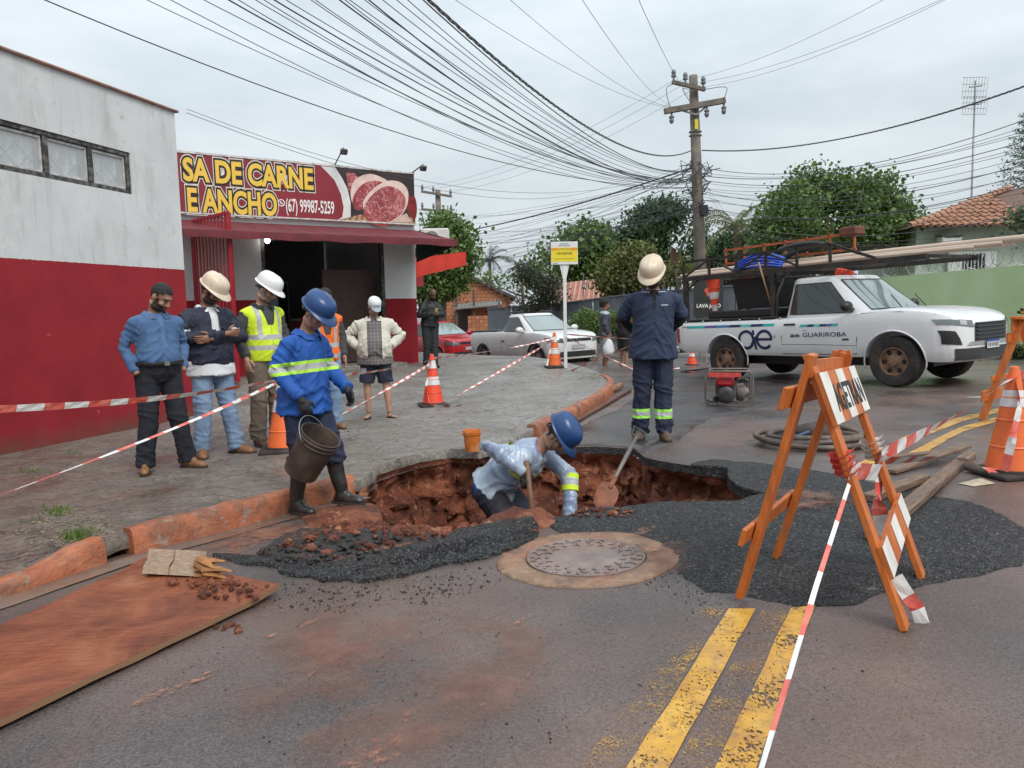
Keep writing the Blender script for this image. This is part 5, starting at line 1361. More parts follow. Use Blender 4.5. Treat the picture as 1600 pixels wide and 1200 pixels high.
def headgear(hat,HX,root):
 kind,m=hat[:2];q=MB()
 if kind=='helmet':
  n=36;prof=[(1.0,.0),(.995,.03),(.96,.062),(.88,.088),(.74,.107),(.52,.121),(.26,.128),(0,.130)]
  for(r,z)in prof:
   for i in range(n):
    a=2*PI*i/n;rid=1+.012*max(0,math.cos(a*2))*0;zz=z+(.007*math.exp(-((r*math.cos(a))/.10)**2)if r<.97 else 0)+(.004*(math.exp(-((r*math.cos(a)-.42)/.06)**2)+math.exp(-((r*math.cos(a)+.42)/.06)**2))if r<.95 else 0)
    q.v.append((.112*r*math.cos(a),.140*r*math.sin(a)-.005,.043+zz))
  for j in range(len(prof)-1):
   for i in range(n):q.f.append((j*n+i,j*n+(i+1)%n,(j+1)*n+(i+1)%n,(j+1)*n+i));q.mi.append(0)
  o=len(q.v)
  for ring in range(4):
   for i in range(n):
    a=2*PI*i/n;fr=max(0,math.sin(a))**2.2;out=(0,.010+.048*fr,.012+.050*fr,.004)[ring];zz=(.052,.046-.016*fr,.041-.018*fr,.043)[ring]
    rr=1+0*out;q.v.append((math.cos(a)*(.112+out*(1-.25*fr)),math.sin(a)*(.140+out)-.005,zz))
  for j in range(3):
   for i in range(n):q.f.append((o+j*n+i,o+j*n+(i+1)%n,o+(j+1)*n+(i+1)%n,o+(j+1)*n+i));q.mi.append(0)
  q.v=[tuple(HX@Vector(v))for v in q.v];h=q.build('helmet',m,root,60)
  q=MB();q.tube([(.083,.012,.045),(.078,.026,-.03),(.05,.05,-.095),(0,.062,-.122),(-.05,.05,-.095),(-.078,.026,-.03),(-.083,.012,.045)],[(.006,.0018)]*7,6);q.v=[tuple(HX@Vector(v))for v in q.v]
  if len(hat)>2:q.build('chin_strap',hat[2],h)
  q=MB();q.tube([(.086,.03,.035),(.088,-.06,.0),(.05,-.105,-.015),(-.05,-.105,-.015),(-.088,-.06,.0),(-.086,.03,.035)],[(.003,.011)]*6,6,side=None);q.v=[tuple(HX@Vector(v))for v in q.v];q.build('head_band',mat('black_plastic',(.015,.015,.015),.35,var=0),h)
 else:
  n=28;prof=[(1.0,.0),(1.0,.035),(.93,.062),(.75,.083),(.45,.096),(0,.10)]
  for(r,z)in prof:
   for i in range(n):a=2*PI*i/n;q.v.append((.090*r*math.cos(a),.108*r*math.sin(a)-.008,.036+z))
  for j in range(len(prof)-1):
   for i in range(n):q.f.append((j*n+i,j*n+(i+1)%n,(j+1)*n+(i+1)%n,(j+1)*n+i));q.mi.append(0)
  q.v=[tuple(HX@Vector(v))for v in q.v];h=q.build('cap',m,root,60)
  q=MB();rows=[]
  for i in range(13):
   a=math.radians(25+130*i/12)
   for t_ in(0,.5,1):fr=math.sin((a-math.radians(25))/math.radians(130)*PI);q.v.append((math.cos(a)*(.09-.006*t_),math.sin(a)*.108-.008+t_*.07*fr**.7,.040-t_*.016-.012*abs(math.cos(a))*t_))
  q.f=[(3*i+j,3*i+3+j,3*i+4+j,3*i+1+j)for i in range(12)for j in(0,1)];q.mi=[0]*len(q.f);q.v=[tuple(HX@Vector(v))for v in q.v];q.build('peak',hat[2],h,60)
  q=MB();vs,fs=text_geo('BAHIA',.026,.0015,'CENTER');q.add([HX@Vector((u,math.sqrt(max(0,1-(u/.09)**2))*.106-.002,.062+v))for u,v in vs],fs)
  q=MB();q.add([HX@Vector((u,math.sqrt(max(0,1-(u/.09)**2))*.108-.006,.062+v))for u,v in((-.045,0),(-.03,.018),(-.01,.012),(.005,.022),(.03,.016),(.045,.004),(.03,-.004),(.0,.004),(-.02,-.004))],[tuple(range(9))]);q.build('cap_emblem',mat('blue_green_emblem',(.05,.22,.35),.6),h)
ZC=lambda*zs:[((0,0,z),(0,0,1))for z in zs]
XC=lambda*xs:[((x*s,0,0),(1,0,0))for x in xs for s in(1,-1)]
VN=lambda w0,z0,sl:[((w0*s,0,z0),(1,0,-sl*s))for s in(1,-1)]+ZC(z0)
DK=skin_mat
SK1,SK2,SK3,SK4=('skin_brown',(.27,.135,.085)),('skin_tan',(.36,.19,.125)),('skin_light',(.46,.26,.185)),('skin_dark',(.13,.068,.045))
HAIRD=mat('black_hair',(.012,.010,.009),.6,var=.3,vs=60,bump=.8,bs=150);HAIRG=mat('grey_hair',(.16,.15,.14),.7,var=.3,vs=60,bump=.8,bs=150)
BEARD=mat('dark_stubble',(.035,.024,.019),.8,var=.3,vs=60,bump=.8,bs=200);BEARDG=mat('grey_stubble',(.26,.19,.16),.8,var=.3,vs=60)
REFL=mat('grey_reflective_tape',(.42,.43,.43),.35,var=.1,vs=20);NEON=cloth('neon_yellow_cloth',(.62,.80,.03),.7,.1);HV=cloth('orange_hi_vis',(.85,.16,.02),.7,.1)
LIME=cloth('lime_reflective_border',(.45,.82,.06),.6,.08)
DENIM=cloth('denim_shirt_blue',(.060,.125,.255),.85,.22,4,300,(.10,.18,.32));JEANB=cloth('black_jeans',(.012,.014,.022),.85,.25,4,300)
JEANL=cloth('pale_blue_jeans',(.17,.26,.39),.85,.18,4,300,(.30,.39,.51));NAVYJ=cloth('navy_jacket',(.016,.02,.042),.7,.2)
WHITEC=cloth('white_cotton',(.66,.68,.70),.85,.08);KHAKI=cloth('khaki_trousers',(.125,.098,.075),.85,.18,4,250,(.18,.145,.11));CHAR=cloth('charcoal_sweater',(.055,.057,.06),.9,.15)
BLUEW=cloth('royal_blue_workwear',(.012,.085,.36),.75,.14);NAVYW=cloth('navy_workwear',(.014,.02,.048),.8,.2);NAVYP=cloth('navy_polo',(.022,.034,.075),.8,.14)
LEATH=mat('tan_leather',(.22,.105,.045),.55,var=.3,vs=18,bump=.3,bs=60,dirt=(.10,.05,.03),ds=12,damt=.8);SOLEB=mat('dark_sole',(.04,.03,.025),.8,var=.2);RUBB=mat('black_rubber',(.018,.02,.021),.38,var=.25,vs=9,dirt=(.12,.07,.05),ds=6,damt=.5)
HELW=mat('white_helmet',(.74,.75,.75),.32,var=.04);HELC=mat('cream_helmet',(.66,.55,.42),.4,var=.1,vs=9,dirt=(.38,.24,.15),ds=7,damt=.6);HELB=mat('blue_helmet',(.016,.055,.17),.3,var=.12,vs=8)
STRAP=mat('grey_webbing',(.25,.25,.24),.8,var=.1)
GLOVE=mat('black_work_glove',(.014,.014,.015),.7,var=.25,vs=30,bump=.3,bs=90)
gpos=lambda x,y,pv=True:(lambda g:Vector((g.x,g.y,pave_z(g.x,g.y)if pv else road_z(g.x,g.y))))(G(x,y,.13 if pv else 0))
feetL=lambda a,b_:(a,b_)
person('bareheaded man in blue denim shirt with hands in his black jeans pockets',gpos(258,736),(.74,-.67),1.66,dict(hp=40,hy=28,gut=.045,build=1.06,lean=2,armR=((.255,-.07,1.12),(.20,.06,.89)),armL=((-.255,-.07,1.12),(-.20,.06,.89)),handR='hide',handL='hide',legR=((.12,.02,.49),(.16,-.02,.085),25),legL=((-.12,.06,.49),(-.19,.06,.085),-25)),dict(skin=SK2,hair=HAIRD,beard=BEARD,belt=mat('black_leather',(.012,.012,.012),.4),trousers=dict(mat=JEANB,ease=.024,rise=.085),shirt=dict(mat=DENIM,ease=.022,sease=.010,hem=.07,collar=DENIM,cuff=-.03,wr=.007,parts=[('chest_pocket',cloth('denim_pocket_blue',(.075,.15,.28),.85),lambda c:.05<c.x<.13 and 1.18<c.z<1.28 and c.y>.06),('chest_pocket',MATS['denim_pocket_blue'],lambda c:.05<-c.x<.13 and 1.18<c.z<1.28 and c.y>.06),('button_placket',MATS['denim_pocket_blue'],lambda c:abs(c.x)<.014 and c.y>.06)]),shoes=('shoe',LEATH,SOLEB)))
person('man with crossed arms in navy jacket, pale jeans and cream helmet',gpos(338,712),(.72,-.69),1.74,dict(hp=38,hy=25,gut=.05,build=1.08,armR=((.28,.04,1.13),(-.06,.25,1.17)),armL=((-.28,.05,1.13),(.07,.215,1.13)),handR=((-.9,-.1,.05),(0,.3,1),.3),handL=((.9,-.2,-.1),(0,.2,1),.3),legR=((.11,.03,.49),(.13,.0,.085),22),legL=((-.12,.05,.49),(-.18,.06,.085),-28)),dict(skin=SK1,hair=HAIRD,beard=BEARD,glasses=True,hat=('helmet',HELC),trousers=dict(mat=JEANL,ease=.022),shirt=dict(mat=WHITEC,ease=.020,hem=-.12,flare=(-.15,.01),collar=WHITEC,sleeve='short'),jacket=dict(mat=NAVYJ,cuts=XC(.035)+ZC(1.2),ease=.034,hem=-.06,cuff=-.02,wr=.008,drop=lambda c:c.y>.06 and abs(c.x)<.035 and c.z>1.2),shoes=('boot_ankle',LEATH,SOLEB)))
person('man in neon yellow safety vest over grey sweater with white helmet',gpos(421,694),(.75,-.66),1.77,dict(hp=33,hy=28,gut=.03,armR=((.27,-.03,1.13),(.255,.11,.90)),handR=((.0,.12,-1),(-.2,1,0),.4)),dict(skin=SK3,hair=HAIRG,beard=BEARDG,glasses=True,hat=('helmet',HELW,STRAP),trousers=dict(mat=KHAKI,ease=.026),shirt=dict(mat=CHAR,ease=.02,hem=-.06,collar=mat('black_collar',(.015,.015,.016),.8)),vest=dict(mat=NEON,cuts=ZC(1.125,1.075,1.02,.975)+XC(.085,.128,.008)+VN(.03,1.22,.28),ease=.032,hem=-.06,top=.49,wr=.004,drop=lambda c:(c.y>.02 and abs(c.x)<.03+max(0,c.z-1.22)*.28 and c.z>1.22),parts=[('reflective_band',REFL,lambda c:1.075<c.z<1.125 or .975<c.z<1.02),('reflective_brace',REFL,lambda c:.085<abs(c.x)<.128 and c.z>1.12),('zip',cloth('vest_trim',(.45,.62,.05)),lambda c:abs(c.x)<.008 and c.y>.05)]),shoes=('boot_ankle',mat('brown_boot',(.07,.035,.02),.6,var=.3,vs=15),SOLEB)))
def band(zc,arms_t=None):
 pass
bp=G(493,800);P4base=Vector((bp.x,bp.y,road_z(bp.x,bp.y)+.01))
p4=person('worker in royal blue shirt with reflective bands and blue helmet carrying a bucket',P4base,(.90,-.43),1.545,dict(pel=(0,-.06,.93),hp=40,hy=-4,gut=.035,build=1.06,lean=0,bend=17,armR=((.265,-.09,1.13),(.225,.12,.92)),armL=((-.26,-.02,1.12),(-.22,.20,.95)),handR=((.0,.35,-1),(-.5,.9,.2),.75),handL=((0,.3,-1),(.3,1,0),.5),legR=((.11,-.02,.49),(.11,-.09,.085),8),legL=((-.10,.10,.50),(-.12,.17,.13),-8)),dict(skin=SK2,hair=HAIRD,glasses=True,hat=('helmet',HELB,STRAP),gloves=GLOVE,trousers=dict(mat=NAVYW,ease=.034,wr=.010,drop_hem=.28),shirt=dict(mat=BLUEW,cuts=[((0,0,c_),(0,-.12,1))for c_ in(1.10,1.125,1.168,1.193)],ease=.026,hem=-.12,flare=(-.14,.015),collar=BLUEW,wr=.0085,parts=[('reflective_band',REFL,lambda c:1.125<c.z-.12*c.y<1.168),('lime_border',LIME,lambda c:1.10<c.z-.12*c.y<1.193)]),shoes=('boot',RUBB,SOLEB)))
person('person in orange safety vest and pale jeans half hidden behind the blue worker',gpos(513,672),(.55,-.83),1.66,dict(hp=25,hy=15),dict(skin=SK2,hair=HAIRD,trousers=dict(mat=JEANL,ease=.02),shirt=dict(mat=CHAR,ease=.016,sleeve='long'),vest=dict(mat=HV,cuts=ZC(1.05,1.0,.92,.88)+XC(.085,.128)+VN(.03,1.15,.25),ease=.03,hem=-.12,parts=[('reflective_band',REFL,lambda c:1.0<c.z<1.05 or .88<c.z<.92),('reflective_brace',REFL,lambda c:.085<abs(c.x)<.128 and c.z>1.05)],drop=lambda c:c.y>.02 and abs(c.x)<.03+max(0,c.z-1.15)*.25 and c.z>1.15),shoes=('shoe',LEATH,SOLEB)),vox=.012)
k=Mt('checked_shirt');_w1=k.math('GREATER_THAN',k.wave(7.5,0,0,None,'X'),.62);_w2=k.math('GREATER_THAN',k.wave(7.5,0,0,None,'Z'),.62)
k.set('Base Color',k.mix(k.math('MULTIPLY',k.math('ADD',_w1,_w2),.4),(.185,.175,.17),(.085,.075,.075)));k.set('Roughness',.85);k.bump(k.noise(22,5),.3,.01);CHECK=k.m
person('heavy man in white cap, cream jacket and shorts with hands on hips',gpos(590,653),(.18,-.98),1.58,dict(hp=33,hy=18,gut=.10,build=1.16,armR=((.37,-.07,1.16),(.215,.10,1.0)),armL=((-.37,-.07,1.16),(-.215,.08,1.0)),handR=((-.7,.6,-.45),(.1,.5,.9),.35),handL=((.7,.5,-.45),(-.1,.5,.9),.35),legR=((.125,.02,.49),(.12,-.02,.085),14),legL=((-.135,.03,.49),(-.17,.03,.085),-30)),dict(skin=SK3,hair=HAIRG,beard=BEARDG,hat=('cap',mat('white_cap',(.68,.70,.70),.8,var=.05),mat('cap_peak_grey',(.33,.40,.46),.8)),trousers=dict(name='shorts',mat=cloth('navy_shorts',(.022,.026,.05)),len='short',slen=.95,ease=.02,parts=[('white_panel',cloth('shorts_panel',(.42,.45,.5)),lambda c:c.x>.13 and .66<c.z<.72)]),shirt=dict(mat=CHECK,ease=.022,hem=-.12,flare=(-.16,.012),sleeve='short',collar=CHECK),jacket=dict(mat=cloth('cream_jacket',(.60,.58,.49),.8,.1),cuts=XC(.10),ease=.040,hem=-.06,collar=cloth('cream_jacket',(.60,.58,.49)),wr=.009,cuff=-.03,drop=lambda c:c.y>.03 and abs(c.x)<.10),shoes=('sandal',mat('dark_sandal',(.03,.025,.022),.7),mat('dark_sandal_strap',(.02,.02,.02),.6))),vox=.011)
kx=gpos(678,577);kx=Vector((-1.74,15.9,0));kx.z=pave_z(kx.x,kx.y)
puff=cloth('black_puffer',(.016,.017,.019),.55,.2)
p7=person('bald man in black padded jacket leaning at the shop corner, looking at his phone',kx,(.45,-.89),1.74,dict(hp=34,hy=10,slean=-5,armR=((.25,.06,1.12),(.07,.29,1.16)),armL=((-.25,.06,1.12),(-.06,.30,1.14)),handR=((-.3,.9,.2),(-.3,.1,1),.5),handL=((.3,.9,.2),(.3,.1,1),.6),legR=((.09,.02,.49),(.10,-.02,.085),10),legL=((-.07,.08,.49),(-.02,.14,.085),-10)),dict(skin=SK4,beard=BEARD,trousers=dict(mat=cloth('dark_grey_trousers',(.022,.024,.026)),ease=.022),shirt=dict(name='padded_jacket',mat=puff,ease=.034,hem=-.06,wr=.008,collar=puff),shoes=('shoe',SOLEB,SOLEB)),vox=.014)
ph=thing('mobile_phone','mobile phone in the hands of the man at the shop corner','phone',mx=p7 .Mw@Matrix.Translation(Vector((0,.40,1.20))*p7 .k)@Matrix.Rotation(-.5,4,'X'))
b=MB();b.box((0,0,0),(.075,.012,.15),None,0,.004);b.build('case',mat('phone_case_yellow',(.42,.40,.22),.4),ph);b=MB();b.box((0,-.0075,0),(.066,.002,.135));b.build('screen',M_DGLASS,ph)
k=Mt('clear_rain_smock',(.62,.70,.80),.14);k.set('Base Color',k.ramp(k.noise(9,6,.7),[(.3,(.44,.55,.67)),(.55,(.58,.67,.75)),(.75,(.74,.80,.84))]));k.set('Alpha',k.ramp(k.noise(6,5,.65),[(.3,.38),(.7,.72)]));k.set('Specular IOR Level',.9);k.bump(k.noise(14,3,.5,None,1.5),.35,.02);SMOCK=k.m
q=G(812,800);DIG=Vector((-.06,5.32,gz(0,5.25)-.82))
p8=person('worker bending in the pit in transparent rain smock and blue helmet, digging',DIG,(.93,-.36),1.72,dict(pel=(0,-.10,.88),lean=37,bend=32,hp=60,hy=-6,armR=((.32,.0,1.25),(.24,.24,1.06)),armL=((-.20,.44,.94),(-.06,.48,.66)),handR=((.1,.25,-1),(-.6,.7,0),1.0),handL=((.2,.2,-1),(.8,.3,.1),.9),legR=((.16,.20,.50),(.15,-.02,.085),15),legL=((-.16,.24,.50),(-.15,.06,.085),-15)),dict(skin=SK2,hair=HAIRD,hat=('helmet',HELB,STRAP),gloves=GLOVE,trousers=dict(mat=cloth('muddy_navy_trousers',(.018,.023,.042),.8,.2,5,250,(.045,.032,.03)),ease=.030,wr=.009,drop_hem=.3),shirt=dict(mat=BLUEW,ease=.014,hem=-.06,wr=.004),jacket=dict(name='rain_smock',mat=SMOCK,ease=.036,hem=.04,flare=(.0,.025),wr=.0075,cuff=.0,sease=.020,parts=[]),shoes=('boot',RUBB,SOLEB)))
def ringband(p,h0,h1,e,m,name,sg=None):
 b=MB();pts=[];n=40
 for h in(h0,h1):
  for i in range(n):
   a=2*PI*i/n;b.v.append(tuple(p.spine(h+.03*math.cos(a),(.166+e)*math.cos(a),(.118+e)*math.sin(a))))
 b.f=[(i,(i+1)%n,n+(i+1)%n,n+i)for i in range(n)];b.mi=[0]*n;return b.build(name,m,p.root,180)
ringband(p8,.262,.312,.047,REFL,'reflective_band');ringband(p8,.312,.335,.046,NEON,'lime_border');ringband(p8,.238,.262,.046,NEON,'lime_border')
def armband(p,s,t0,t1,r,m,name):
 a,c=p.arms[s][1],p.arms[s][2];b=MB();b.tube([a.lerp(c,t0),a.lerp(c,t1)],[r*p.k,r*p.k*.96],18,caps=False);b.build(name,m,p.root,180)
armband(p8,'L',-.06,.06,.068,NEON,'lime_border');armband(p8,'L',.06,.22,.067,REFL,'reflective_band');armband(p8,'L',.22,.34,.066,NEON,'lime_border')
p9g=G(1020,687)
p9=person('navy worker with bowed head, cream helmet and lime bands on his trousers',Vector((p9g.x,p9g.y,road_z(p9g.x,p9g.y)+.008)),(-.10,-.99),1.85,dict(hp=40,hy=-18,ht=-5,gut=.02,build=1.10,lean=3,armR=((.285,-.10,1.15),(.10,-.20,.97)),armL=((-.285,-.10,1.15),(-.10,-.20,.95)),handR='hide',handL='hide',legR=((.10,.02,.49),(.115,-.0,.085),18),legL=((-.095,.03,.49),(-.10,.05,.085),-8)),dict(skin=SK1,hair=HAIRD,beard=BEARD,hat=('helmet',HELC,STRAP),trousers=dict(mat=NAVYW,cuts=ZC(.21,.235,.275,.30),ease=.026,wr=.008,parts=[('reflective_band',REFL,lambda c:.235<c.z<.275),('lime_border',cloth('lime_trouser_band',(.36,.85,.10),.6,.05),lambda c:.21<c.z<.30)]),shirt=dict(mat=cloth('black_undersleeve',(.010,.010,.011)),name='undershirt',ease=.008),jacket=dict(name='polo_shirt',mat=NAVYP,ease=.026,hem=-.12,flare=(-.15,.012),sleeve='short',slen=.86,collar=NAVYP,wr=.006,cuts=XC(.016)+ZC(1.24)+VN(.0,1.31,.42),drop=lambda c:c.y>.02 and c.z>1.31 and abs(c.x)<(c.z-1.31)*.42,parts=[('button_placket',cloth('dark_placket',(.012,.018,.04)),lambda c:abs(c.x)<.016 and c.z>1.24 and c.y>.05),('chest_lettering',cloth('chest_print',(.45,.47,.5)),lambda c:-.13<c.x<-.06 and 1.268<c.z<1.279 and c.y>.05)]),shoes=('boot_ankle',mat('muddy_brown_boot',(.10,.065,.045),.75,var=.35,vs=14),SOLEB)))
for sg_ in(1,-1):
 q=MB();q.tube([p9 .spine(.474-.03*(i>4),sg_*(.102+.018)*math.sin(.35+i*.22)*.98,.118*math.cos(.35+i*.22)+.006)for i in range(7)],.0035,5);q.build('collar_piping',WHITEC,p9 .root)
def far_ground(x,y):g=G(x,y);return Vector((g.x,g.y,road_z(g.x,g.y)))
GREYH=cloth('grey_blue_hoodie',(.060,.066,.080),.85,.15)
p10=person('youth with curly dark hair in grey hooded top and patterned shorts carrying a bag',far_ground(946,577),(.96,.1),1.74,dict(hp=2,hy=0,armR=((.22,-.05,1.13),(.24,.03,.88))),dict(skin=SK1,hair=HAIRD,trousers=dict(name='shorts',mat=cloth('patterned_shorts',(.30,.29,.30),.85,.7,30),len='short',ease=.03),shirt=dict(name='hooded_top',mat=GREYH,ease=.034,hem=-.12,flare=(-.14,.01),collar=cloth('hoodie_pale',(.42,.50,.58)),parts=[('shoulder_panel',MATS['hoodie_pale'],lambda c:c.z>1.37)]),shoes=('sandal',SOLEB,SOLEB)),vox=.016,hair_amt=.045)
p11=person('youth in black top with red sleeves and black shorts behind the navy worker',far_ground(975,577),(.85,.5),1.68,dict(hp=5,hy=0),dict(skin=SK2,hair=HAIRD,trousers=dict(name='shorts',mat=cloth('black_shorts',(.012,.012,.013)),len='short',ease=.032),shirt=dict(mat=MATS['black_shorts'],ease=.026,hem=-.12,sleeve='short',parts=[('red_sleeve',cloth('red_sleeve_cloth',(.28,.015,.025)),lambda c:abs(c.x)>.19)]),shoes=('sandal',SOLEB,SOLEB)),vox=.016)
hw=p10 .Mw@(p10 .arms['R'][2]+Vector((0,0,-.10)))
bgm=MB();n=14
prof=[(.03,0),(.07,-.06),(.13,-.16),(.15,-.28),(.12,-.38),(.04,-.42)]
bgm.lathe([(r,z)for r,z in prof],14,Matrix.Translation(hw+Vector((0,0,-.02))),sx=1.0,sy=.6)
bgm.v=[tuple(Vector(v)+noise.noise_vector(Vector(v)*9)*.03)for v in bgm.v]
bg_t=thing('plastic_bag','white plastic carrier bag hanging from the hooded youth','bag');bgm.build('sack',mat('thin_white_plastic',(.72,.74,.76),.4,var=.08),bg_t,180)
b=MB();b.tube([hw+Vector((-.03,0,-.03)),hw+Vector((0,0,.05)),hw+Vector((.03,0,-.03))],.008,5);b.build('handles',MATS['thin_white_plastic'],bg_t)
# street works objects
M_CONE=mat('faded_orange_cone',(.80,.155,.035),.5,var=.14,vs=7,dirt=(.35,.12,.06),ds=6,damt=.5);M_CONER=mat('red_orange_cone',(.80,.075,.03),.5,var=.12,vs=7,dirt=(.3,.08,.05),ds=6,damt=.4)
M_CBAND=mat('white_cone_band',(.66,.66,.66),.45,var=.12,vs=9,dirt=(.35,.28,.24),ds=7,damt=.5);M_CBASE=mat('black_cone_base',(.03,.026,.024),.75,var=.3,vs=9,dirt=(.13,.08,.06),ds=5,damt=.8)
def cone(loc,h,label,m=M_CONE,bands=((.52,.66),(.80,.92)),rz=0.0,rb=.17,tilt=0.0,base=True,group='traffic cones around the works',mx=None):
 t=thing('traffic_cone',label,'traffic cone',loc,rz,group,mx)
 if mx is None and tilt:t.rotation_euler=(tilt,0,rz)
 if base:
  b=MB();s=rb*1.32;b.box((0,0,.02),(2*s,2*s,.04),None,0,.012);b.lathe([(rb*1.12,.04),(rb*1.1,.055),(rb,.058)],24,caps=False);b.build('base',M_CBASE,t,40)
 R=lambda f:rb*(1-f)+.028*f
 prof=[]
 for i in range(15):
  f=i/14;prof.append((R(f),.045+f*(h-.045)))
 for f in(.26,.30):pass
 prof.append((.018,h+.004));prof.append((0,h+.004))
 p2=[]
 for r,z in prof:
  p2 .append((r,z))
 b=MB();b.lathe(p2,28,caps=False)
 for f in(.22,.48,.70):b.lathe([(R(f)+.001,.045+f*(h-.045)),(R(f)+.006,.045+f*(h-.045)+.006),(R(f+.02)+.001,.045+(f+.02)*(h-.045)+.004)],28,caps=False)
 body=b.build('cone_body',m,t,50)
 for(a,c)in bands:
  b=MB();b.lathe([(R(a)+.0045,.045+a*(h-.045)),(R(c)+.0045,.045+c*(h-.045))],28,caps=False);b.build('white_band',M_CBAND,t,180)
 return t
cp=gpos(677,634);C1=cone(cp,.74,'orange traffic cone on the pavement nearest the man in the cap',M_CONER,((.38,.55),(.72,.88)),.3,.15)
cp2=gpos(867,584);C2=cone(cp2,.74,'orange traffic cone beside the post of the yellow notice',M_CONE,((.36,.54),(.72,.88)),.2,.15)
cp3=gpos(446,704);C3=cone(cp3,.74,'orange traffic cone behind the worker with the bucket',M_CONE,((.5,.66),(.78,.9)),.2,.17)
cr_=G(1577,742);cp4=Vector((cr_.x,cr_.y,road_z(cr_.x,cr_.y)));C4=cone(cp4,.77,'large faded orange cone beside the timber with tape hanging from it',M_CONE,((.62,.78),),.1,.155)
cf=G(1081,572);cone(Vector((cf.x,cf.y,road_z(cf.x,cf.y))),.40,'small red cone on the road behind the rear wheel of the truck',M_CONER,((.55,.75),),.1,.13)
k=Mt('orange_barricade_wood');_v=k.co((3,3,.6));k.set('Base Color',k.mix(k.ramp(k.noise(9,7,.72),[(.56,0.0),(.70,.65)]),k.ramp(k.noise(5,5,.6,_v),[(.3,(.40,.092,.016)),(.7,(.62,.175,.032))]),(.26,.13,.07)));k.set('Roughness',.45);k.bump(k.noise(14,5,.6,k.co((6,6,.5))),.4,.01);M_BAR=k.m
M_BARW=mat('white_board_paint',(.70,.68,.64),.5,var=.12,vs=8,dirt=(.40,.30,.24),ds=6,damt=.5)
def board(parent,o,ux,uy,L,Hh,th,n_str,slant=0.0,name='striped_board',lettering=None,first=0):
 """striped board: o lower-left, ux along, uy up; stripes are painted fields laid on the plank"""
 o,ux,uy=Vector(o),Vector(ux).normalized(),Vector(uy).normalized();nn=ux.cross(uy).normalized()
 b=MB();b.prism([(0,0),(L,0),(L,Hh),(0,Hh)],o-nn*th,ux,uy,th);pl=b.build(name,M_BAR,parent)
 w=L/n_str
 for i in range(n_str):
  if i%2==first:
   a,c=i*w,(i+1)*w;b=MB();e=.0015;q=[(max(.002,a),.002),(min(L-.002,c),.002),(min(L-.002,c+slant),Hh-.002),(max(.002,a+slant),Hh-.002)]
   b.add([o+ux*u+uy*v+nn*e for u,v in q],[(0,1,2,3)]);b.build('white_stripe',M_BARW,pl)
 if lettering:
  vs,fs=text_geo(lettering,1.0,.022);x0,x1=min(v[0]for v in vs),max(v[0]for v in vs);kx=L*.80/(x1-x0);ky=Hh*.52/.72
  b=MB();b.add([o+ux*(L*.15+(u-x0)*kx)+uy*(Hh*.22+v*ky)+nn*.003 for u,v in vs],fs);b.build('lettering',mat('black_stencil_paint',(.016,.015,.014),.6,var=.2,vs=20),pl)
 return pl
def barricade(feet,tops,label,lettered=True,simple=False):
 """feet: near-left, far-left, near-right, far-right ground points; tops: near/far apex points"""
 t=thing('barricade',label,'barricade',group='orange wooden barricades')
 nl,fl,nr,fr=[Vector(p)for p in feet];tn,tf=Vector(tops[0]),Vector(tops[1]);ax=(tf-tn).normalized()
 for f,tp,sg_ in((nl,tn,-1),(fl,tf,-1),(nr,tn,1),(fr,tf,1)):
  d=(tp-f);b=MB();out=(tp-f).normalized().cross(ax)*0
  side=Vector((d.y,-d.x,0));top=tp+d.normalized()*.05+ax*(0.028 if sg_>0 else-.014)
  nrm_=d.cross(ax).normalized();b.beam(f+Vector((0,0,.002))+ax*(0.0),top,.078,.028,nrm_,0,.003);b.build('leg',M_BAR,t)
 b=MB();b.beam(tn-ax*.03+Vector((0,0,-.01)),tf+ax*.03+Vector((0,0,-.01)),.03,.07);b.build('ridge_rail',M_BAR,t)
 return t,(nl,fl,nr,fr,tn,tf,ax)
fA,fB,fC,fD=[G(x,y)for x,y in((1157,940),(1213,876),(1414,984),(1440,902))]
fA,fB,fC,fD=[Vector((p.x,p.y,road_z(p.x,p.y)+(.022 if i<2 else 0)))for i,p in enumerate((fA,fB,fC,fD))]
mN,mF=(fA+fC)/2,(fB+fD)/2
dN=(ray(1266,572));tN=CAM+dN*((mN.y+.02)/dN.y);dF=ray(1316,566);tF=CAM+dF*(mF.y/dF.y)
tN.z=(tN.z+1.0)/2 if False else tN.z
bar1,(nl,fl,nr,fr,tn,tf,ax)=barricade((fA,fB,fC,fD),(tN,tF),'nearest orange barricade with a lettered striped board standing on the black asphalt')
def on_leg(f,t_,s):return f.lerp(t_,s)
p0,p1=on_leg(nr,tn,.765),on_leg(fr,tf,.765);q0=on_leg(nr,tn,.985)
ux=(p1-p0).normalized();uy=(q0-p0);nn=ux.cross(uy.normalized()).normalized()
outw=nn if nn.dot(CAM-p0)>0 or True else-nn
o_=p0-ux*.05+nn*.032;Lb=(p1-p0).length+.11
board(bar1,o_,ux,uy,Lb,uy.length*.92,.018,5,.0,lettering='AGETRAN')
p0,p1=on_leg(nr,tn,.19),on_leg(fr,tf,.24);ux=(p1-p0).normalized();uy=(tn-nr).normalized();uy=(uy-ux*uy.dot(ux));nn=ux.cross(uy).normalized()
board(bar1,p0-ux*.03+nn*.03,ux,uy,(p1-p0).length+.10,.13,.018,5,0)
for s,h_,nm in((.30,.075,'lower_board'),(.87,.09,'upper_board')):
 p0,p1=on_leg(nl,tn,s),on_leg(fl,tf,s);d=(p1-p0).normalized();nr_=d.cross((tn-nl)).normalized();off=nr_*(.03 if nr_.x<0 else-.03)
 b=MB();b.beam(p0-d*.16+off,p1+d*.06+off,.02,h_,(tn-nl).normalized(),0,.003);b.build(nm,M_BAR,bar1)
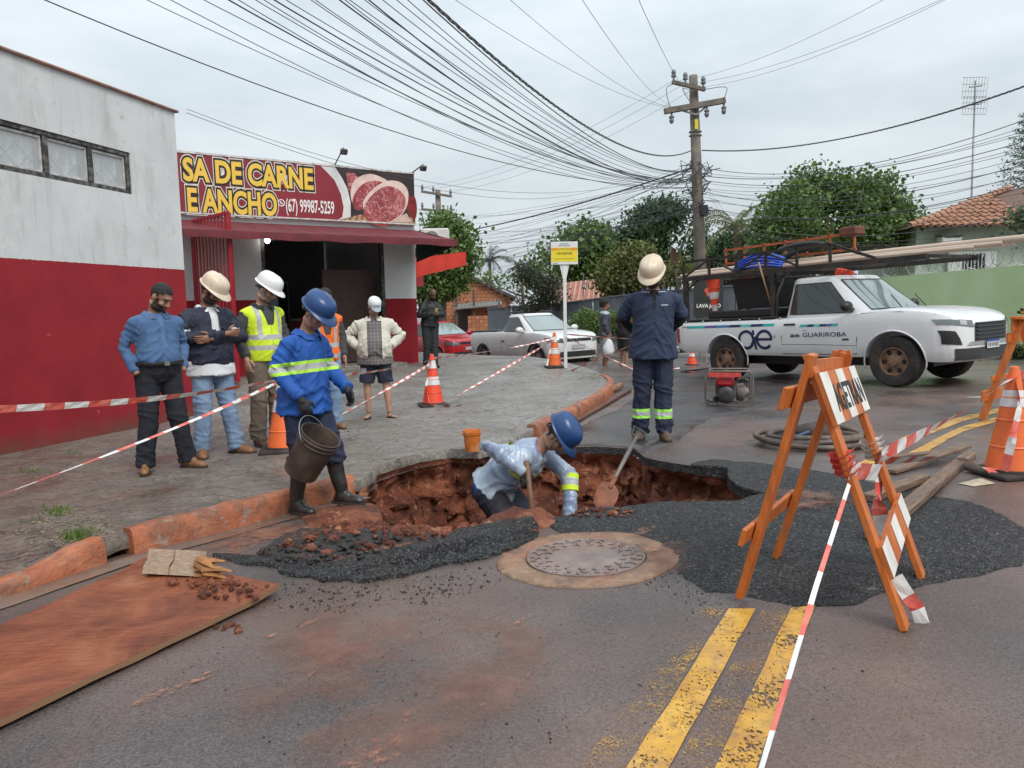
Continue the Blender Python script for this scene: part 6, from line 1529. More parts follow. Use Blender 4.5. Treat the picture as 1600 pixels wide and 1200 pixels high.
b=MB();qs=tf+Vector((0,0,.03));pts=[(.0,.032),(.02,.022),(.034,.03),(.046,.0),(.036,-.05),(-.036,-.05),(-.046,0),(-.034,.03),(-.02,.022)]
b.prism(pts,qs-ax*.01,(ax.cross(Vector((0,0,1)))).normalized(),(0,0,1),.022);b.build('scalloped_end_piece',M_BAR,bar1)
b2f=[G(x,y)for x,y in((1534,656),(1560,640),(1672,668),(1690,648))];b2f=[Vector((p.x,p.y,road_z(p.x,p.y)))for p in b2f]
m1,m2=(b2f[0]+b2f[2])/2,(b2f[1]+b2f[3])/2;d1=ray(1575,500);t1_=CAM+d1*(m1 .y/d1 .y);d2=ray(1592,500);t2_=CAM+d2*((m2 .y+.15)/d2 .y)
hb_=1.04;t1_=Vector((b2f[0].x+.20,b2f[0].y+.02,b2f[0].z+hb_));t2_=t1_+Vector((1.0,.35,.02));
bar2=thing('barricade','far orange barricade at the right edge of the road with a bare plank top','barricade',group='orange wooden barricades')
a0=Vector((b2f[0].x,b2f[0].y,b2f[0].z));U=Vector((.80,.60,0));Vv=Vector((.86,-.5,0)).normalized()
for(u,v)in((-.0,-.28),(-.0,.28),(.85,-.28),(.85,.28)):
 p=a0+U*u+Vv*(v+.28);b=MB();tp=a0+U*(u+.06)+Vv*.28+Vector((0,0,hb_));d=tp-p;b.beam(Vector((p.x,p.y,road_z(p.x,p.y))),tp+d*.03,.07,.028,U,0,.003);b.build('leg',M_BAR,bar2)
for z,hh,nm in((.99,.12,'top_board'),(.86,.10,'middle_board'),(.26,.11,'lower_board'),(.44,.05,'brace')):
 yy=z/hb_*.28-.03;b=MB();c=a0+Vector((0,0,z));b.beam(c-U*(.14 if z<.3 else .05)+Vv*yy,c+U*1.05+Vv*yy,.02,hh,(0,0,1),0,.003);b.build(nm,M_BAR,bar2)
b=MB();b.box(a0+U*.5+Vv*.28+Vector((0,0,hb_+.02)),(1.15,.11,.03),Matrix((U,Vv,(0,0,1))).transposed(),0,.003);b.build('top_plank',M_BAR,bar2)
rb_=thing('rope_bundle','yellow and black rope bundle lying on the far barricade','rope');rr2=random.Random(4);c0=a0+U*.30+Vv*.28+Vector((0,0,hb_+.06))
for j,mm in enumerate((mat('yellow_rope',(.55,.42,.05),.8),mat('dark_rope',(.05,.05,.045),.8))):
 b=MB();pts=[c0+Vector((rr2 .uniform(-.14,.14),rr2 .uniform(-.05,.05),rr2 .uniform(0,.06)))for _ in range(12)];b.tube(smoothline(pts,4),.011,6);b.build('strand',mm,rb_,180)
k=Mt('tape_red',(.72,.06,.045),.35);k.set('Base Color',k.ramp(k.noise(9,4),[(.3,(.62,.06,.045)),(.7,(.76,.22,.17))]));M_TR=k.m
M_TW=mat('tape_white',(.74,.73,.71),.35,var=.08,vs=10)
def tape(pts,label,w=.06,twist=0.0,sag=0.0,field=.14,tilt0=0.0,narrow=1.0,step=.035,rope=False):
 P=[Vector(p)for p in pts]
 if len(P)==2:P=[P[0].lerp(P[1],i/10)-Vector((0,0,sag*math.sin(PI*i/10)))for i in range(11)]
 L=sum((b_-a_).length for a_,b_ in zip(P[:-1],P[1:]));path=[]
 for a_,b_ in zip(P[:-1],P[1:]):
  kk=max(1,int((b_-a_).length/step));path+=[a_.lerp(b_,j/kk)for j in range(kk)]
 path.append(P[-1]);t=tag(thing('barrier_tape',label,'barrier tape'),group='red and white barrier tape')
 red,wh=MB(),MB();dist=0;prev=None
 for i,p in enumerate(path):
  d=(path[min(i+1,len(path)-1)]-path[max(i-1,0)]).normalized();s_=Vector((0,0,1))-d*d.z
  if s_.length<.05:s_=Vector((1,0,0))-d*d.x
  s_.normalize();n_=d.cross(s_)
  if i:dist+=(p-path[i-1]).length
  a=tilt0+twist*dist+.5*noise.noise((dist*1.3,len(label),0));ww=w*narrow*(1+.25*noise.noise((dist*3,2,len(label))))
  ed=(s_*math.cos(a)+n_*math.sin(a))*ww/2;row=(p-ed,p+n_*(.004*math.sin(dist*40)),p+ed)
  if prev is not None:
   tgt=red if int(dist/field)%2 else wh;tgt.add([*prev,*row],[(0,3,4,1),(1,4,5,2)])
  prev=row
 if red.f:red.build('red_fields',M_TR,t)['kind']='stuff'
 wh.build('white_fields',M_TW,t)['kind']='stuff'
 return t
ct=lambda c,h=.72:Vector((c.x,c.y,c.z+h))
h430=ct(cp3,.70)
T_a=at(-60,642,4.2)
tape([T_a,h430+Vector((0,-.1,.0))],'broad tape crossing the red wall towards the cone behind the bucket worker',.046,.35,.05,.17)
tape([at(-60,796,3.3),h430+Vector((0,-.1,-.02))],'low slanting tape from the left edge across the pavement',.06,.5,.03,.17,1.1,.42)
tape([h430,ct(cp,.66)],'tape from behind the bucket worker to the cone near the capped man',.06,.25,.05,.15,.5,.8)
tape([at(520,655,6.6),ct(cp,.62)],'tape slanting up from the pavement edge to the cone near the capped man',.055,.5,.01,.14,1.0,.6)
tape([ct(cp,.68),ct(cp2,.62)],'tape between the two cones on the corner pavement',.06,.3,.04,.15,.6,.8)
tape([cp+Vector((.12,-.1,.03)),ct(cp2,.6)],'tape rising from the foot of one cone to the top of the next',.055,.5,.01,.14,1.0,.7)
tape([ct(cp2,.60),ct(cp2,.30)+Vector((-.12,-.08,0)),cp2+Vector((-.17,-.12,.05))],'loose tape end hanging down the cone by the yellow notice',.04,1,0,.12)
tape([ct(cp,.60),ct(cp,.3)+Vector((-.08,-.11,0)),cp+Vector((-.03,-.2,.04)),cp+Vector((.25,-.3,.012)),cp+Vector((.4,-.1,.012))],'loose tape end hanging down the cone near the capped man',.045,.8,0,.12)
e_r=at(1075,530,13.5)
sgn_p=gpos(884,584)
tape([ct(sgn_p,.72),at(1060,532,15.5)],'tape running level from the notice post behind the navy worker',.05,.4,.02,.15,.5,.7)
tape([ct(sgn_p,.66),at(1000,582,13.2),at(1062,575,13.0)],'tape sloping down to the right from the notice post',.05,.5,.0,.15,.5,.7)
tape([at(886,582,15.2),at(985,540,14.0),at(1002,533,13.8)],'tape rising from the foot of the notice post to the navy worker',.05,.5,.0,.15,.5,.7)
kn=on_leg(nr,tn,.60)+Vector((0,-.03,0));kf=on_leg(fr,tf,.56)+Vector((.0,-.02,0))
c4t=ct(cp4,.70)
tape([kn,kn.lerp(kf,.5)+Vector((.03,-.05,-.03)),kf],'tape stretched between the two right legs of the lettered barricade',.075,.2,0,.11,.2)
tape([kf,kf.lerp(c4t,.5)+Vector((0,0,-.03)),c4t],'tape from the lettered barricade up to the large cone',.065,.3,.03,.13,.3)
tape([kf+Vector((0,0,-.02)),kf.lerp(cp4,.5)+Vector((0,0,.06)),cp4+Vector((-.2,-.05,.05)),cp4+Vector((.05,-.2,.04))],'tape from the lettered barricade down to the foot of the large cone',.06,.6,0,.13,.6)
gr_=at(1185,1215,1.55)
tape([kn+Vector((-.01,-.01,-.05)),kn.lerp(gr_,.5),gr_],'tape running down from the lettered barricade towards the photographer',.05,.6,0,.17,.9,.30)
for(f_,t_,s_)in((nr,tn,.585),(fr,tf,.555)):
 p=on_leg(f_,t_,s_);w_=thing('tape_wrap','knot of tape wound round the '+('near' if f_ is nr else 'far')+' right leg of the lettered barricade','barrier tape',group='red and white barrier tape')
 d=(t_-f_).normalized();q=MB()
 for j in range(4):q.tube([p+d*(.025*j+.01*math.sin(i))+(ax*math.cos(i/10*2*PI)*.024+d.cross(ax).normalized()*math.sin(i/10*2*PI)*.047)for i in range(10)],[(.002,.014)]*10,4,closed=True)
 q.build('wrap',M_TW if f_ is fr else M_TR,w_)
lo=on_leg(fr,tf,.52);tape([lo,lo+Vector((-.02,-.03,-.16)),lo+Vector((.02,-.02,-.34)),lo+Vector((.05,-.02,-.48))],'tape end dangling inside the lettered barricade',.07,1.2,0,.12,.2)
lo=on_leg(nr,tn,.20)+Vector((.03,-.02,0));tape([lo,lo+Vector((.05,.0,-.08)),lo+Vector((.10,.02,-.14)),lo+Vector((.12,.02,-.20))],'crumpled tape tail at the lower striped board',.05,1.5,0,.1,.2)
tape([c4t,c4t+Vector((-.03,-.12,-.18)),c4t+Vector((-.10,-.16,-.4)),cp4+Vector((-.13,-.14,.06))],'tape hanging down the side of the large cone',.055,.5,0,.12,.2)
tape([c4t,at(1640,570,5.6)],'tape leaving the large cone to the right edge',.06,.3,.01,.13,.3)
tape([at(1360,617,9.5),at(1420,622,9.0),at(1540,620,8.4)],'thin tape lying across the road before the truck',.04,.8,0,.15,.8,.6)
M_BKT=mat('dirty_black_bucket',(.055,.042,.036),.55,var=.35,vs=7,bump=.4,bs=30,dirt=(.20,.10,.06),ds=4,damt=.7)
def bucket(mx,label,m,rim=None,h=.36,r0=.13,r1=.155,drip=None):
 t=thing('bucket',label,'bucket',mx=mx);b=MB()
 b.lathe([(0,.0),(r0,.0),(r0+.002,.01),(r0+(r1-r0)*.8,h*.8),(r1+.004,h*.80),(r1+.006,h*.83),(r1+.001,h*.84),(r1+.005,h*.90),(r1+.009,h*.905),(r1+.009,h*.93),(r1+.003,h*.94),(r1+.005,h),(r1-.005,h),(r1-.012,h*.9),(r0-.006,.02),(0,.02)],36,caps=False);b.build('pail',m,t,40)
 b=MB();b.tube([(-(r1+.012)*math.cos(a),.03+.17*math.sin(a)*.9,h*.86+.10*math.sin(a))for a in[PI*i/14 for i in range(15)]],.004,6);b.build('wire_handle',M_STEEL,t,180)
 for sg_ in(1,-1):b=MB();b.lathe([(0,0),(.014,0),(.014,.01),(0,.012)],12,Matrix.Translation((sg_*(r1+.004),.03,h*.86))@Matrix.Rotation(sg_*PI/2,4,'Y'));b.build('handle_lug',m,t)
 return t
hand4=p4 .Mw@p4 .arms['R'][2]+Vector((.03,-.03,-.10))
axd=Vector((.52,-.18,.83)).normalized();Rb=axd.to_track_quat('Z','Y').to_matrix().to_4x4()
rimoff=Rb@Vector((0,0,.34));sidev=(Vector((0,0,1))-axd*axd.z).normalized()*.158
bkt_o=hand4-rimoff-sidev+Vector((.0,-.03,-.01))
bucket(Matrix.Translation(bkt_o)@Rb@Matrix.Scale(.86,4),'dirty black bucket held tilted in the blue worker hand',M_BKT)
ob=gpos(738,705);bucket(Matrix.Translation(ob)@Matrix.Rotation(.7,4,'Z')@Matrix.Scale(.62,4),'small orange paint bucket on the broken pavement edge',mat('orange_bucket',(.60,.17,.02),.5,var=.2,vs=6,dirt=(.55,.45,.36),ds=5,damt=.8),h=.30,r0=.10,r1=.128)
M_WOOD=mat('worn_handle_wood',(.16,.075,.04),.6,var=.3,vs=14,dirt=(.26,.12,.07),ds=5,damt=.6);M_RUST=mat('rusty_blade',(.20,.075,.035),.6,.3,var=.35,vs=9,dirt=(.32,.13,.06),ds=5,damt=.8)
def shovel(a,b_,label,dgrip=True,hm=M_WOOD,bm_=M_RUST,blade=.28,nrm=(0,-1,0),rad=.016,gripm=None):
 """handle from grip a to blade tip b_"""
 a,b_=Vector(a),Vector(b_);d=(b_-a).normalized();L=(b_-a).length;t=thing('shovel',label,'shovel',group='shovels')
 s_=d.cross(Vector(nrm)).normalized();u=s_.cross(d).normalized();neck=b_-d*blade
 st=a+d*(.11 if dgrip else 0);q=MB();q.tube([st,neck+d*.04],[rad,rad*1.05],10);q.build('handle',hm,t,180)
 if dgrip:
  q=MB();q.tube([st+d*.02,st-d*.02+s_*.045,a+s_*.06,a-s_*.06,st-d*.02-s_*.045,st+d*.02],.011,8);q.build('grip',gripm or M_RUST,t,180)
 q=MB();rows=[(0,.03,.012),(.12,.078,.004),(.4,.092,-.014),(.7,.086,-.016),(.9,.054,-.008),(1.0,.010,0)];n=8
 for side in(0,.004):
  for(f,w,cup)in rows:
   for i in range(n+1):x=-1+2*i/n;q.v.append(tuple(neck+d*(f*blade)+s_*(w*x)+u*(cup*(1-x*x)+side+(.012*x*x if f<.9 else 0))))
 K=n+1;M_=len(rows)
 for sd in(0,1):
  for r in range(M_-1):
   for i in range(n):q.f.append((sd*M_*K+r*K+i,sd*M_*K+r*K+i+1,sd*M_*K+(r+1)*K+i+1,sd*M_*K+(r+1)*K+i));q.mi.append(0)
 q.tube([neck-d*.09,neck+d*.05],[rad*1.25,rad*1.1],10);q.build('blade',bm_,t,180);return t
sa,sb=at(1000,672,6.35),at(935,797,5.55)
shovel(sa,sb,'steel shovel with D-grip leaning on the far wall of the pit',True,mat('dull_shaft',(.17,.145,.125),.45,.3,var=.3,vs=12),mat('orange_rust_blade',(.22,.07,.032),.6,var=.45,vs=14,bump=.5,bs=40,dirt=(.10,.035,.02),ds=9,damt=.8),.30,(0,-1,.3),.018,mat('black_grip',(.03,.03,.03),.5))
hr,hl_=p8 .Mw@p8 .arms['R'][2],p8 .Mw@p8 .arms['L'][2]
dsh=Vector((hl_-hr));top_=hr+Vector((.03,-.02,-.04))
tipx=Vector((hr.x+.10,hr.y-.06,hr.z-.86));shovel(top_+Vector((-.015,.01,.12)),tipx,'shovel with brown wooden handle gripped by the worker in the pit',False,M_WOOD,M_RUST,.28,(0,-1,.2),.019)
g1,g2=G(1118,578),G(1063,583);shovel(Vector((g1 .x,g1 .y,road_z(g1 .x,g1 .y)+.05)),Vector((g2 .x,g2 .y,road_z(g2 .x,g2 .y)+.03)),'black shovel lying on the road before the truck',False,mat('black_shaft',(.02,.02,.02),.5),mat('black_blade',(.014,.014,.015),.5),.38,(0,0,1),.018)
np_=thing('yellow_notice','white post with yellow and white work notice on the corner pavement','sign',sgn_p);hs=2.0
k_px=73.0
b=MB();b.box((0,0,.95),(.07,.05,1.9),None,0,.008);b.build('post',mat('white_post',(.70,.71,.70),.5,var=.06,dirt=(.4,.35,.3),ds=4,damt=.4),np_)
b=MB();w_,h_=.56,.47;zc=2.40
b.box((0,-.02,zc),(w_,.025,h_),None,0,.008);b.add([(-.10,0.0,zc-h_/2),(.10,0,zc-h_/2),(.035,0,zc-h_/2-.30),(-.035,0,zc-h_/2-.30)],[(0,1,2,3)]);b.box((0,0,zc-h_/2-.2),(.075,.02,.5));pb_=b.build('plate',mat('white_plate',(.74,.75,.74),.4,var=.03),np_)
b=MB();b.box((0,-.034,zc-.028),(w_-.015,.003,.29));b.build('yellow_field',mat('notice_yellow',(.82,.66,.03),.4,var=.05),pb_)
for sg_ in(1,-1):b=MB();b.box((sg_*.195,-.0362,zc+.085),(.15,.003,.05));b.build('orange_field',mat('notice_orange',(.80,.30,.04),.4,var=.05),pb_)
tx=lambda z,sz_,m,s,wd,bd=.02:text_obj('lettering',s,lambda u,v:Vector((u,-.0375,z+v)),sz_,m,pb_,bd*sz_,'CENTER',1.0,wd)
blk=mat('notice_black',(.03,.025,.02),.5,var=0);gry=mat('notice_grey',(.32,.33,.36),.5,var=0)
tx(zc+.066,.055,mat('notice_olive',(.35,.27,.02),.5,var=0),'ATENÇÃO!',.22);tx(zc-.025,.06,blk,'NÃO ESCAVAR',.32)
for(x_,z_,wd_,m_)in((0,-.115,.40,mat('notice_ochre',(.45,.36,.02),.5,var=0)),(0,.195,.18,gry),(0,.155,.24,gry),(-.19,-.205,.10,gry)):b=MB();b.box((x_,-.0375,zc+z_),(wd_,.002,.014));b.build('small_print',m_,pb_)
pg_=G(1138,632);PM=Vector((pg_.x,pg_.y,road_z(pg_.x,pg_.y)))
pt=thing('motor_pump','portable red motor pump in a grey tube frame on the road','pump',PM,math.radians(-14));W_,D_,H_=.60,.42,.47
M_FR=mat('grey_tube_frame',(.16,.14,.125),.5,.4,var=.3,vs=9,dirt=(.22,.11,.07),ds=5,damt=.7);b=MB()
for y in(-D_/2,D_/2):b.tube([(-W_/2+.04,y,.015),(W_/2-.04,y,.015),(W_/2,y,.06),(W_/2,y,H_-.05),(W_/2-.05,y,H_),(-W_/2+.05,y,H_),(-W_/2,y,H_-.05),(-W_/2,y,.06),(-W_/2+.04,y,.015)],.013,8)
for x,z in((-W_/2,.1),(W_/2,.1),(-W_/2+.05,H_),(W_/2-.05,H_),(-.15,.015),(.15,.015)):b.tube([(x,-D_/2,z),(x,D_/2,z)],.012,8)
b.build('tube_frame',M_FR,pt,180)
b=MB();b.box((-.05,-.08,.335),(.24,.20,.15),None,0,.035);b.build('fuel_tank',mat('red_engine_paint',(.42,.02,.03),.4,var=.2,vs=8),pt,40)
b=MB();b.box((-.05,0,.22),(.24,.24,.22),None,0,.03)
for i in range(6):b.box((-.05,-.13,.15+i*.03),(.22,.03,.012))
b.build('engine_block',mat('dark_engine',(.05,.045,.045),.5,.3,var=.3,vs=12),pt)
b=MB();b.lathe([(0,0),(.10,0),(.115,.02),(.115,.05),(.09,.07),(.05,.08),(0,.08)],24,Matrix.Translation((-.04,-.13,.15))@Matrix.Rotation(PI/2,4,'X'));b.build('recoil_starter',MATS['dark_engine'],pt,40)
b=MB();b.lathe([(0,0),(.10,0),(.12,.03),(.12,.09),(.07,.12),(.05,.16),(0,.16)],24,Matrix.Translation((.10,0,.17))@Matrix.Rotation(PI/2,4,'Y'));b.build('pump_housing',mat('dull_pump_grey',(.20,.17,.15),.5,.3,var=.3,vs=9),pt,40)
b=MB();b.lathe([(0,0),(.05,0),(.05,.1),(.04,.1),(.04,.02),(0,.02)],18,Matrix.Translation((-.16,-.15,.10))@Matrix.Rotation(PI/2,4,'X'));b.tube([(.12,-.08,.33),(.19,-.1,.36),(.24,-.1,.33)],.035,10);b.build('ports',MATS['dark_engine'],pt,40)
b=MB();b.box((-.06,-D_/2-.008,H_-.045),(.42,.012,.06));b.build('name_plate',mat('faded_red_plate',(.5,.06,.05),.5,var=.3,vs=20),pt);text_obj('plate_marking','BRANCO',lambda u,v:Vector((-.06+u,-D_/2-.0155,H_-.06+v)),.05,mat('plate_white',(.7,.68,.66),.5),pt,.002,'CENTER')if False else None
hg=G(1268,694);HC=Vector((hg.x,hg.y,road_z(hg.x,hg.y)));M_HOSE=mat('muddy_black_hose',(.065,.05,.042),.5,var=.4,vs=8,dirt=(.22,.13,.09),ds=4,damt=.7)
hz_=thing('hose_coil','muddy black hose coiled on the road behind the lettered barricade','hose',HC);b=MB();pts=[]
for i in range(200):
 a=i/200*2*PI*3.2;r_=.36+.05*math.sin(a*.31)+.02*math.sin(a*1.7);pts.append((r_*1.25*math.cos(a)+.03*math.sin(a*.5),r_*.95*math.sin(a),.03+.022*(i/60)+.01*math.sin(a*2.3)))
b.tube(pts,.027,8);b.build('hose',M_HOSE,hz_,180)
ht=thing('tarp_bundle','dark crumpled sack with blue strap inside the hose coil','sack',HC+Vector((.05,.03,.0)));b=MB()
vs,fs=BL2[1];b.add([Vector((v.x*.22,v.y*.16,max(-.0,v.z*.11+.09)))for v in vs],fs);b.build('sack',mat('dark_sack',(.05,.04,.036),.7,var=.4,vs=9,bump=.8,bs=18),ht,180)
for j in range(4):b=MB();b.tube(smoothline([(-.30+.02*j,-.10+.05*j,.05),(-.15,-.12+.06*j,.115),(.0,-.10+.05*j,.16)],5),.016,6);b.build('blue_strap',mat('blue_webbing',(.06,.10,.18),.7,var=.3,vs=20),ht,180)
k=Mt('weathered_timber');_v=k.co((1.2,14,14));k.set('Base Color',k.ramp(k.noise(5,6,.65,_v),[(.3,(.10,.062,.042)),(.55,(.20,.13,.09)),(.75,(.31,.215,.15))]));k.set('Roughness',.7);k.bump(k.noise(6,6,.6,_v),.6,.01);M_TIM=k.m
def timber(a,b_,w,h,label,z=0.0,z2=None,rollx=0.0):
 ga,gb=G(*a),G(*b_);A_,B_=Vector((ga.x,ga.y,max(road_z(ga.x,ga.y),0)*0+road_z(ga.x,ga.y)+z+h/2)),Vector((gb.x,gb.y,road_z(gb.x,gb.y)+(z if z2 is None else z2)+h/2))
 d=(B_-A_);L=d.length;t=thing('timber',label,'timber',group='loose timber by the barricade');u=d.normalized();s_=Vector((0,0,1)).cross(u).normalized();n_=u.cross(s_)
 t.matrix_world=Matrix.Translation((A_+B_)/2)@Matrix((u,s_,n_)).transposed().to_4x4();b=MB();b.box((0,0,0),(L,w,h),None,0,.006)
 b.v=[tuple(Vector(v)+noise.noise_vector(Vector(v)*5)*.006)for v in b.v];b.build('plank',M_TIM,t);return t
timber((1362,852),(1515,712),.09,.045,'longest grey timber lying slantwise under the others',.03,.0)
timber((1357,788),(1445,752),.08,.05,'short thick timber beside the leg of the barricade',.022,.004)
timber((1392,742),(1510,708),.09,.03,'board lying crosswise on the far end of the long timber',.01,.055)
timber((1384,718),(1500,716),.07,.03,'thin board behind the crosswise one',.0,.06)
timber((1382,708),(1398,716),.10,.045,'small square wood offcut at the end of the boards',0,0)
k=Mt('mud_covered_plywood');c=k.ramp(k.noise(2.4,7,.66,dist=.8),[(.30,(.10,.026,.013)),(.44,(.215,.056,.025)),(.58,(.32,.095,.04)),(.70,(.37,.15,.075)),(.80,(.56,.38,.27))])
_v=k.co((1,9,1),(0,0,.55));c=k.mix(k.ramp(k.noise(3.5,6,.7,_v),[(.60,0.0),(.74,.5)]),c,(.52,.28,.18));k.set('Base Color',c);k.set('Roughness',k.ramp(k.noise(2,4),[(.35,.30),(.65,.6)]));k.bump(k.math('ADD',k.noise(9,7,.7),k.math('MULTIPLY',k.noise(5,6,.65,_v),.9)),.8,.03);M_PLY=k.m
q1,q2=G(438,921,.03),G(226,880,.03);q3,q4=G(-180,1200,.03),G(-120,1005,.03)
q3=q1+(G(0,1130,.03)-q1)*1.5;q4=q2+(G(0,981,.03)-q2)*1.9
pl=thing('plywood_sheet','long plywood sheet coated in orange mud lying on the road by the kerb','plywood');b=MB();nx,ny=40,16;top_v=[]
def pz(x,y):return road_z(x,y)+.042
for i in range(nx+1):
 for j in range(ny+1):
  p=(q1 .lerp(q3,i/nx)).lerp(q2 .lerp(q4,i/nx),j/ny);zz=pz(p.x,p.y)+.016*sstep(.12,0,i/nx)+.0035*noise.noise((p.x*6,p.y*6,0));b.v.append((p.x,p.y,zz))
K=ny+1
for i in range(nx):
 for j in range(ny):b.f.append((i*K+j,i*K+j+1,(i+1)*K+j+1,(i+1)*K+j));b.mi.append(0)
b.build('mud_face',M_PLY,pl,180)
k=Mt('plywood_edge');k.set('Base Color',k.ramp(k.wave(60,1,2,None,'Z'),[(.3,(.12,.06,.035)),(.7,(.34,.19,.10))]));k.set('Roughness',.8);b2=MB()
edge=[i*K for i in range(nx,-1,-1)]+[j for j in range(K)]+[i*K+ny for i in range(nx+1)]
for a_,c_ in zip(edge[:-1],edge[1:]):
 A_,C_=Vector(b.v[a_]),Vector(b.v[c_]);b2 .quad(A_,C_,C_-Vector((0,0,.024)),A_-Vector((0,0,.024)))
b2 .build('laminated_edge',k.m,pl)
bw_=[G(310,905,.07),G(372,902,.07)]
sp_=in_px([(250,900),(330,890),(425,912),(400,935),(320,930)],130,.003,.02,.07,lambda x,y:pz(x,y)+.012)
o=scatter('mud_crumbs',sp_,M_CLOD,'crumbs of red mud on the end of the plywood sheet','mud',hi=False)
k=Mt('fresh_broken_wood');_v=k.co((2,18,18));k.set('Base Color',k.ramp(k.noise(5,5,.6,_v),[(.3,(.30,.21,.145)),(.7,(.46,.36,.27))]));k.set('Roughness',.8);k.bump(k.noise(7,5,.6,_v),.5,.01)
wblk=thing('broken_timber','split pale timber end lying on the muddy plywood','timber');gA_,gB_=G(222,902,.05),G(305,906,.05);A_=Vector((gA_.x,gA_.y,pz(gA_.x,gA_.y)+.005));B_=Vector((gB_.x,gB_.y,pz(gB_.x,gB_.y)+.005));ux=(B_-A_);Lw=ux.length;ux.normalize();uy_=Vector((.18,.32,.93)).normalized();dep=Vector((.1,.99,-.05))
for(f0,f1,nm)in((0,.50,'wood_half'),(.515,1.0,'wood_half')):
 b=MB();hh=.125;o0=A_+ux*(Lw*f0);w0=Lw*(f1-f0);jag=.012
 poly=[(0,0),(w0,0.0),(w0-jag,hh*.35),(w0+.006,hh*.6),(w0-.008,hh),(0,hh*1.02),(.010,hh*.6),(-.004,hh*.3)]
 b.prism(poly,o0+dep*.06,ux,uy_,.05);b.build(nm,k.m,wblk)
k2=mat('splintered_wood',(.33,.15,.055),.8,var=.4,vs=16,bump=.8,bs=30);b=MB();r5=random.Random(8)
for i in range(14):
 st=B_+ux*r5 .uniform(-.03,.05)+uy_*r5 .uniform(0,.11)+dep*r5 .uniform(-.01,.06);en=st+ux*r5 .uniform(.03,.15)+uy_*r5 .uniform(-.05,.02)+dep*r5 .uniform(-.02,.03);en.z=max(en.z,pz(en.x,en.y)+.01);b.tube([st,st.lerp(en,.5)+Vector((0,0,.006)),en],[(.026,.016),(.022,.013),(.006,.003)],6)
o=b.build('splinters',k2,wblk);o['kind']='stuff'
e0,e1=G(838,674),G(970,608);E0,E1=Vector((e0 .x,e0 .y,road_z(e0 .x,e0 .y)+.075)),Vector((e1 .x,e1 .y,road_z(e1 .x,e1 .y)+.07));lg=thing('wooden_pole','peeled brown wooden pole lying along the corner kerb','pole');b=MB();b.tube([E0 .lerp(E1,i/16)+noise.noise_vector(Vector((i*.4,0,0)))*.02 for i in range(17)],[.066-.0008*i for i in range(17)],14)
k=Mt('peeled_pole_wood');k.set('Base Color',k.ramp(k.noise(4,6,.65,k.co((1,1,1))),[(.3,(.10,.045,.025)),(.5,(.26,.13,.075)),(.7,(.42,.27,.18))]));k.set('Roughness',.6);k.bump(k.noise(20,4),.4,.01);b.build('trunk',k.m,lg,180)
e0,e1=G(862,684),G(985,612);lg=thing('wooden_pole','thin dark pole lying beside the peeled one','pole');b=MB();b.tube([Vector((e0 .x,e0 .y,road_z(e0 .x,e0 .y)+.035)),Vector((e1 .x,e1 .y,road_z(e1 .x,e1 .y)+.03))],[.03,.026],10);b.build('trunk',mat('dark_pole_wood',(.12,.055,.035),.6,var=.3,vs=6),lg,180)
# vehicles
def paint_mat(name,c,dirt=(.30,.22,.16),dz=.55,damt=.7):
 k=Mt(name,c,.28);z=k.math('ADD',k.axis('Z'),k.math('MULTIPLY',k.noise(4,5),.5));mr=k.n.new('ShaderNodeMapRange');k.l.new(z,mr.inputs[0])
 mr.inputs[1].default_value=dz;mr.inputs[2].default_value=dz+.55;mr.inputs[3].default_value=damt;mr.inputs[4].default_value=.03
 k.set('Base Color',k.mix(mr.outputs[0],k.ramp(k.noise(2,4),[(.3,tuple(v*.95 for v in c)),(.7,c)]),dirt));k.set('Roughness',k.ramp(mr.outputs[0],[(0.05,.25),(.5,.6)]));k.set('Coat Weight',.4);k.set('Coat Roughness',.1);return k.m
M_TYRE=mat('muddy_tyre',(.022,.021,.02),.8,var=.3,vs=9,bump=.4,bs=60,dirt=(.13,.085,.06),ds=5,damt=.6)
M_BLKPL=mat('black_trim_plastic',(.02,.02,.021),.5,var=.15);M_CHROME=mat('bright_metal',(.55,.55,.55),.25,.8,var=.05)
k=Mt('headlight_lens',(.20,.22,.23),.06);k.set('Metallic',.5);k.set('Specular IOR Level',.8);M_LENS=k.m
k=Mt('dark_car_glass',(.02,.024,.027),.04);k.set('Specular IOR Level',.8);M_CGLASS=k.m
k=Mt('windscreen_glass',(.30,.36,.36),.05);k.set('Specular IOR Level',.9);k.set('Metallic',.25);M_WSCREEN=k.m
HALF=[(0,0),(.80,0),(.93,.03),(.965,.12),(.982,.30),(1.0,.55),(.994,.75),(.978,.90),(.955,.965),(.90,.995),(.6,1.012),(0,1.02)]
class Car:pass
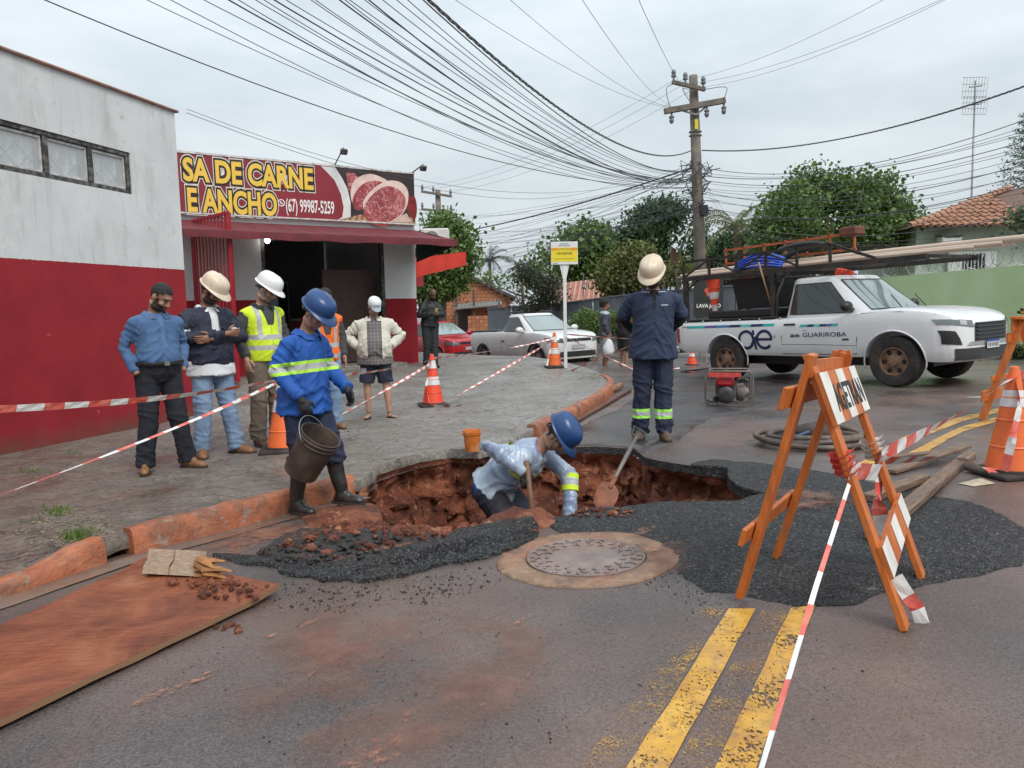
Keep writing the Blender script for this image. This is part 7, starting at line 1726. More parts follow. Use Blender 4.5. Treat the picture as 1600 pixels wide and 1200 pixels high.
def vehicle(name,label,cat,front_contact,head,sp,group=None):
 c=Car();hx_=Vector((head[0],head[1],0)).normalized();left=Vector((-hx_.y,hx_.x,0));fc=Vector((front_contact[0],front_contact[1],0))+left*sp['track']
 def gp3(v):return Vector((v.x,v.y,road_z(v.x,v.y)))
 f_=gp3(fc);r_=gp3(fc-hx_*sp['wb']);fx=(f_-r_).normalized();up=fx.cross((gp3(fc+left)-gp3(fc-left)).normalized()).normalized();up=up if up.z>0 else-up;ly=up.cross(fx).normalized()
 mx=Matrix.Translation(f_)@Matrix((fx,ly,up)).transposed().to_4x4();root=thing(name,label,cat,mx=mx,group=group);c.root,c.mx=root,mx
 S=sp['stations'];xs=[q[0]for q in S]
 def st(x,i):return float(np.interp(x,xs,[q[i]for q in S]))
 def side(x,z):
  w,zb,zt=st(x,1),st(x,2),st(x,3);zf=(z-zb)/(zt-zb);return w*float(np.interp(zf,[q[1]for q in HALF[1:10]],[q[0]for q in HALF[1:10]]))
 def front(y,z):
  lo,hi=0.0,xs[-1]
  if side(hi,z)>=abs(y):return hi
  for _ in range(24):
   m_=(lo+hi)/2
   if side(m_,z)>abs(y):lo=m_
   else:hi=m_
  return lo
 c.side,c.front=side,front
 n=84;X=[xs[0]+(xs[-1]-xs[0])*i/n for i in range(n+1)];X=sorted(set(X+xs));b=MB();ring=None
 for x in X:
  w,zb,zt=st(x,1),st(x,2),st(x,3);pts=[(w*a,zb+(zt-zb)*f)for a,f in HALF];full=[(-y,z)for y,z in pts[::-1]][:-1]+[(y,z)for y,z in pts][:-0 or None]
  full=[(y,z)for y,z in pts]+[(-y,z)for y,z in pts[-2:0:-1]];ring=len(full)
  for y,z in full:b.v.append((x,y,z))
 for i in range(len(X)-1):
  for j in range(ring):b.f.append((i*ring+j,i*ring+(j+1)%ring,(i+1)*ring+(j+1)%ring,(i+1)*ring+j));b.mi.append(0)
 b.f.append(tuple(range(ring-1,-1,-1)));b.mi.append(0);b.f.append(tuple((len(X)-1)*ring+j for j in range(ring)));b.mi.append(0)
 me=bpy.data.meshes.new('body');me.from_pydata(b.v,[],b.f);R_=sp['arch'];zr=sp['wr']
 bm=bmesh.new();bm.from_mesh(me);bmesh.ops.recalc_face_normals(bm,faces=bm.faces[:]);bm.to_mesh(me);bm.free()
 for wx in(0,-sp['wb']):
  for sg_ in(1,-1):
   cut=MB();pts=[]
   cut.lathe([(0,0),(R_,0),(R_,.8),(0,.8)],40,Matrix.Translation((wx,sg_*(sp['track']-.18),zr))@Matrix.Rotation(-sg_*PI/2,4,'X'),caps=False)
   bmc=bmesh.new();mm=bpy.data.meshes.new('c');mm.from_pydata(cut.v,[],cut.f);bmc.from_mesh(mm);bmesh.ops.remove_doubles(bmc,verts=bmc.verts[:],dist=1e-5);bmesh.ops.recalc_face_normals(bmc,faces=bmc.faces[:]);bmc.verts.index_update();cut.v=[tuple(v.co)for v in bmc.verts];cut.f=[tuple(v.index for v in f.verts)for f in bmc.faces];bmc.free()
   me=boolean_cut(me,cut)
 body=link('body',me,sp['paint'],root,32);c.body=body
 for wx in(0,-sp['wb']):
  for sg_ in(1,-1):
   q=MB();pts=[]
   for i in range(27):
    a=math.radians(-14+208*i/26);x,z=wx+(R_+.012)*math.cos(a),zr+(R_+.012)*math.sin(a);pts.append((x,sg_*(side(x,max(z,st(x,2)+.03))+.004),z))
   q.tube(pts,sp.get('lip',.022),8);q.build('arch_lip',sp.get('lipmat',sp['paint']),root,180)
 for wx in(0,-sp['wb']):
  for sg_ in(1,-1):
   Mw=Matrix.Translation((wx,sg_*(sp['track']+.02),zr))@Matrix.Rotation(-sg_*PI/2,4,'X');r=zr;rr=sp['rim'];w2=sp['tw']/2
   q=MB();q.lathe([(rr,-w2),(r-.03,-w2),(r-.006,-w2+.03),(r,-w2+.05),(r,w2-.05),(r-.006,w2-.03),(r-.03,w2-.004),(rr+.03,w2),(rr,w2-.01),(rr,-w2)],44,Mw,caps=False);wh=q.build('wheel',M_TYRE,root,40)
   q=MB();q.lathe([(rr+.004,w2-.012),(rr-.012,w2-.006),(rr-.03,w2-.05),(rr*.62,w2-.055),(rr*.42,w2-.03),(rr*.34,w2-.025),(rr*.30,w2+.0),(.0,w2+.004)],36,Mw,caps=False);q.build('rim',sp['rimmat'],wh,40)
   q=MB();nh=sp.get('spokes',6)
   for i in range(nh):
    a=2*PI*i/nh;mm=Mw@Matrix.Rotation(a,4,'Z')@Matrix.Translation((rr*.70,0,w2-.048));q.ell((0,0,0),(rr*.20,rr*(.16 if nh<8 else .12),.012),None,12,6);nv=len(q.v);L_=12*5+2
    for t_ in range(nv-L_,nv):q.v[t_]=tuple(mm@Vector(q.v[t_]))
   q.build('rim_openings',mat('dark_hole',(.012,.010,.009),.8,var=0),wh,180)['kind']='stuff'
 cb=sp['cabin'];ex=cb.get('n',4.5);V0,V1=cb['base'],cb['roof']
 def cab(v):return[V0[i]+(V1[i]-V0[i])*v for i in range(4)]
 def cab_side(x,v,off=0.0):
  xa,xb,hw,z=cab(v);cx,hx=(xa+xb)/2,(xb-xa)/2;return hw*max(0,1-abs((x-cx)/hx)**ex)**(1/ex)+off,z
 def cab_front(y,v):xa,xb,hw,z=cab(v);cx,hx=(xa+xb)/2,(xb-xa)/2;return cx+hx*max(0,1-abs(y/hw)**ex)**(1/ex),z
 q=MB();n=64;vs_=[0,.25,.5,.75,.92,1.0];rings=[]
 for v in vs_:rings.append((*cab(v),1.0))
 xa,xb,hw,z=cab(1);rings+=[(xa,xb,hw,z+.028,.955),(xa,xb,hw,z+.045,.87),(xa,xb,hw,z+.055,.5)]
 for(xa,xb,hw,z,s_)in rings:
  cx,hx=(xa+xb)/2,(xb-xa)/2*s_
  for i in range(n):
   a=2*PI*i/n;ca,sa_=math.cos(a),math.sin(a);q.v.append((cx+hx*math.copysign(abs(ca)**(2/ex),ca),hw*s_*math.copysign(abs(sa_)**(2/ex),sa_),z))
 for j in range(len(rings)-1):
  for i in range(n):q.f.append((j*n+i,j*n+(i+1)%n,(j+1)*n+(i+1)%n,(j+1)*n+i));q.mi.append(0)
 q.f.append(tuple((len(rings)-1)*n+i for i in range(n)));q.mi.append(0);q.build('cabin',sp['paint'],root,50)
 def grid(fn,n_,m_,nm,m,par=root):
  q=MB()
  for i in range(n_+1):
   for j in range(m_+1):q.v.append(tuple(fn(i/n_,j/m_)))
  q.f=[(i*(m_+1)+j,(i+1)*(m_+1)+j,(i+1)*(m_+1)+j+1,i*(m_+1)+j+1)for i in range(n_)for j in range(m_)];q.mi=[0]*len(q.f);return q.build(nm,m,par,60)
 c.grid=grid
 for sg_ in(1,-1):
  for(xr0,xr1,xf0,xf1,v0,v1)in cb['side_windows']:
   def fn(u,v,sg_=sg_):
    vv=v0+(v1-v0)*v;x=(xr0+(xr1-xr0)*v)+((xf0+(xf1-xf0)*v)-(xr0+(xr1-xr0)*v))*u;y,z=cab_side(x,vv,.006);return(x,sg_*y,z)
   grid(fn,12,6,'side_window',M_CGLASS)
   q=MB();loop=[fn(i/10,0)for i in range(11)]+[fn(1,i/6)for i in range(1,7)]+[fn(1-i/10,1)for i in range(1,11)]+[fn(0,1-i/6)for i in range(1,6)];q.tube(loop,.008,5,closed=True);q.build('window_seal',M_BLKPL,root,180)
 def fw_fn(u,v):
  v0,v1=cb.get('ws',(.08,.93));vv=v0+(v1-v0)*v;hw=cab(vv)[2]*.86;y=-hw+2*hw*u;x,z=cab_front(y,vv);d=V0[1]-V1[1];return(x+.006,y,z+.004)
 grid(fw_fn,16,8,'windscreen',M_WSCREEN)
 q=MB();q.tube([fw_fn(i/12,0)for i in range(13)],.012,5);q.tube([fw_fn(i/12,1)for i in range(13)],.010,5)
 for e in(0,1):q.tube([fw_fn(e,i/8)for i in range(9)],.009,5)
 q.build('windscreen_seal',M_BLKPL,root,180)
 def sp_(x,z,off=.004,sg_=-1):return Vector((x,sg_*(side(x,z)+off),z))
 c.sp=sp_
 def side_patch(corners,nm,m,n_=10,m_=5,off=.004,sg_=-1,par=root):
  (x0,z0),(x1,z1),(x2,z2),(x3,z3)=corners
  return grid(lambda u,v:sp_((x0+(x1-x0)*u)*(1-v)+(x3+(x2-x3)*u)*v,(z0+(z1-z0)*u)*(1-v)+(z3+(z2-z3)*u)*v,off,sg_),n_,m_,nm,m,par)
 def front_patch(corners,nm,m,n_=10,m_=4,off=.006,par=root):
  (y0,z0),(y1,z1),(y2,z2),(y3,z3)=corners
  def fn(u,v):
   y=(y0+(y1-y0)*u)*(1-v)+(y3+(y2-y3)*u)*v;z=(z0+(z1-z0)*u)*(1-v)+(z3+(z2-z3)*u)*v;x=front(y,z);e=1e-3
   nx=Vector((1,0,0));dy=(front(y+.02,z)-front(y-.02,z))/.04;nrm_=Vector((1,-dy,0)).normalized();return Vector((x,y,z))+nrm_*off
  return grid(fn,n_,m_,nm,m,par)
 c.side_patch,c.front_patch=side_patch,front_patch
 def seam(pts,nm='panel_gap',sg_=-1,r=.006):q=MB();q.tube([sp_(x,z,.000,sg_)for x,z in pts],r,5);return q.build(nm,mat('panel_gap_shadow',(.03,.03,.03),.8,var=0),root)
 c.seam=seam
 def mirror(x,z,sg_,m):
  y,_=cab_side(x,.05);q=MB();q.ell((x+.02,sg_*(y+.16),z+.05),(.085,.12,.085),None,16,10);q.tube([(x+.02,sg_*(y-.02),z),(x+.03,sg_*(y+.1),z+.02)],.03,8);q.build('door_mirror',m,root,180)
 c.mirror=mirror;c.cab_side,c.cab_front,c.st=cab_side,cab_front,st
 q=MB();q.box((-sp['wb']/2,0,st(-1,2)-.06),(sp['wb']+.8,sp['track']*1.35,.16));q.build('chassis',M_BLKPL,root)
 return c
WHT=paint_mat('white_truck_paint',(.74,.75,.76),(.32,.24,.18),.28,.5)
tsp=dict(track=.78,wb=3.10,wr=.385,arch=.455,lip=.012,rim=.215,tw=.25,spokes=6,paint=WHT,rimmat=mat('rusty_brown_steel_wheel',(.20,.12,.075),.6,.2,var=.3,vs=9,dirt=(.30,.16,.09),ds=5,damt=.6),stations=[(-4.30,.84,.60,1.05),(-4.26,.90,.56,1.09),(-4.1,.925,.50,1.10),(-3.1,.935,.46,1.10),(-1.80,.935,.44,1.10),(-1.0,.935,.43,1.115),(-.40,.935,.43,1.165),(-.1,.935,.42,1.185),(.20,.935,.39,1.17),(.42,.93,.37,1.145),(.58,.915,.36,1.115),(.70,.885,.36,1.08),(.79,.84,.365,1.045),(.86,.77,.37,1.005),(.91,.68,.385,.96),(.945,.56,.41,.90),(.96,.42,.44,.83)],cabin=dict(base=(-2.02,-.20,.885,1.08),roof=(-1.88,-.98,.72,1.72),n=5.0,side_windows=[(-1.80,-1.74,-.66,-1.10,.12,.90)],ws=(.16,.94)))
tF=G(1403,604);TR=vehicle('pickup_truck','white single cab utility pickup with pipe rack and large dark blue logo','truck',tF,(.575,-.818),tsp)
r=TR.root
NAVYL=mat('logo_navy',(.012,.028,.085),.4,var=.05);TEAL=mat('stripe_teal',(.02,.42,.40),.4,var=.1);
TR.seam([(-2.03,.46),(-2.03,.8),(-2.025,1.09)],r=.008);TR.seam([(-1.90,.50),(-1.90,.8),(-1.92,1.10)]);TR.seam([(-.58,.50),(-.56,.75),(-.60,1.13)]);TR.seam([(-1.90,.50),(-1.2,.49),(-.58,.50)])
TR.seam([(-1.90,.66),(-1.2,.65),(-.57,.63)],'door_crease',r=.004);TR.seam([(-.50,1.13),(.1,1.13),(.60,1.07)],'bonnet_gap',r=.005)
TR.side_patch([(-1.84,.975),(-1.62,.975),(-1.62,1.01),(-1.84,1.01)],'door_handle',M_BLKPL,6,2,.03)
cols=[TEAL,mat('stripe_violet',(.10,.10,.35),.4),mat('stripe_blue',(.03,.22,.40),.4),NAVYL,mat('stripe_aqua',(.10,.55,.50),.4),NAVYL,TEAL]
x=-4.0;segs=[.42,.30,.28,.25,.22,.25,.23]
for s_,m_ in zip(segs,cols):TR.side_patch([(x,.975),(x+s_-.004,.975),(x+s_+.02,1.02),(x+.02,1.02)],'colour_band',m_,4,1,.004);x+=s_
x=-1.56
for s_,m_ in zip((.14,.12,.1,.12,.1,.1),(TEAL,NAVYL,cols[4],NAVYL,cols[1],TEAL)):TR.side_patch([(x,.945),(x+s_-.003,.945),(x+s_+.02,.985),(x+.02,.985)],'colour_band',m_,3,1,.004);x+=s_
def ribbon(pts,w,nm,m,off=.0045):
 q=MB();P=[Vector(p)for p in pts]
 for i,p in enumerate(P):
  d=(P[min(i+1,len(P)-1)]-P[max(i-1,0)]).normalized();n_=Vector((-d.y,d.x))*w/2
  for e in(p-n_,p+n_):q.v.append(tuple(TR.sp(e.x,e.y,off)))
 q.f=[(2*i,2*i+1,2*i+3,2*i+2)for i in range(len(P)-1)];q.mi=[0]*len(q.f);return q.build(nm,m,r)
def arc(cx,cz,rx,rz,a0,a1,n=28):return[(cx+rx*math.cos(math.radians(a0+(a1-a0)*i/n)),cz+rz*math.sin(math.radians(a0+(a1-a0)*i/n)))for i in range(n+1)]
cz=.745
ribbon(arc(-2.62,cz,.15,.15,0,360,40),.052,'logo_letter_a',NAVYL);ribbon([(-2.475,cz+.17),(-2.452,cz),(-2.425,cz-.172)],.046,'logo_letter_a_stem',NAVYL)
ribbon(arc(-2.245,cz,.15,.15,8,318,36),.052,'logo_letter_e',NAVYL);ribbon([(-2.395,cz+.005),(-2.085,cz+.005)],.045,'logo_letter_e_bar',NAVYL)
ribbon([(-2.52,cz-.09),(-2.43,cz+.02),(-2.355,cz+.10)],.042,'logo_link',NAVYL,.0055)
def side_text(s,x0,z0,h,width,m,bold=0.0):
 vs,fs=text_geo(s,1.0,bold);kx=width/max(v[0]for v in vs);q=MB();q.add([TR.sp(x0+u*kx,z0+v*h/.72,.0045)for u,v in vs],fs);return q.build('lettering',m,r)
side_text('GUARIROBA',-1.50,.78,.072,.78,NAVYL,.012);side_text('ae',-1.73,.78,.072,.18,NAVYL,.02);side_text('ÁGUAS',-1.50,.875,.022,.085,NAVYL);side_text('4X4',-4.13,.99,.035,.16,mat('badge_dark',(.05,.04,.045),.5),.015);TR.side_patch([(-.80,.715),(-.69,.715),(-.69,.745),(-.80,.745)],'small_print',mat('badge_dark',(.05,.04,.045),.5),2,1,.0045)
TR.front_patch([(-.50,.66),(.50,.66),(.50,.93),(-.50,.93)],'grille',mat('black_grille',(.018,.018,.019),.45,var=.2),16,6,.012)
TR.front_patch([(-.66,.61),(.66,.61),(.60,.66),(-.60,.66)],'silver_trim',M_CHROME,14,2,.014)
q=MB()
for i in range(5):
 z=.70+i*.055;pts=[(TR.front(y,z)+.02,y,z)for y in[-.47+.94*j/12 for j in range(13)]];q=MB();q.tube(pts,(.012),6);q.build('grille_bar',M_BLKPL,r)
for sg_ in(1,-1):
 TR.front_patch([(sg_*.52,.865),(sg_*.90,.925),(sg_*.905,1.0),(sg_*.55,.965)],'headlight',M_LENS,12,4,.012);TR.front_patch([(sg_*.66,.90),(sg_*.75,.912),(sg_*.75,.972),(sg_*.66,.968)],'headlight_reflector',M_CHROME,5,4,.015)
 TR.front_patch([(sg_*.72,.62),(sg_*.88,.64),(sg_*.90,.84),(sg_*.80,.82)],'fog_lamp_recess',M_BLKPL,8,4,.008)
TR.front_patch([(-.78,.40),(.78,.40),(.80,.57),(-.80,.57)],'lower_bumper',mat('dark_bumper_plastic',(.035,.035,.036),.6,var=.2,vs=8),20,4,.012)
TR.front_patch([(-.20,.545),(.20,.545),(.20,.665),(-.20,.665)],'number_plate',mat('plate_white',(.7,.7,.7),.4),4,2,.035);TR.front_patch([(-.20,.635),(.20,.635),(.20,.667),(-.20,.667)],'plate_blue_strip',mat('plate_blue',(.02,.06,.3),.4),4,1,.037)
for i in range(7):TR.front_patch([(-.165+i*.05,.562),(-.135+i*.05,.562),(-.135+i*.05,.625),(-.165+i*.05,.625)],'plate_character',mat('plate_dark_grey',(.09,.09,.10),.5),1,1,.037)
TR.front_patch([(-.5,.965),(.5,.965),(.5,.985),(-.5,.985)],'bonnet_edge',M_CHROME,10,1,.008)if False else None
for sg_ in(1,-1):TR.mirror(-.68,1.20,sg_,M_BLKPL)
TR.side_patch([(-4.28,.70),(-4.20,.70),(-4.20,.98),(-4.28,.98)],'tail_lamp',mat('red_lamp_lens',(.35,.01,.012),.15,var=.1),4,4,.008)
q=MB();q.box((-4.36,0,.56),(.14,1.7,.14),None,0,.03);q.build('rear_bumper',M_CHROME,r)
q=MB();q.box((-3.15,0,1.125),(2.18,1.76,.035),None,0,.012);q.build('bed_cover_rim',mat('black_bed_liner',(.022,.022,.023),.7,var=.2),r)
for i in range(6):q=MB();q.ell((-4.05+i*.42,-.885,1.10),(.02,.012,.02),None,10,6);q.build('cover_hook',M_CHROME,r,180)
for i in range(2):q=MB();q.beam((-.05+i*.0,-.55+i*.75,1.20),(-.42,-.15+i*.75,1.40),.012,.012);q.build('wiper',M_BLKPL,r)
q=MB();q.tube([(-.6,.3,1.73),(-.9,.3,1.77)],.01,5)
M_RACK=mat('black_steel_rack',(.03,.028,.027),.6,.3,var=.3,vs=9,dirt=(.14,.08,.055),ds=6,damt=.6);M_RACKO=mat('orange_steel_rack',(.42,.10,.04),.6,var=.3,vs=9)
rk=thing('pipe_rack','black steel truss rack mounted over the bed and cab of the pickup','rack',mx=TR.mx);zl,zu=1.93,2.26
for y in(-.82,.82):
 q=MB();q.beam((-4.15,y,zl),(.45,y,zl-.02),.05,.08);q.beam((-4.12,y,zu),(-1.05,y,zu),.04,.045);q.build('chord',M_RACK,rk)
 q=MB();q.beam((-1.05,y,zu),(-.30,y,zl+.03),.04,.045);q.build('diagonal',M_RACK,rk)
 for x in(-4.12,-3.50,-2.88,-2.26,-1.65,-1.05):q=MB();q.beam((x,y,zl+.04),(x,y,zu),.04,.04,(1,0,0));q.build('upright',M_RACK,rk)
 for(xa,xb,fl)in((-4.12,-3.5,1),(-3.5,-2.88,0),(-2.88,-2.26,1),(-2.26,-1.65,0)):q=MB();q.beam((xa,y,zl+.04 if fl else zu),(xb,y,zu if fl else zl+.04),.03,.03);q.build('diagonal',M_RACK,rk)
 for x in(-4.08,-2.12):q=MB();q.beam((x,y,1.14),(x,y,zl-.03),.08,.08,(1,0,0));q.build('post',M_RACK,rk)
 q=MB();q.beam((-2.12,y,1.75),(-1.8,y,zl-.03),.03,.03);q.build('brace',M_RACK,rk);q=MB();q.beam((-4.08,y,1.70),(-3.75,y,zl-.03),.03,.03);q.build('brace',M_RACK,rk)
 q=MB();q.box((-2.12,y*1.0-.03*(1 if y>0 else-1),1.78),(.26,.06,.15),None,0,.02);q.build('clamp_box',M_RACK,rk)
for x in(-4.1,-2.9,-1.9,-1.0,.35):q=MB();q.beam((x,-.80,zl+.001),(x,.80,zl+.001),.05,.05);q.build('cross_bar',M_RACK,rk)
q=MB();q.tube([(-2.07,-.84,1.12),(-2.06,-.80,1.5),(-1.98,-.72,1.80)],.03,8);q.tube([(-2.07,.84,1.12),(-2.06,.80,1.5),(-1.98,.72,1.80)],.03,8);q.tube([(-1.98,-.72,1.80),(-1.98,.72,1.80)],.03,8);q.build('roll_bar',M_BLKPL,r,180)
ro=thing('orange_rail','orange steel ladder rail lying on top of the pipe rack','rail',mx=TR.mx)
for z in(2.46,2.20):q=MB();q.beam((-3.75,-.05,z),(-1.05,-.05,z),.035,.04);q.build('rail',M_RACKO,ro)
for i in range(7):q=MB();q.beam((-3.72+i*.44,-.05,zl+.03),(-3.72+i*.44,-.05,2.50),.035,.03,(1,0,0));q.build('upright',M_RACKO,ro)
q=MB();q.box((-1.15,-.0,2.50),(.30,.3,.14),None,0,.02);q.build('rusty_box',mat('rust_brown',(.14,.05,.03),.8,var=.3,vs=9),ro)
PVC=mat('beige_pvc_pipe',(.50,.385,.30),.4,var=.08,vs=3,dirt=(.36,.25,.18),ds=4,damt=.4)
for i,(y,z,rr,x0,x1,lab)in enumerate(((-.30,2.07,.055,-4.35,1.62,'thickest beige pipe on the truck rack, reaching farthest forward'),(-.48,2.02,.04,-4.5,1.30,'beige pipe beside the thickest one on the truck rack'),(-.62,1.995,.03,-4.2,1.0,'thinnest beige pipe at the near edge of the truck rack'),(.15,2.06,.05,-4.5,1.2,'beige pipe on the far half of the truck rack'))):
 t=thing('pvc_pipe',lab,'pipe',mx=TR.mx,group='beige pipes on the truck rack');q=MB();q.tube([(x0+(x1-x0)*j/10,y,z-.03*(1-math.cos(max(0,(j-6)/4)*1.2)))for j in range(11)],rr,16,caps=False);q.tube([(x0+.02,y,z),(x1-.01,y,z-.02)],rr*.86,12);q.build('pipe_wall',PVC,t,180)
tb_=thing('tool_box','large black tool box on the truck bed behind the cab','tool box',mx=TR.mx);q=MB();q.add([(-3.15,-.45,1.30),(-2.20,-.45,1.30),(-2.20,.45,1.30),(-3.15,.45,1.30),(-3.25,-.5,1.86),(-2.20,-.5,1.86),(-2.20,.5,1.86),(-3.25,.5,1.86)],[(3,2,1,0),(4,5,6,7),(0,1,5,4),(1,2,6,5),(2,3,7,6),(3,0,4,7)]);q.build('bin',mat('black_box_plastic',(.018,.018,.019),.6,var=.2),tb_)
q=MB();q.box((-2.9,-.2,1.215),(1.45,1.1,.14),None,0,.02);q.build('base_tray',MATS['black_box_plastic'],tb_)
for(x,y,lab)in((-3.55,-.66,'upturned cone hanging nearest at the rear of the truck bed'),(-3.15,-.2,'upturned cone hanging by the tool box on the truck bed')):
 mxx=TR.mx@Matrix.Translation((x,y,1.92))@Matrix.Rotation(PI,4,'X')@Matrix.Rotation(.06,4,'Y');cone(None,.74,lab,M_CONER,((.34,.52),(.68,.84)),rb=.13,base=False,mx=mxx)
for(x,lab)in((-1.62,'orange cone lying over the cab roof under the rack'),):cone(None,.30,lab,M_CONER,(),rb=.12,base=False,mx=TR.mx@Matrix.Translation((x+.3,-.2,1.78))@Matrix.Rotation(1.5,4,'Y'))
tp_=thing('blue_tarpaulin','folded bright blue tarpaulin on the truck rack','tarpaulin',mx=TR.mx);q=MB()
for j in range(5):
 pts=[(-3.05+i*.10,-.70+.03*j+.02*math.sin(i),2.00+.035*j+.10*math.sin(i/10*PI)*(.4+.2*j))for i in range(11)];q.tube(pts,[(.05,.02)]*11,8)
q.build('folds',mat('bright_blue_plastic',(.02,.09,.55),.45,var=.2,vs=6),tp_,180)
tt=thing('rubber_tube','black rubber tube bundle on the truck rack','tube',mx=TR.mx);q=MB();q.tube(smoothline([(-2.45,-.45,2.15),(-2.25,-.40,2.30),(-1.9,-.35,2.36),(-1.6,-.3,2.34),(-1.5,-.3,2.28),(-1.9,-.35,2.26),(-2.3,-.42,2.12)],6),.05,10);q.build('tube_coil',M_BLKPL,tt,180)
P3=lambda x,y,z:TR.mx@Vector((x,y,z))
shovel(P3(-4.18,-.86,1.02),P3(-4.30,-.90,2.55),'shovel standing upright against the rear post of the truck rack',False,M_RACK,mat('dark_rust',(.10,.05,.035),.7),.30,P3(0,-1,0)-P3(0,0,0),.02)
stk=thing('wooden_stick','tan wooden handle leaning against the tool box on the truck','stick');q=MB();q.tube([P3(-2.16,-.74,1.14),P3(-2.36,-.88,2.10)],.016,8);q.build('shaft',mat('tan_wood',(.36,.20,.11),.6),stk,180)
SAV=paint_mat('dusty_white_paint',(.72,.72,.72),(.36,.29,.23),.34,.6)
ssp=dict(track=.70,wb=2.75,wr=.30,arch=.37,rim=.205,tw=.19,spokes=10,paint=SAV,lipmat=M_BLKPL,lip=.028,rimmat=mat('grey_alloy',(.32,.31,.30),.4,.5,var=.1),stations=[(-3.62,.70,.46,.92),(-3.56,.78,.38,1.00),(-3.3,.83,.32,1.03),(-2.75,.85,.28,1.03),(-1.6,.855,.25,1.02),(-.5,.855,.25,1.00),(-.1,.855,.25,.985),(.25,.85,.24,.95),(.48,.82,.22,.91),(.62,.76,.22,.86),(.72,.66,.23,.79),(.77,.52,.25,.70)],cabin=dict(base=(-2.02,-.05,.80,.965),roof=(-1.72,-.98,.60,1.45),n=4.5,side_windows=[(-1.66,-1.56,-.55,-1.08,.10,.90)],ws=(.10,.94)))
sF=G(845,576);SV=vehicle('compact_pickup','dusty white compact pickup parked across the corner behind the cones','pickup',sF,(.543,-.84),ssp)
r=SV.root
SV.seam([(-1.72,.35),(-1.70,.7),(-1.72,.96)]);SV.seam([(-.52,.35),(-.50,.7),(-.55,.96)]);SV.seam([(-1.72,.32),(-.52,.32)]);SV.seam([(-3.4,.62),(-1.2,.62),(-.42,.60)],'body_crease',r=.004)
SV.side_patch([(-1.66,.74),(-1.50,.74),(-1.50,.775),(-1.66,.775)],'door_handle',M_BLKPL,5,2,.02)
for sg_ in(1,-1):
 SV.front_patch([(sg_*.46,.67),(sg_*.80,.72),(sg_*.82,.82),(sg_*.50,.79)],'headlight',M_LENS,10,4,.012);SV.mirror(-.60,1.0,sg_,SAV)
SV.front_patch([(-.44,.70),(.44,.70),(.42,.775),(-.42,.775)],'grille',M_BLKPL,12,3,.012);SV.front_patch([(-.60,.30),(.60,.30),(.58,.44),(-.58,.44)],'lower_grille',M_BLKPL,14,3,.012)
SV.front_patch([(-.22,.50),(.22,.50),(.22,.61),(-.22,.61)],'number_plate',mat('grey_plate',(.40,.41,.42),.5),4,2,.025)
q=MB();q.lathe([(.055,0),(.062,.008),(.055,.014)],20,Matrix.Translation((SV.front(0,.735)+.015,0,.735))@Matrix.Rotation(PI/2,4,'Y'),caps=False);q.build('round_badge',M_CHROME,r)
for y in(-.5,.5):q=MB();q.tube([(-1.70,y,1.53),(-1.60,y,1.56),(-1.05,y,1.55),(-.95,y,1.51)],.022,8);q.build('roof_rail',M_BLKPL,r,180)
q=MB();q.box((-2.80,0,1.055),(1.5,1.52,.05),None,0,.015);q.build('bed_cover',mat('dark_canvas_cover',(.06,.065,.075),.7,var=.2),r)
q=MB();q.box((-1.2,-.87,.21),(1.6,.08,.10),None,0,.02);q.build('side_step',M_BLKPL,r)
RDP=paint_mat('red_car_paint',(.42,.012,.020),(.16,.05,.04),.10,.5)
rsp=dict(track=.70,wb=2.45,wr=.29,arch=.35,rim=.19,tw=.18,spokes=8,paint=RDP,rimmat=MATS['grey_alloy'],stations=[(-3.15,.66,.45,.85),(-3.05,.76,.36,.94),(-2.6,.81,.26,.97),(-1.3,.825,.23,.96),(-.3,.825,.23,.94),(.1,.82,.23,.91),(.40,.80,.22,.86),(.58,.74,.22,.80),(.68,.64,.23,.74),(.73,.50,.26,.66)],cabin=dict(base=(-2.95,-.02,.77,.925),roof=(-2.45,-.95,.58,1.40),n=4.2,side_windows=[(-1.75,-1.72,-.50,-1.05,.10,.88),(-2.68,-2.45,-1.82,-1.80,.10,.88)],ws=(.10,.94)))
rF=Vector((-2.35,24.6,0));RC=vehicle('hatchback_car','bright red hatchback parked behind the compact pickup at the shop corner','car',rF,(.62,-.78),rsp)
r=RC.root
for sg_ in(1,-1):RC.front_patch([(sg_*.42,.60),(sg_*.78,.63),(sg_*.79,.75),(sg_*.46,.72)],'headlight',M_LENS,10,4,.012);RC.mirror(-.55,.96,sg_,RDP)
RC.front_patch([(-.40,.64),(.40,.64),(.38,.72),(-.38,.72)],'grille',M_BLKPL,10,3,.01);RC.front_patch([(-.62,.28),(.62,.28),(.60,.40),(-.60,.40)],'lower_grille',M_BLKPL,12,3,.01)
RC.front_patch([(-.20,.45),(.20,.45),(.20,.55),(-.20,.55)],'number_plate',MATS['grey_plate'],4,2,.02);RC.seam([(-1.75,.3),(-1.75,.95)]);RC.seam([(-.5,.3),(-.5,.93)])
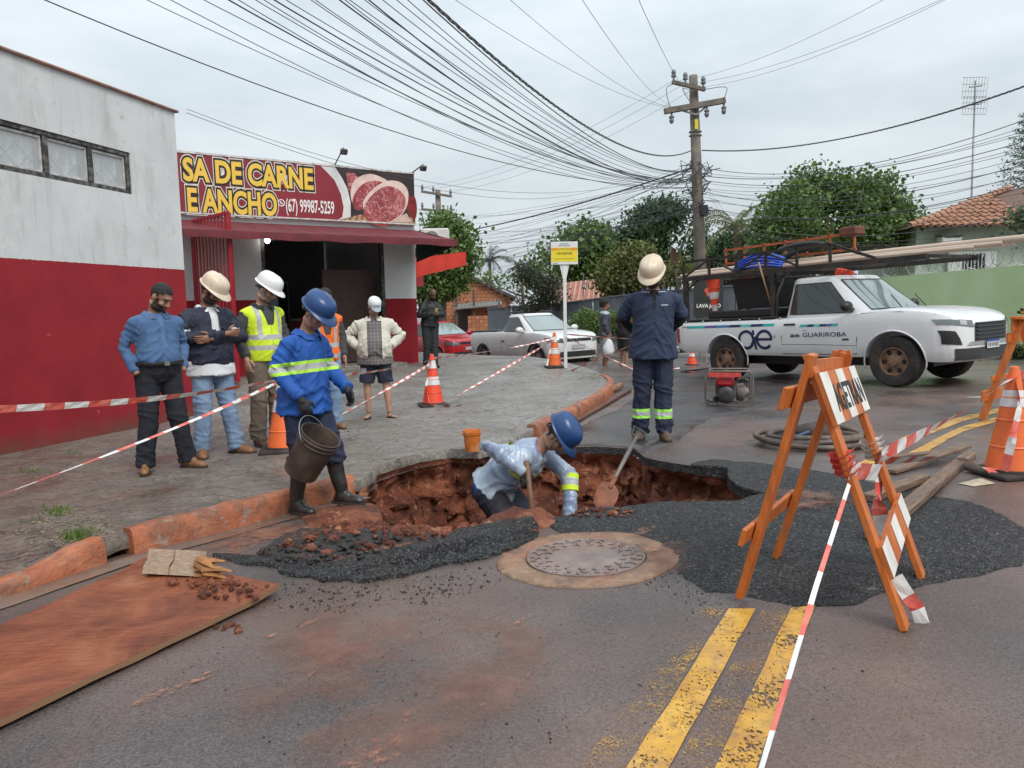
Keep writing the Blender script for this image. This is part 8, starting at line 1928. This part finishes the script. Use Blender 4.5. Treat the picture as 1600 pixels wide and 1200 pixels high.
# trees and plants
def leaf_mat(name,lo,hi,rough=.6):
 k=Mt(name);k.set('Base Color',k.mix(k.island(),lo,hi));k.set('Roughness',rough);k.set('Transmission Weight',0.0)
 t=k.n.new('ShaderNodeBsdfTranslucent');mx=k.n.new('ShaderNodeMixShader');mx.inputs[0].default_value=.22
 mc=k.mix(k.island(),tuple(v*1.3 for v in lo),tuple(v*1.4 for v in hi));k.l.new(mc,t.inputs['Color']);k.l.new(k.b.outputs[0],mx.inputs[1]);k.l.new(t.outputs[0],mx.inputs[2]);k.l.new(mx.outputs[0],k.out.inputs['Surface']);return k.m
M_BARK=mat('grey_brown_bark',(.10,.075,.055),.85,var=.35,vs=8,bump=.8,bs=25)
LF=dict(mid=leaf_mat('mid_green_leaves',(.040,.088,.018),(.16,.24,.06)),dark=leaf_mat('dark_green_leaves',(.020,.050,.020),(.066,.115,.045)),olive=leaf_mat('olive_leaves',(.060,.078,.016),(.17,.18,.05)),grey=leaf_mat('grey_olive_leaves',(.030,.036,.022),(.075,.082,.05)),fresh=leaf_mat('fresh_leaves',(.035,.075,.016),(.11,.16,.04)))
def crown_mesh(lobes,n,size,seed,droop=0.0,clump=26,hollow=.55):
 """leaf quads in clumps spread through ellipsoid lobes (centre, radii)"""
 r=np.random.default_rng(seed);vol=np.array([l[1][0]*l[1][1]*l[1][2]for l in lobes])**.7;vol/=vol.sum();V,F=[],[]
 n=int(n*2.3);size=size*1.12
 ncl=max(1,n//clump)
 for c_ in range(ncl):
  l=lobes[r.choice(len(lobes),p=vol)];d=r.normal(size=3);d/=np.linalg.norm(d);rad=(hollow+(1-hollow)*r.random()**.5)*(1+.24*noise.noise(Vector(d*2.6)+Vector((seed,0,0)))+.08*r.normal())
  cc=np.array(l[0])+d*rad*np.array(l[1])
  if noise.noise(Vector(cc)*(.55/max(size,.08)*.1)+Vector((seed,3,1)))>.22:continue
  cf=.6+.8*r.random();cs=cf*size*(1.3+1.3*r.random())
  for _ in range(clump):
   p=cc+r.normal(size=3)*cs*np.array([1,1,.7]);a=r.normal(size=3);a/=np.linalg.norm(a);bq=np.cross(a,r.normal(size=3));bq/=np.linalg.norm(bq)+1e-9;a[2]-=droop
   s=size*cf*(.6+.8*r.random());o=len(V);q=a*s;w=bq*s*.42
   V+=[tuple(p-q*.5),tuple(p+w),tuple(p+q*.5),tuple(p-w)];F.append((o,o+1,o+2,o+3))
 return V,F
def tree(label,base,lobes,n,size,m,seed,trunk_r=.18,name='tree',cat='tree',group=None,limbs=7,droop=0.0,hollow=.5):
 t=thing(name,label,cat,base,0,group);base=Vector(base);b=MB();top=Vector(lobes[0][0])-base;r=random.Random(seed)
 b.tube([(0,0,-.2),(top.x*.1,top.y*.1,top.z*.3),(top.x*.5,top.y*.5,top.z*.65),tuple(top)],[trunk_r*1.2,trunk_r,trunk_r*.75,trunk_r*.35],10)
 for i in range(limbs):
  l=lobes[i%len(lobes)];e=Vector(l[0])-base+Vector((r.uniform(-.7,.7)*l[1][0],r.uniform(-.7,.7)*l[1][1],r.uniform(-.2,.8)*l[1][2]));s=Vector((top.x*.4,top.y*.4,top.z*r.uniform(.35,.6)));mdl=s.lerp(e,.5)+Vector((0,0,-.15));b.tube([s,mdl,e],[trunk_r*.5,trunk_r*.3,trunk_r*.1],7)
 b.build('trunk',M_BARK,t,180);V,F=crown_mesh([((Vector(c)-base)[:],rr)for c,rr in lobes],n,size,seed,droop,hollow=hollow);me=bpy.data.meshes.new('crown');me.from_pydata(V,[],F);link('crown',me,m,t);return t
def pxlobe(x,y,Y,wpx,hpx,dep=.8):s=Y/FOC;return(at(x,y,Y),(wpx/2*s,wpx/2*s*dep,hpx/2*s))
def gbase(x,Y):p=at(x,500,Y);return Vector((p.x,p.y,gz(p.x,p.y)))
tree('rounded bushy green tree beyond the pole and truck rack',gbase(1300,25),[pxlobe(1300,345,25,200,150),pxlobe(1225,370,25,100,100),pxlobe(1385,355,25,90,110),pxlobe(1290,300,25.5,110,60),pxlobe(1350,305,25,90,60)],15000,.10,LF['mid'],3,.16,hollow=.45)
tree('dark dense tree left of the main utility pole',gbase(1035,42),[pxlobe(1035,365,42,100,90),pxlobe(1010,380,42,70,60),pxlobe(1065,360,42,70,80),pxlobe(1030,340,42,70,40)],9000,.15,LF['dark'],5,.25,droop=.4)
tree('leafy green tree above the red roofed house',gbase(915,52),[pxlobe(915,405,52,130,80),pxlobe(880,420,52,60,50),pxlobe(955,400,52,60,70),pxlobe(915,372,52,80,36)],9000,.20,LF['mid'],8,.28)
tree('olive green bush tree behind the navy worker',gbase(1000,31),[pxlobe(1000,430,31,110,70),pxlobe(965,440,31,60,50),pxlobe(1045,425,31,60,60),pxlobe(1000,402,31,70,30)],8000,.10,LF['olive'],9,.12)
tree('green tree rising behind the butcher shop',gbase(690,30),[pxlobe(690,390,30,90,110),pxlobe(668,360,30,60,70),pxlobe(712,400,30,50,100),pxlobe(680,440,30,90,60)],9000,.12,LF['mid'],12,.2)
tree('grey olive twiggy shrub before the brick house',gbase(828,33),[pxlobe(830,460,33,95,70),pxlobe(800,450,33,50,60),pxlobe(858,455,33,50,50),pxlobe(818,425,33,50,30)],5000,.085,LF['grey'],14,.07,'shrub','shrub',hollow=.2)
tree('low green shrub on the verge behind the hooded youth',gbase(925,24),[pxlobe(918,505,24,50,44),pxlobe(945,510,24,40,40),pxlobe(970,505,24,40,36),pxlobe(995,512,24,40,34)],4500,.055,LF['mid'],15,.03,'shrub','shrub',hollow=.3)
tree('dark leafy tree far behind the truck',gbase(1140,48),[pxlobe(1140,400,48,90,60),pxlobe(1110,410,48,60,50),pxlobe(1170,400,48,60,60)],5000,.18,LF['dark'],17,.2)
tree('small leafy weed at the foot of the green wall',gbase(1583,15.5),[pxlobe(1583,549,15.5,24,16),pxlobe(1600,548,15.5,20,14)],500,.04,LF['fresh'],18,.012,'weed','plant',hollow=.2)
tree('leafy branch of a garden tree at the right edge by the tiled roof',gbase(1640,19),[pxlobe(1640,345,19,80,50)],1500,.09,LF['dark'],19,.08)
tree('distant green tree beyond the grey wall',gbase(860,75),[pxlobe(850,440,75,120,40),pxlobe(780,450,75,100,34),pxlobe(1080,425,75,200,50),pxlobe(960,430,75,120,50)],8000,.28,LF['mid'],21,.3)
tree('long dark tree mass behind the green house',gbase(1480,44),[pxlobe(1430,372,44,90,40),pxlobe(1250,395,44,160,50)],4000,.2,LF['dark'],23,.2)
def palm(label,px,py_top,Y,hpx,nf=15,seed=1,m=None,lf=2.0):
 b0=gbase(px,Y);c=at(px,py_top+hpx*.42,Y);t=thing('palm_tree',label,'palm tree',b0);b=MB();r=random.Random(seed);top=c-b0
 b.tube([(0,0,-.2),(top.x*.5+.1,0,top.z*.5),tuple(top)],[.16,.13,.11],8);b.build('trunk',M_BARK,t,180)
 for i in range(nf):
  a=2*PI*i/nf+r.uniform(-.2,.2);el=r.uniform(.1,1.2);L=lf*r.uniform(.8,1.1);pts=[top.copy()];d=Vector((math.cos(a)*math.cos(el),math.sin(a)*math.cos(el),math.sin(el)));q=MB()
  for j in range(10):pts.append(pts[-1]+d*L/10);d=(d+Vector((0,0,-.17))).normalized()
  q.tube(pts,[.02-.0016*j for j in range(11)],4)
  for j in range(1,11):
   for sd in(1,-1):
    dd=(pts[j]-pts[j-1]).normalized();s_=dd.cross(Vector((0,0,1)));s_=s_.normalized()if s_.length>.01 else Vector((1,0,0));
    for e_ in(0,.5):
     p=pts[j].lerp(pts[j-1],e_);tip=p+(s_*sd*.75+dd*.5+Vector((0,0,-.45-r.random()*.4))).normalized()*L*.22;w=dd*.028;q.add([p-w,p+w,tip],[(0,1,2)])
  q.build('frond',m or LF['fresh'],t)
palm('taller of the two distant palms left of the yellow notice',765,386,58,50,16,3,LF['grey'],2.0);palm('shorter of the two distant palms behind the twiggy shrub',815,404,60,46,16,5,LF['grey'],2.0)
palm('young palm with arching fronds beside the main utility pole',1150,325,27,70,13,7,LF['olive'],1.9)
def conifer():
 b0=gbase(1604,40);t=thing('conifer_tree','dark tiered conifer at the right edge above the tiled roof','tree',b0);top=at(1612,178,40)-b0;b=MB();b.tube([(0,0,0),tuple(top)],[.3,.05],8);b.build('trunk',M_BARK,t,180);q=MB();r=random.Random(5)
 for i in range(16):
  f=.42+.57*i/15;c=top*f;L=3.0*(1-f)**.8+.35
  for j in range(7):
   a=2*PI*j/7+i*.7;d=Vector((math.cos(a),math.sin(a),.18));pts=[c+d*(L*s/6)+Vector((0,0,.12*(s/6)**2*L))for s in range(7)]
   for s in range(1,7):
    for e in range(12):
     p=pts[s].lerp(pts[s-1],r.random())+Vector((r.gauss(0,.09),r.gauss(0,.09),r.gauss(0,.07)));u=Vector((r.gauss(0,1),r.gauss(0,1),r.gauss(.6,.6))).normalized()*.17;w=u.orthogonal().normalized()*.035;q.add([p-u*.5,p+w,p+u*.5,p-w],[(0,1,2,3)])
 q.build('crown',LF['dark'],t)
conifer()
def weeds(spots,name,label,m,dz=.13):
 b=MB();r=random.Random(9)
 for(x,y,wpx,n,h)in spots:
  for _ in range(n):
   g_=G(x+r.gauss(0,wpx*.35),y+r.gauss(0,wpx*.10),dz);p=Vector((g_.x,g_.y,pave_z(g_.x,g_.y)));d=Vector((r.gauss(0,.6),r.gauss(0,.6),1)).normalized()*h*r.uniform(.4,1.2);w=d.cross(Vector((r.gauss(0,1),r.gauss(0,1),0))).normalized()*h*.09;b.add([p-w,p+w,p+d*.6+w*.8+Vector((0,0,0)),p+d],[(0,1,2,3)])
 tag(b.build(name,m),label,'weeds',kind='stuff')
weeds([(118,838,30,150,.05),(135,830,60,90,.035),(90,800,34,110,.05),(60,812,40,60,.03),(52,738,30,90,.035),(115,708,24,60,.035),(808,584,20,60,.05),(930,592,30,80,.04),(790,640,40,30,.03)],'pavement_weeds','small green weeds growing from the pavement cracks',leaf_mat('weed_leaves',(.05,.10,.015),(.16,.22,.05)))
sp=in_px([(20,830),(100,795),(190,815),(180,845),(60,850)],260,.004,.014,.13,pave_z);scatter('concrete_crumbs',sp,mat('brown_gravel',(.20,.15,.11),.9,var=.4,vs=30),'brown gravel and crumbled concrete in the broken pavement','gravel')
bl=in_px([(160,700),(560,640),(900,600),(700,690),(400,780),(200,790)],70,.004,.012,.13,pave_z);scatter('leaf_litter',bl,mat('dry_leaf',(.20,.12,.05),.9,var=.4,vs=20),'scattered dry leaf litter on the pavement','litter')
# poles and cables
M_POLE=mat('weathered_pole',(.17,.145,.12),.85,var=.3,vs=3,bump=.5,bs=14,dirt=(.08,.07,.06),ds=4,damt=.6);M_WIRE=mat('black_cable',(.085,.088,.092),.6,var=0);M_INS=mat('grey_insulator',(.16,.17,.18),.3,var=.15)
YP=22.0;pb0=gbase(1102,YP);ptop=at(1083,118,YP);pole=thing('utility_pole','tall weathered utility pole with two crossarms and tangled cables','pole');
pbase=Vector((at(1100,480,YP).x,YP,pb0 .z));b=MB();b.tube([pbase,pbase.lerp(ptop,.5),ptop],[.19,.165,.12],14);b.build('shaft',M_POLE,pole,180)
def onpole(y):t=(at(1090,y,YP).z-pbase.z)/(ptop.z-pbase.z);return pbase.lerp(ptop,t)
def crossarm(y,xl,yl,xr,yr,nm,w,hh,ins):
 a,c=at(xl,yl,YP-.25),at(xr,yr,YP-.25);b=MB();b.beam(a,c,w,hh);arm=b.build(nm,M_POLE,pole)
 for(f,dn)in ins:
  p=a.lerp(c,f);b=MB();s=-1 if dn else 1;b.lathe([(0,0),(.03,0),(.03,.08*s),(.075,.10*s),(.075,.14*s),(.05,.16*s),(.07,.2*s),(.065,.25*s),(.03,.3*s),(0,.31*s)],12,Matrix.Translation(p+Vector((0,0,s*hh/2))));b.build('insulator',M_INS,arm,40)
crossarm(135,1050,128,1102,140,'upper_crossarm',.10,.10,((.05,0),(.40,0),(.94,0)));crossarm(165,1038,174,1133,157,'lower_crossarm',.14,.15,((.12,1),(.70,1),(.98,1)))
b=MB();b.beam(onpole(182)+Vector((-.0,-.2,0)),at(1064,172,YP-.25),.03,.05);b.beam(onpole(182)+Vector((0,-.2,0)),at(1108,163,YP-.25),.03,.05);b.build('arm_brace',M_STEEL,pole)
b=MB();p=onpole(196);b.box(p+Vector((0,-.17,0)),(.10,.01,.28));b.build('yellow_plate',mat('yellow_tag',(.65,.55,.03),.5),pole)
for y in(206,212):b=MB();p=onpole(y);b.lathe([(.17,-.02),(.19,0),(.17,.02)],16,Matrix.Translation(p),caps=False);b.build('pole_band',M_STEEL,pole)
b=MB();rr6=random.Random(21)
for i in range(60):
 y=rr6 .uniform(250,345);p=onpole(y);a=rr6 .uniform(0,6.28);q=p+Vector((math.cos(a)*.2,math.sin(a)*.2,0));b.tube([q,q+Vector((rr6 .gauss(0,.16),rr6 .gauss(0,.1),rr6 .gauss(-.05,.15))),q+Vector((rr6 .gauss(0,.2),rr6 .gauss(0,.1),rr6 .gauss(-.2,.15)))],.014,4)
b.build('cable_tangle',M_WIRE,pole)['kind']='stuff'
b=MB();p=onpole(330);b.box(p+Vector((.12,-.18,0)),(.22,.14,.3),None,0,.02);b.build('splice_box',M_BLKPL,pole)
Y3=34.0;p2t,p2b=at(684,297,Y3),gbase(690,Y3);pole2=thing('utility_pole','shorter utility pole with crossarms standing behind the shop','pole');b=MB();b.tube([p2b,p2t],[.17,.12],12);b.build('shaft',M_POLE,pole2,180)
for(xl,yl,xr,yr)in((658,299,706,307),(658,327,707,331)):
 a,c=at(xl,yl,Y3-.2),at(xr,yr,Y3-.2);b=MB();b.beam(a,c,.09,.10);arm=b.build('crossarm',M_POLE,pole2)
 for f in(.04,.4,.96):p=a.lerp(c,f);b=MB();b.lathe([(.02,0),(.06,.08),(.06,.14),(.03,.26),(0,.27)],10,Matrix.Translation(p+Vector((0,0,.05))));b.build('insulator',M_INS,arm,40)
ORD='first second third fourth fifth sixth seventh eighth ninth tenth eleventh twelfth thirteenth fourteenth fifteenth sixteenth seventeenth eighteenth nineteenth twentieth'.split()
def wire(a,c,sag,r,label=None,n=22,group='overhead cables',twist=None,m=M_WIRE):
 a,c=Vector(a),Vector(c);pts=[a.lerp(c,i/n)-Vector((0,0,4*sag*(i/n)*(1-i/n)))for i in range(n+1)];b=MB()
 if twist:
  fine=[a.lerp(c,i/220)-Vector((0,0,4*sag*(i/220)*(1-i/220)))for i in range(221)]
  for ph in(0,2.1,4.2):b.tube([p+Vector((math.cos(i*.75+ph),0,math.sin(i*.75+ph)))*twist*.75 for i,p in enumerate(fine)],r*.7,4)
 else:b.tube(pts,r*.44,4)
 o=b.build('overhead_cable',m);return tag(o,label,'cable',group)
def ext(px,py,Y,frm,k=1.35):e=at(px,py,Y);return frm+(e-frm)*k
L_main='thin overhead cable of the fan sweeping from the main pole over the shop'
r9=random.Random(33)
up_targets=[(140,0,9.5,430),(285,0,9.0,430),(335,0,8.6,425),(372,0,8.4,400),(420,0,8,395),(440,0,8,400),(455,0,8,405),(470,0,8,398),(480,0,8,402),(492,0,8,404),(540,0,8,380),(548,0,8,383),(580,0,7.6,390),(588,0,7.6,392),(595,0,7.6,394),(640,0,7.6,372),(680,0,7.4,360),(612,0,7.6,380),(660,0,7.5,366),(625,0,7.6,376),(700,0,7.4,358)]
up_targets=up_targets[:3]+sorted(up_targets[3:])
for i,(x,y,Yt,yp)in enumerate(up_targets):
 a=onpole(268+(yp-360)*.35+r9 .uniform(-6,6))+Vector((-.15,-.1,0));e=ext(x,y-6,Yt,a,1.12);wire(a,e,.55+.25*r9 .random(),.012 if i%4 else .020,('dense fan cable to the main pole, %s from the left at the top edge'%ORD[i-3])if i>2 else('lowest overhead cable crossing the sky above the shop sign','second lowest overhead cable above the shop sign','third overhead cable above the shop sign')[i])
for(x,lab)in((815,'left one of the four steep single cables to the main pole'),(920,'second of the four steep single cables to the main pole'),(1005,'third of the four steep single cables to the main pole'),(735,'outermost steep single cable to the main pole')):
 a=at(1062 if x<1000 else 1100,168,YP-.25);wire(a,ext(x,-8,8.5,a,1.15),.35,.008,lab)
a=onpole(236)+Vector((-.15,-.1,0));wire(a,ext(712,-6,8.0,a,1.12),.75,.011,'thick twisted black cable running from the top centre to the main pole',twist=.016)
for i in range(34):
 a=onpole(r9 .uniform(262,335))+Vector((-.15,0,0));e=at(r9 .uniform(560,720),r9 .uniform(372,452),46)if i%2 else at(655,r9 .uniform(330,440),60);wire(a,e,r9 .uniform(.3,.9),.013,'slack cable of the bundle running left from the main pole to the distance')
a=onpole(262)+Vector((-.15,0,0));wire(a,at(640,372,40),.35,.02,'straight dark cable from the main pole down to the left distance',twist=.02)
for x,y,lab in((658,299,'upper'),(684,300,'middle'),(706,305,'lower')):
 a=at(x,y-6,Y3-.2);wire(a,at(1052+(x-658)*.9,126+(y-299),YP-.25),.5,.011,lab+' wire between the crossarms of the two poles')
for k_,(x,y)in enumerate(((1380,-8),(1470,-8),(1460,0))):a=at(1062+k_*18,126+k_*5,YP-.25);wire(a,ext(x,y,13,a,1.1),.25,.009,('left','middle','right')[k_]+' wire rising from the upper crossarm to the top right')
wire(at(291,176,12.5),at(1000,268,34),1.3,.012,'thin cable from the white building corner over the shop sign');wire(at(291,170,12.5),at(1075,258,24),1.1,.010,'second thin cable from the white building corner')
a=onpole(236)+Vector((.15,-.1,0));wire(a,ext(1606,120,14,a,1.1),.45,.012,'thick twisted black cable from the main pole to the right edge',twist=.016)
rt=[(1606,168),(1606,182),(1606,190),(1606,196),(1606,205),(1606,214),(1606,222),(1606,230),(1606,238),(1606,246),(1606,252),(1606,262),(1606,270),(1606,278),(1606,288),(1606,300),(1606,316),(1606,330),(1606,345),(1606,360)]
for i,(x,y)in enumerate(rt):a=onpole(266+i*4.5+r9 .uniform(-4,4))+Vector((.15,-.1,0));wire(a,ext(x,y,13.5,a,1.1),.40+.25*r9 .random(),.011 if i%4 else .018,ORD[i]+' cable from the top in the bundle from the main pole to the right')
for(x,y,lab)in((1180,420,'stay wire slanting down from the main pole behind the truck'),(1215,440,'second stay wire slanting down behind the truck')):wire(onpole(270),at(x,y,YP+2),0.05,.010,lab)
for(x0,y0,x1,y1,lab)in((1060,130,1048,172,'left'),(1076,140,1082,165,'middle'),(1100,140,1128,160,'right')):
 a,c=at(x0,y0,YP-.3),at(x1,y1,YP-.3);m_=(a+c)/2+Vector((.35 if lab=='right' else-.25,-.1,.2));b=MB();b.tube(smoothline([a,m_,c],8),.010,5);tag(b.build('jumper_cable',M_WIRE),lab+' jumper loop between the two crossarms of the main pole','cable','overhead cables')
am=thing('antenna_mast','thin antenna mast with two grid panels behind the green house','antenna');m0,m1=at(1518,360,30),at(1524,126,30);b=MB();b.tube([Vector((m0 .x,m0 .y,gz(m0 .x,m0 .y))),m1],.035,8);b.build('mast',M_STEEL,am,180)
for y,w_,h_ in((137,36,30),(165,36,26)):
 c=at(1522,y,29.7);s=30/FOC;b=MB()
 for i in range(9):x=-w_/2*s+w_*s*i/8;b.tube([c+Vector((x,0,-h_/2*s)),c+Vector((x+.08,0,h_/2*s))],.007,4)
 for i in range(4):z=-h_/2*s+h_*s*i/3;b.tube([c+Vector((-w_/2*s,0,z)),c+Vector((w_/2*s,0,z))],.008,4)
 b.build('grid_panel',M_STEEL,am)['kind']='stuff'
 b=MB();b.tube([c+Vector((-.25,-.1,0)),c+Vector((.25,-.1,.05))],.03,6);b.build('feed_arm',M_STEEL,am)
lv=thing('car_wash_board','black board with white lettering seen behind the truck bed','sign');c=at(1107,462,19.0);b=MB();b.box(c,(.75,.04,1.1));b.build('board',mat('black_board',(.02,.02,.02),.5),lv)
text_obj('lettering','LAVA JATO',lambda u,v:Vector((c.x+u,c.y-.024,c.z-.30+v)),.13,mat('board_white',(.7,.68,.66),.5),lv,.004,'CENTER',1.0,.62)
b=MB();b.add([Vector((c.x+.1*math.cos(a)*(1+.3*math.sin(3*a)),c.y-.023,c.z+.1+.12*math.sin(a)))for a in[2*PI*i/20 for i in range(20)]],[tuple(range(20))]);b.build('painted_mark',mat('board_red',(.5,.08,.05),.5),lv)
b=MB();b.tube([Vector((c.x-.2,c.y+.03,gz(c.x,c.y))),Vector((c.x-.2,c.y+.03,c.z-.5))],.03,6);b.tube([Vector((c.x+.2,c.y+.03,gz(c.x,c.y))),Vector((c.x+.2,c.y+.03,c.z-.5))],.03,6);b.build('legs',M_STEEL,lv)
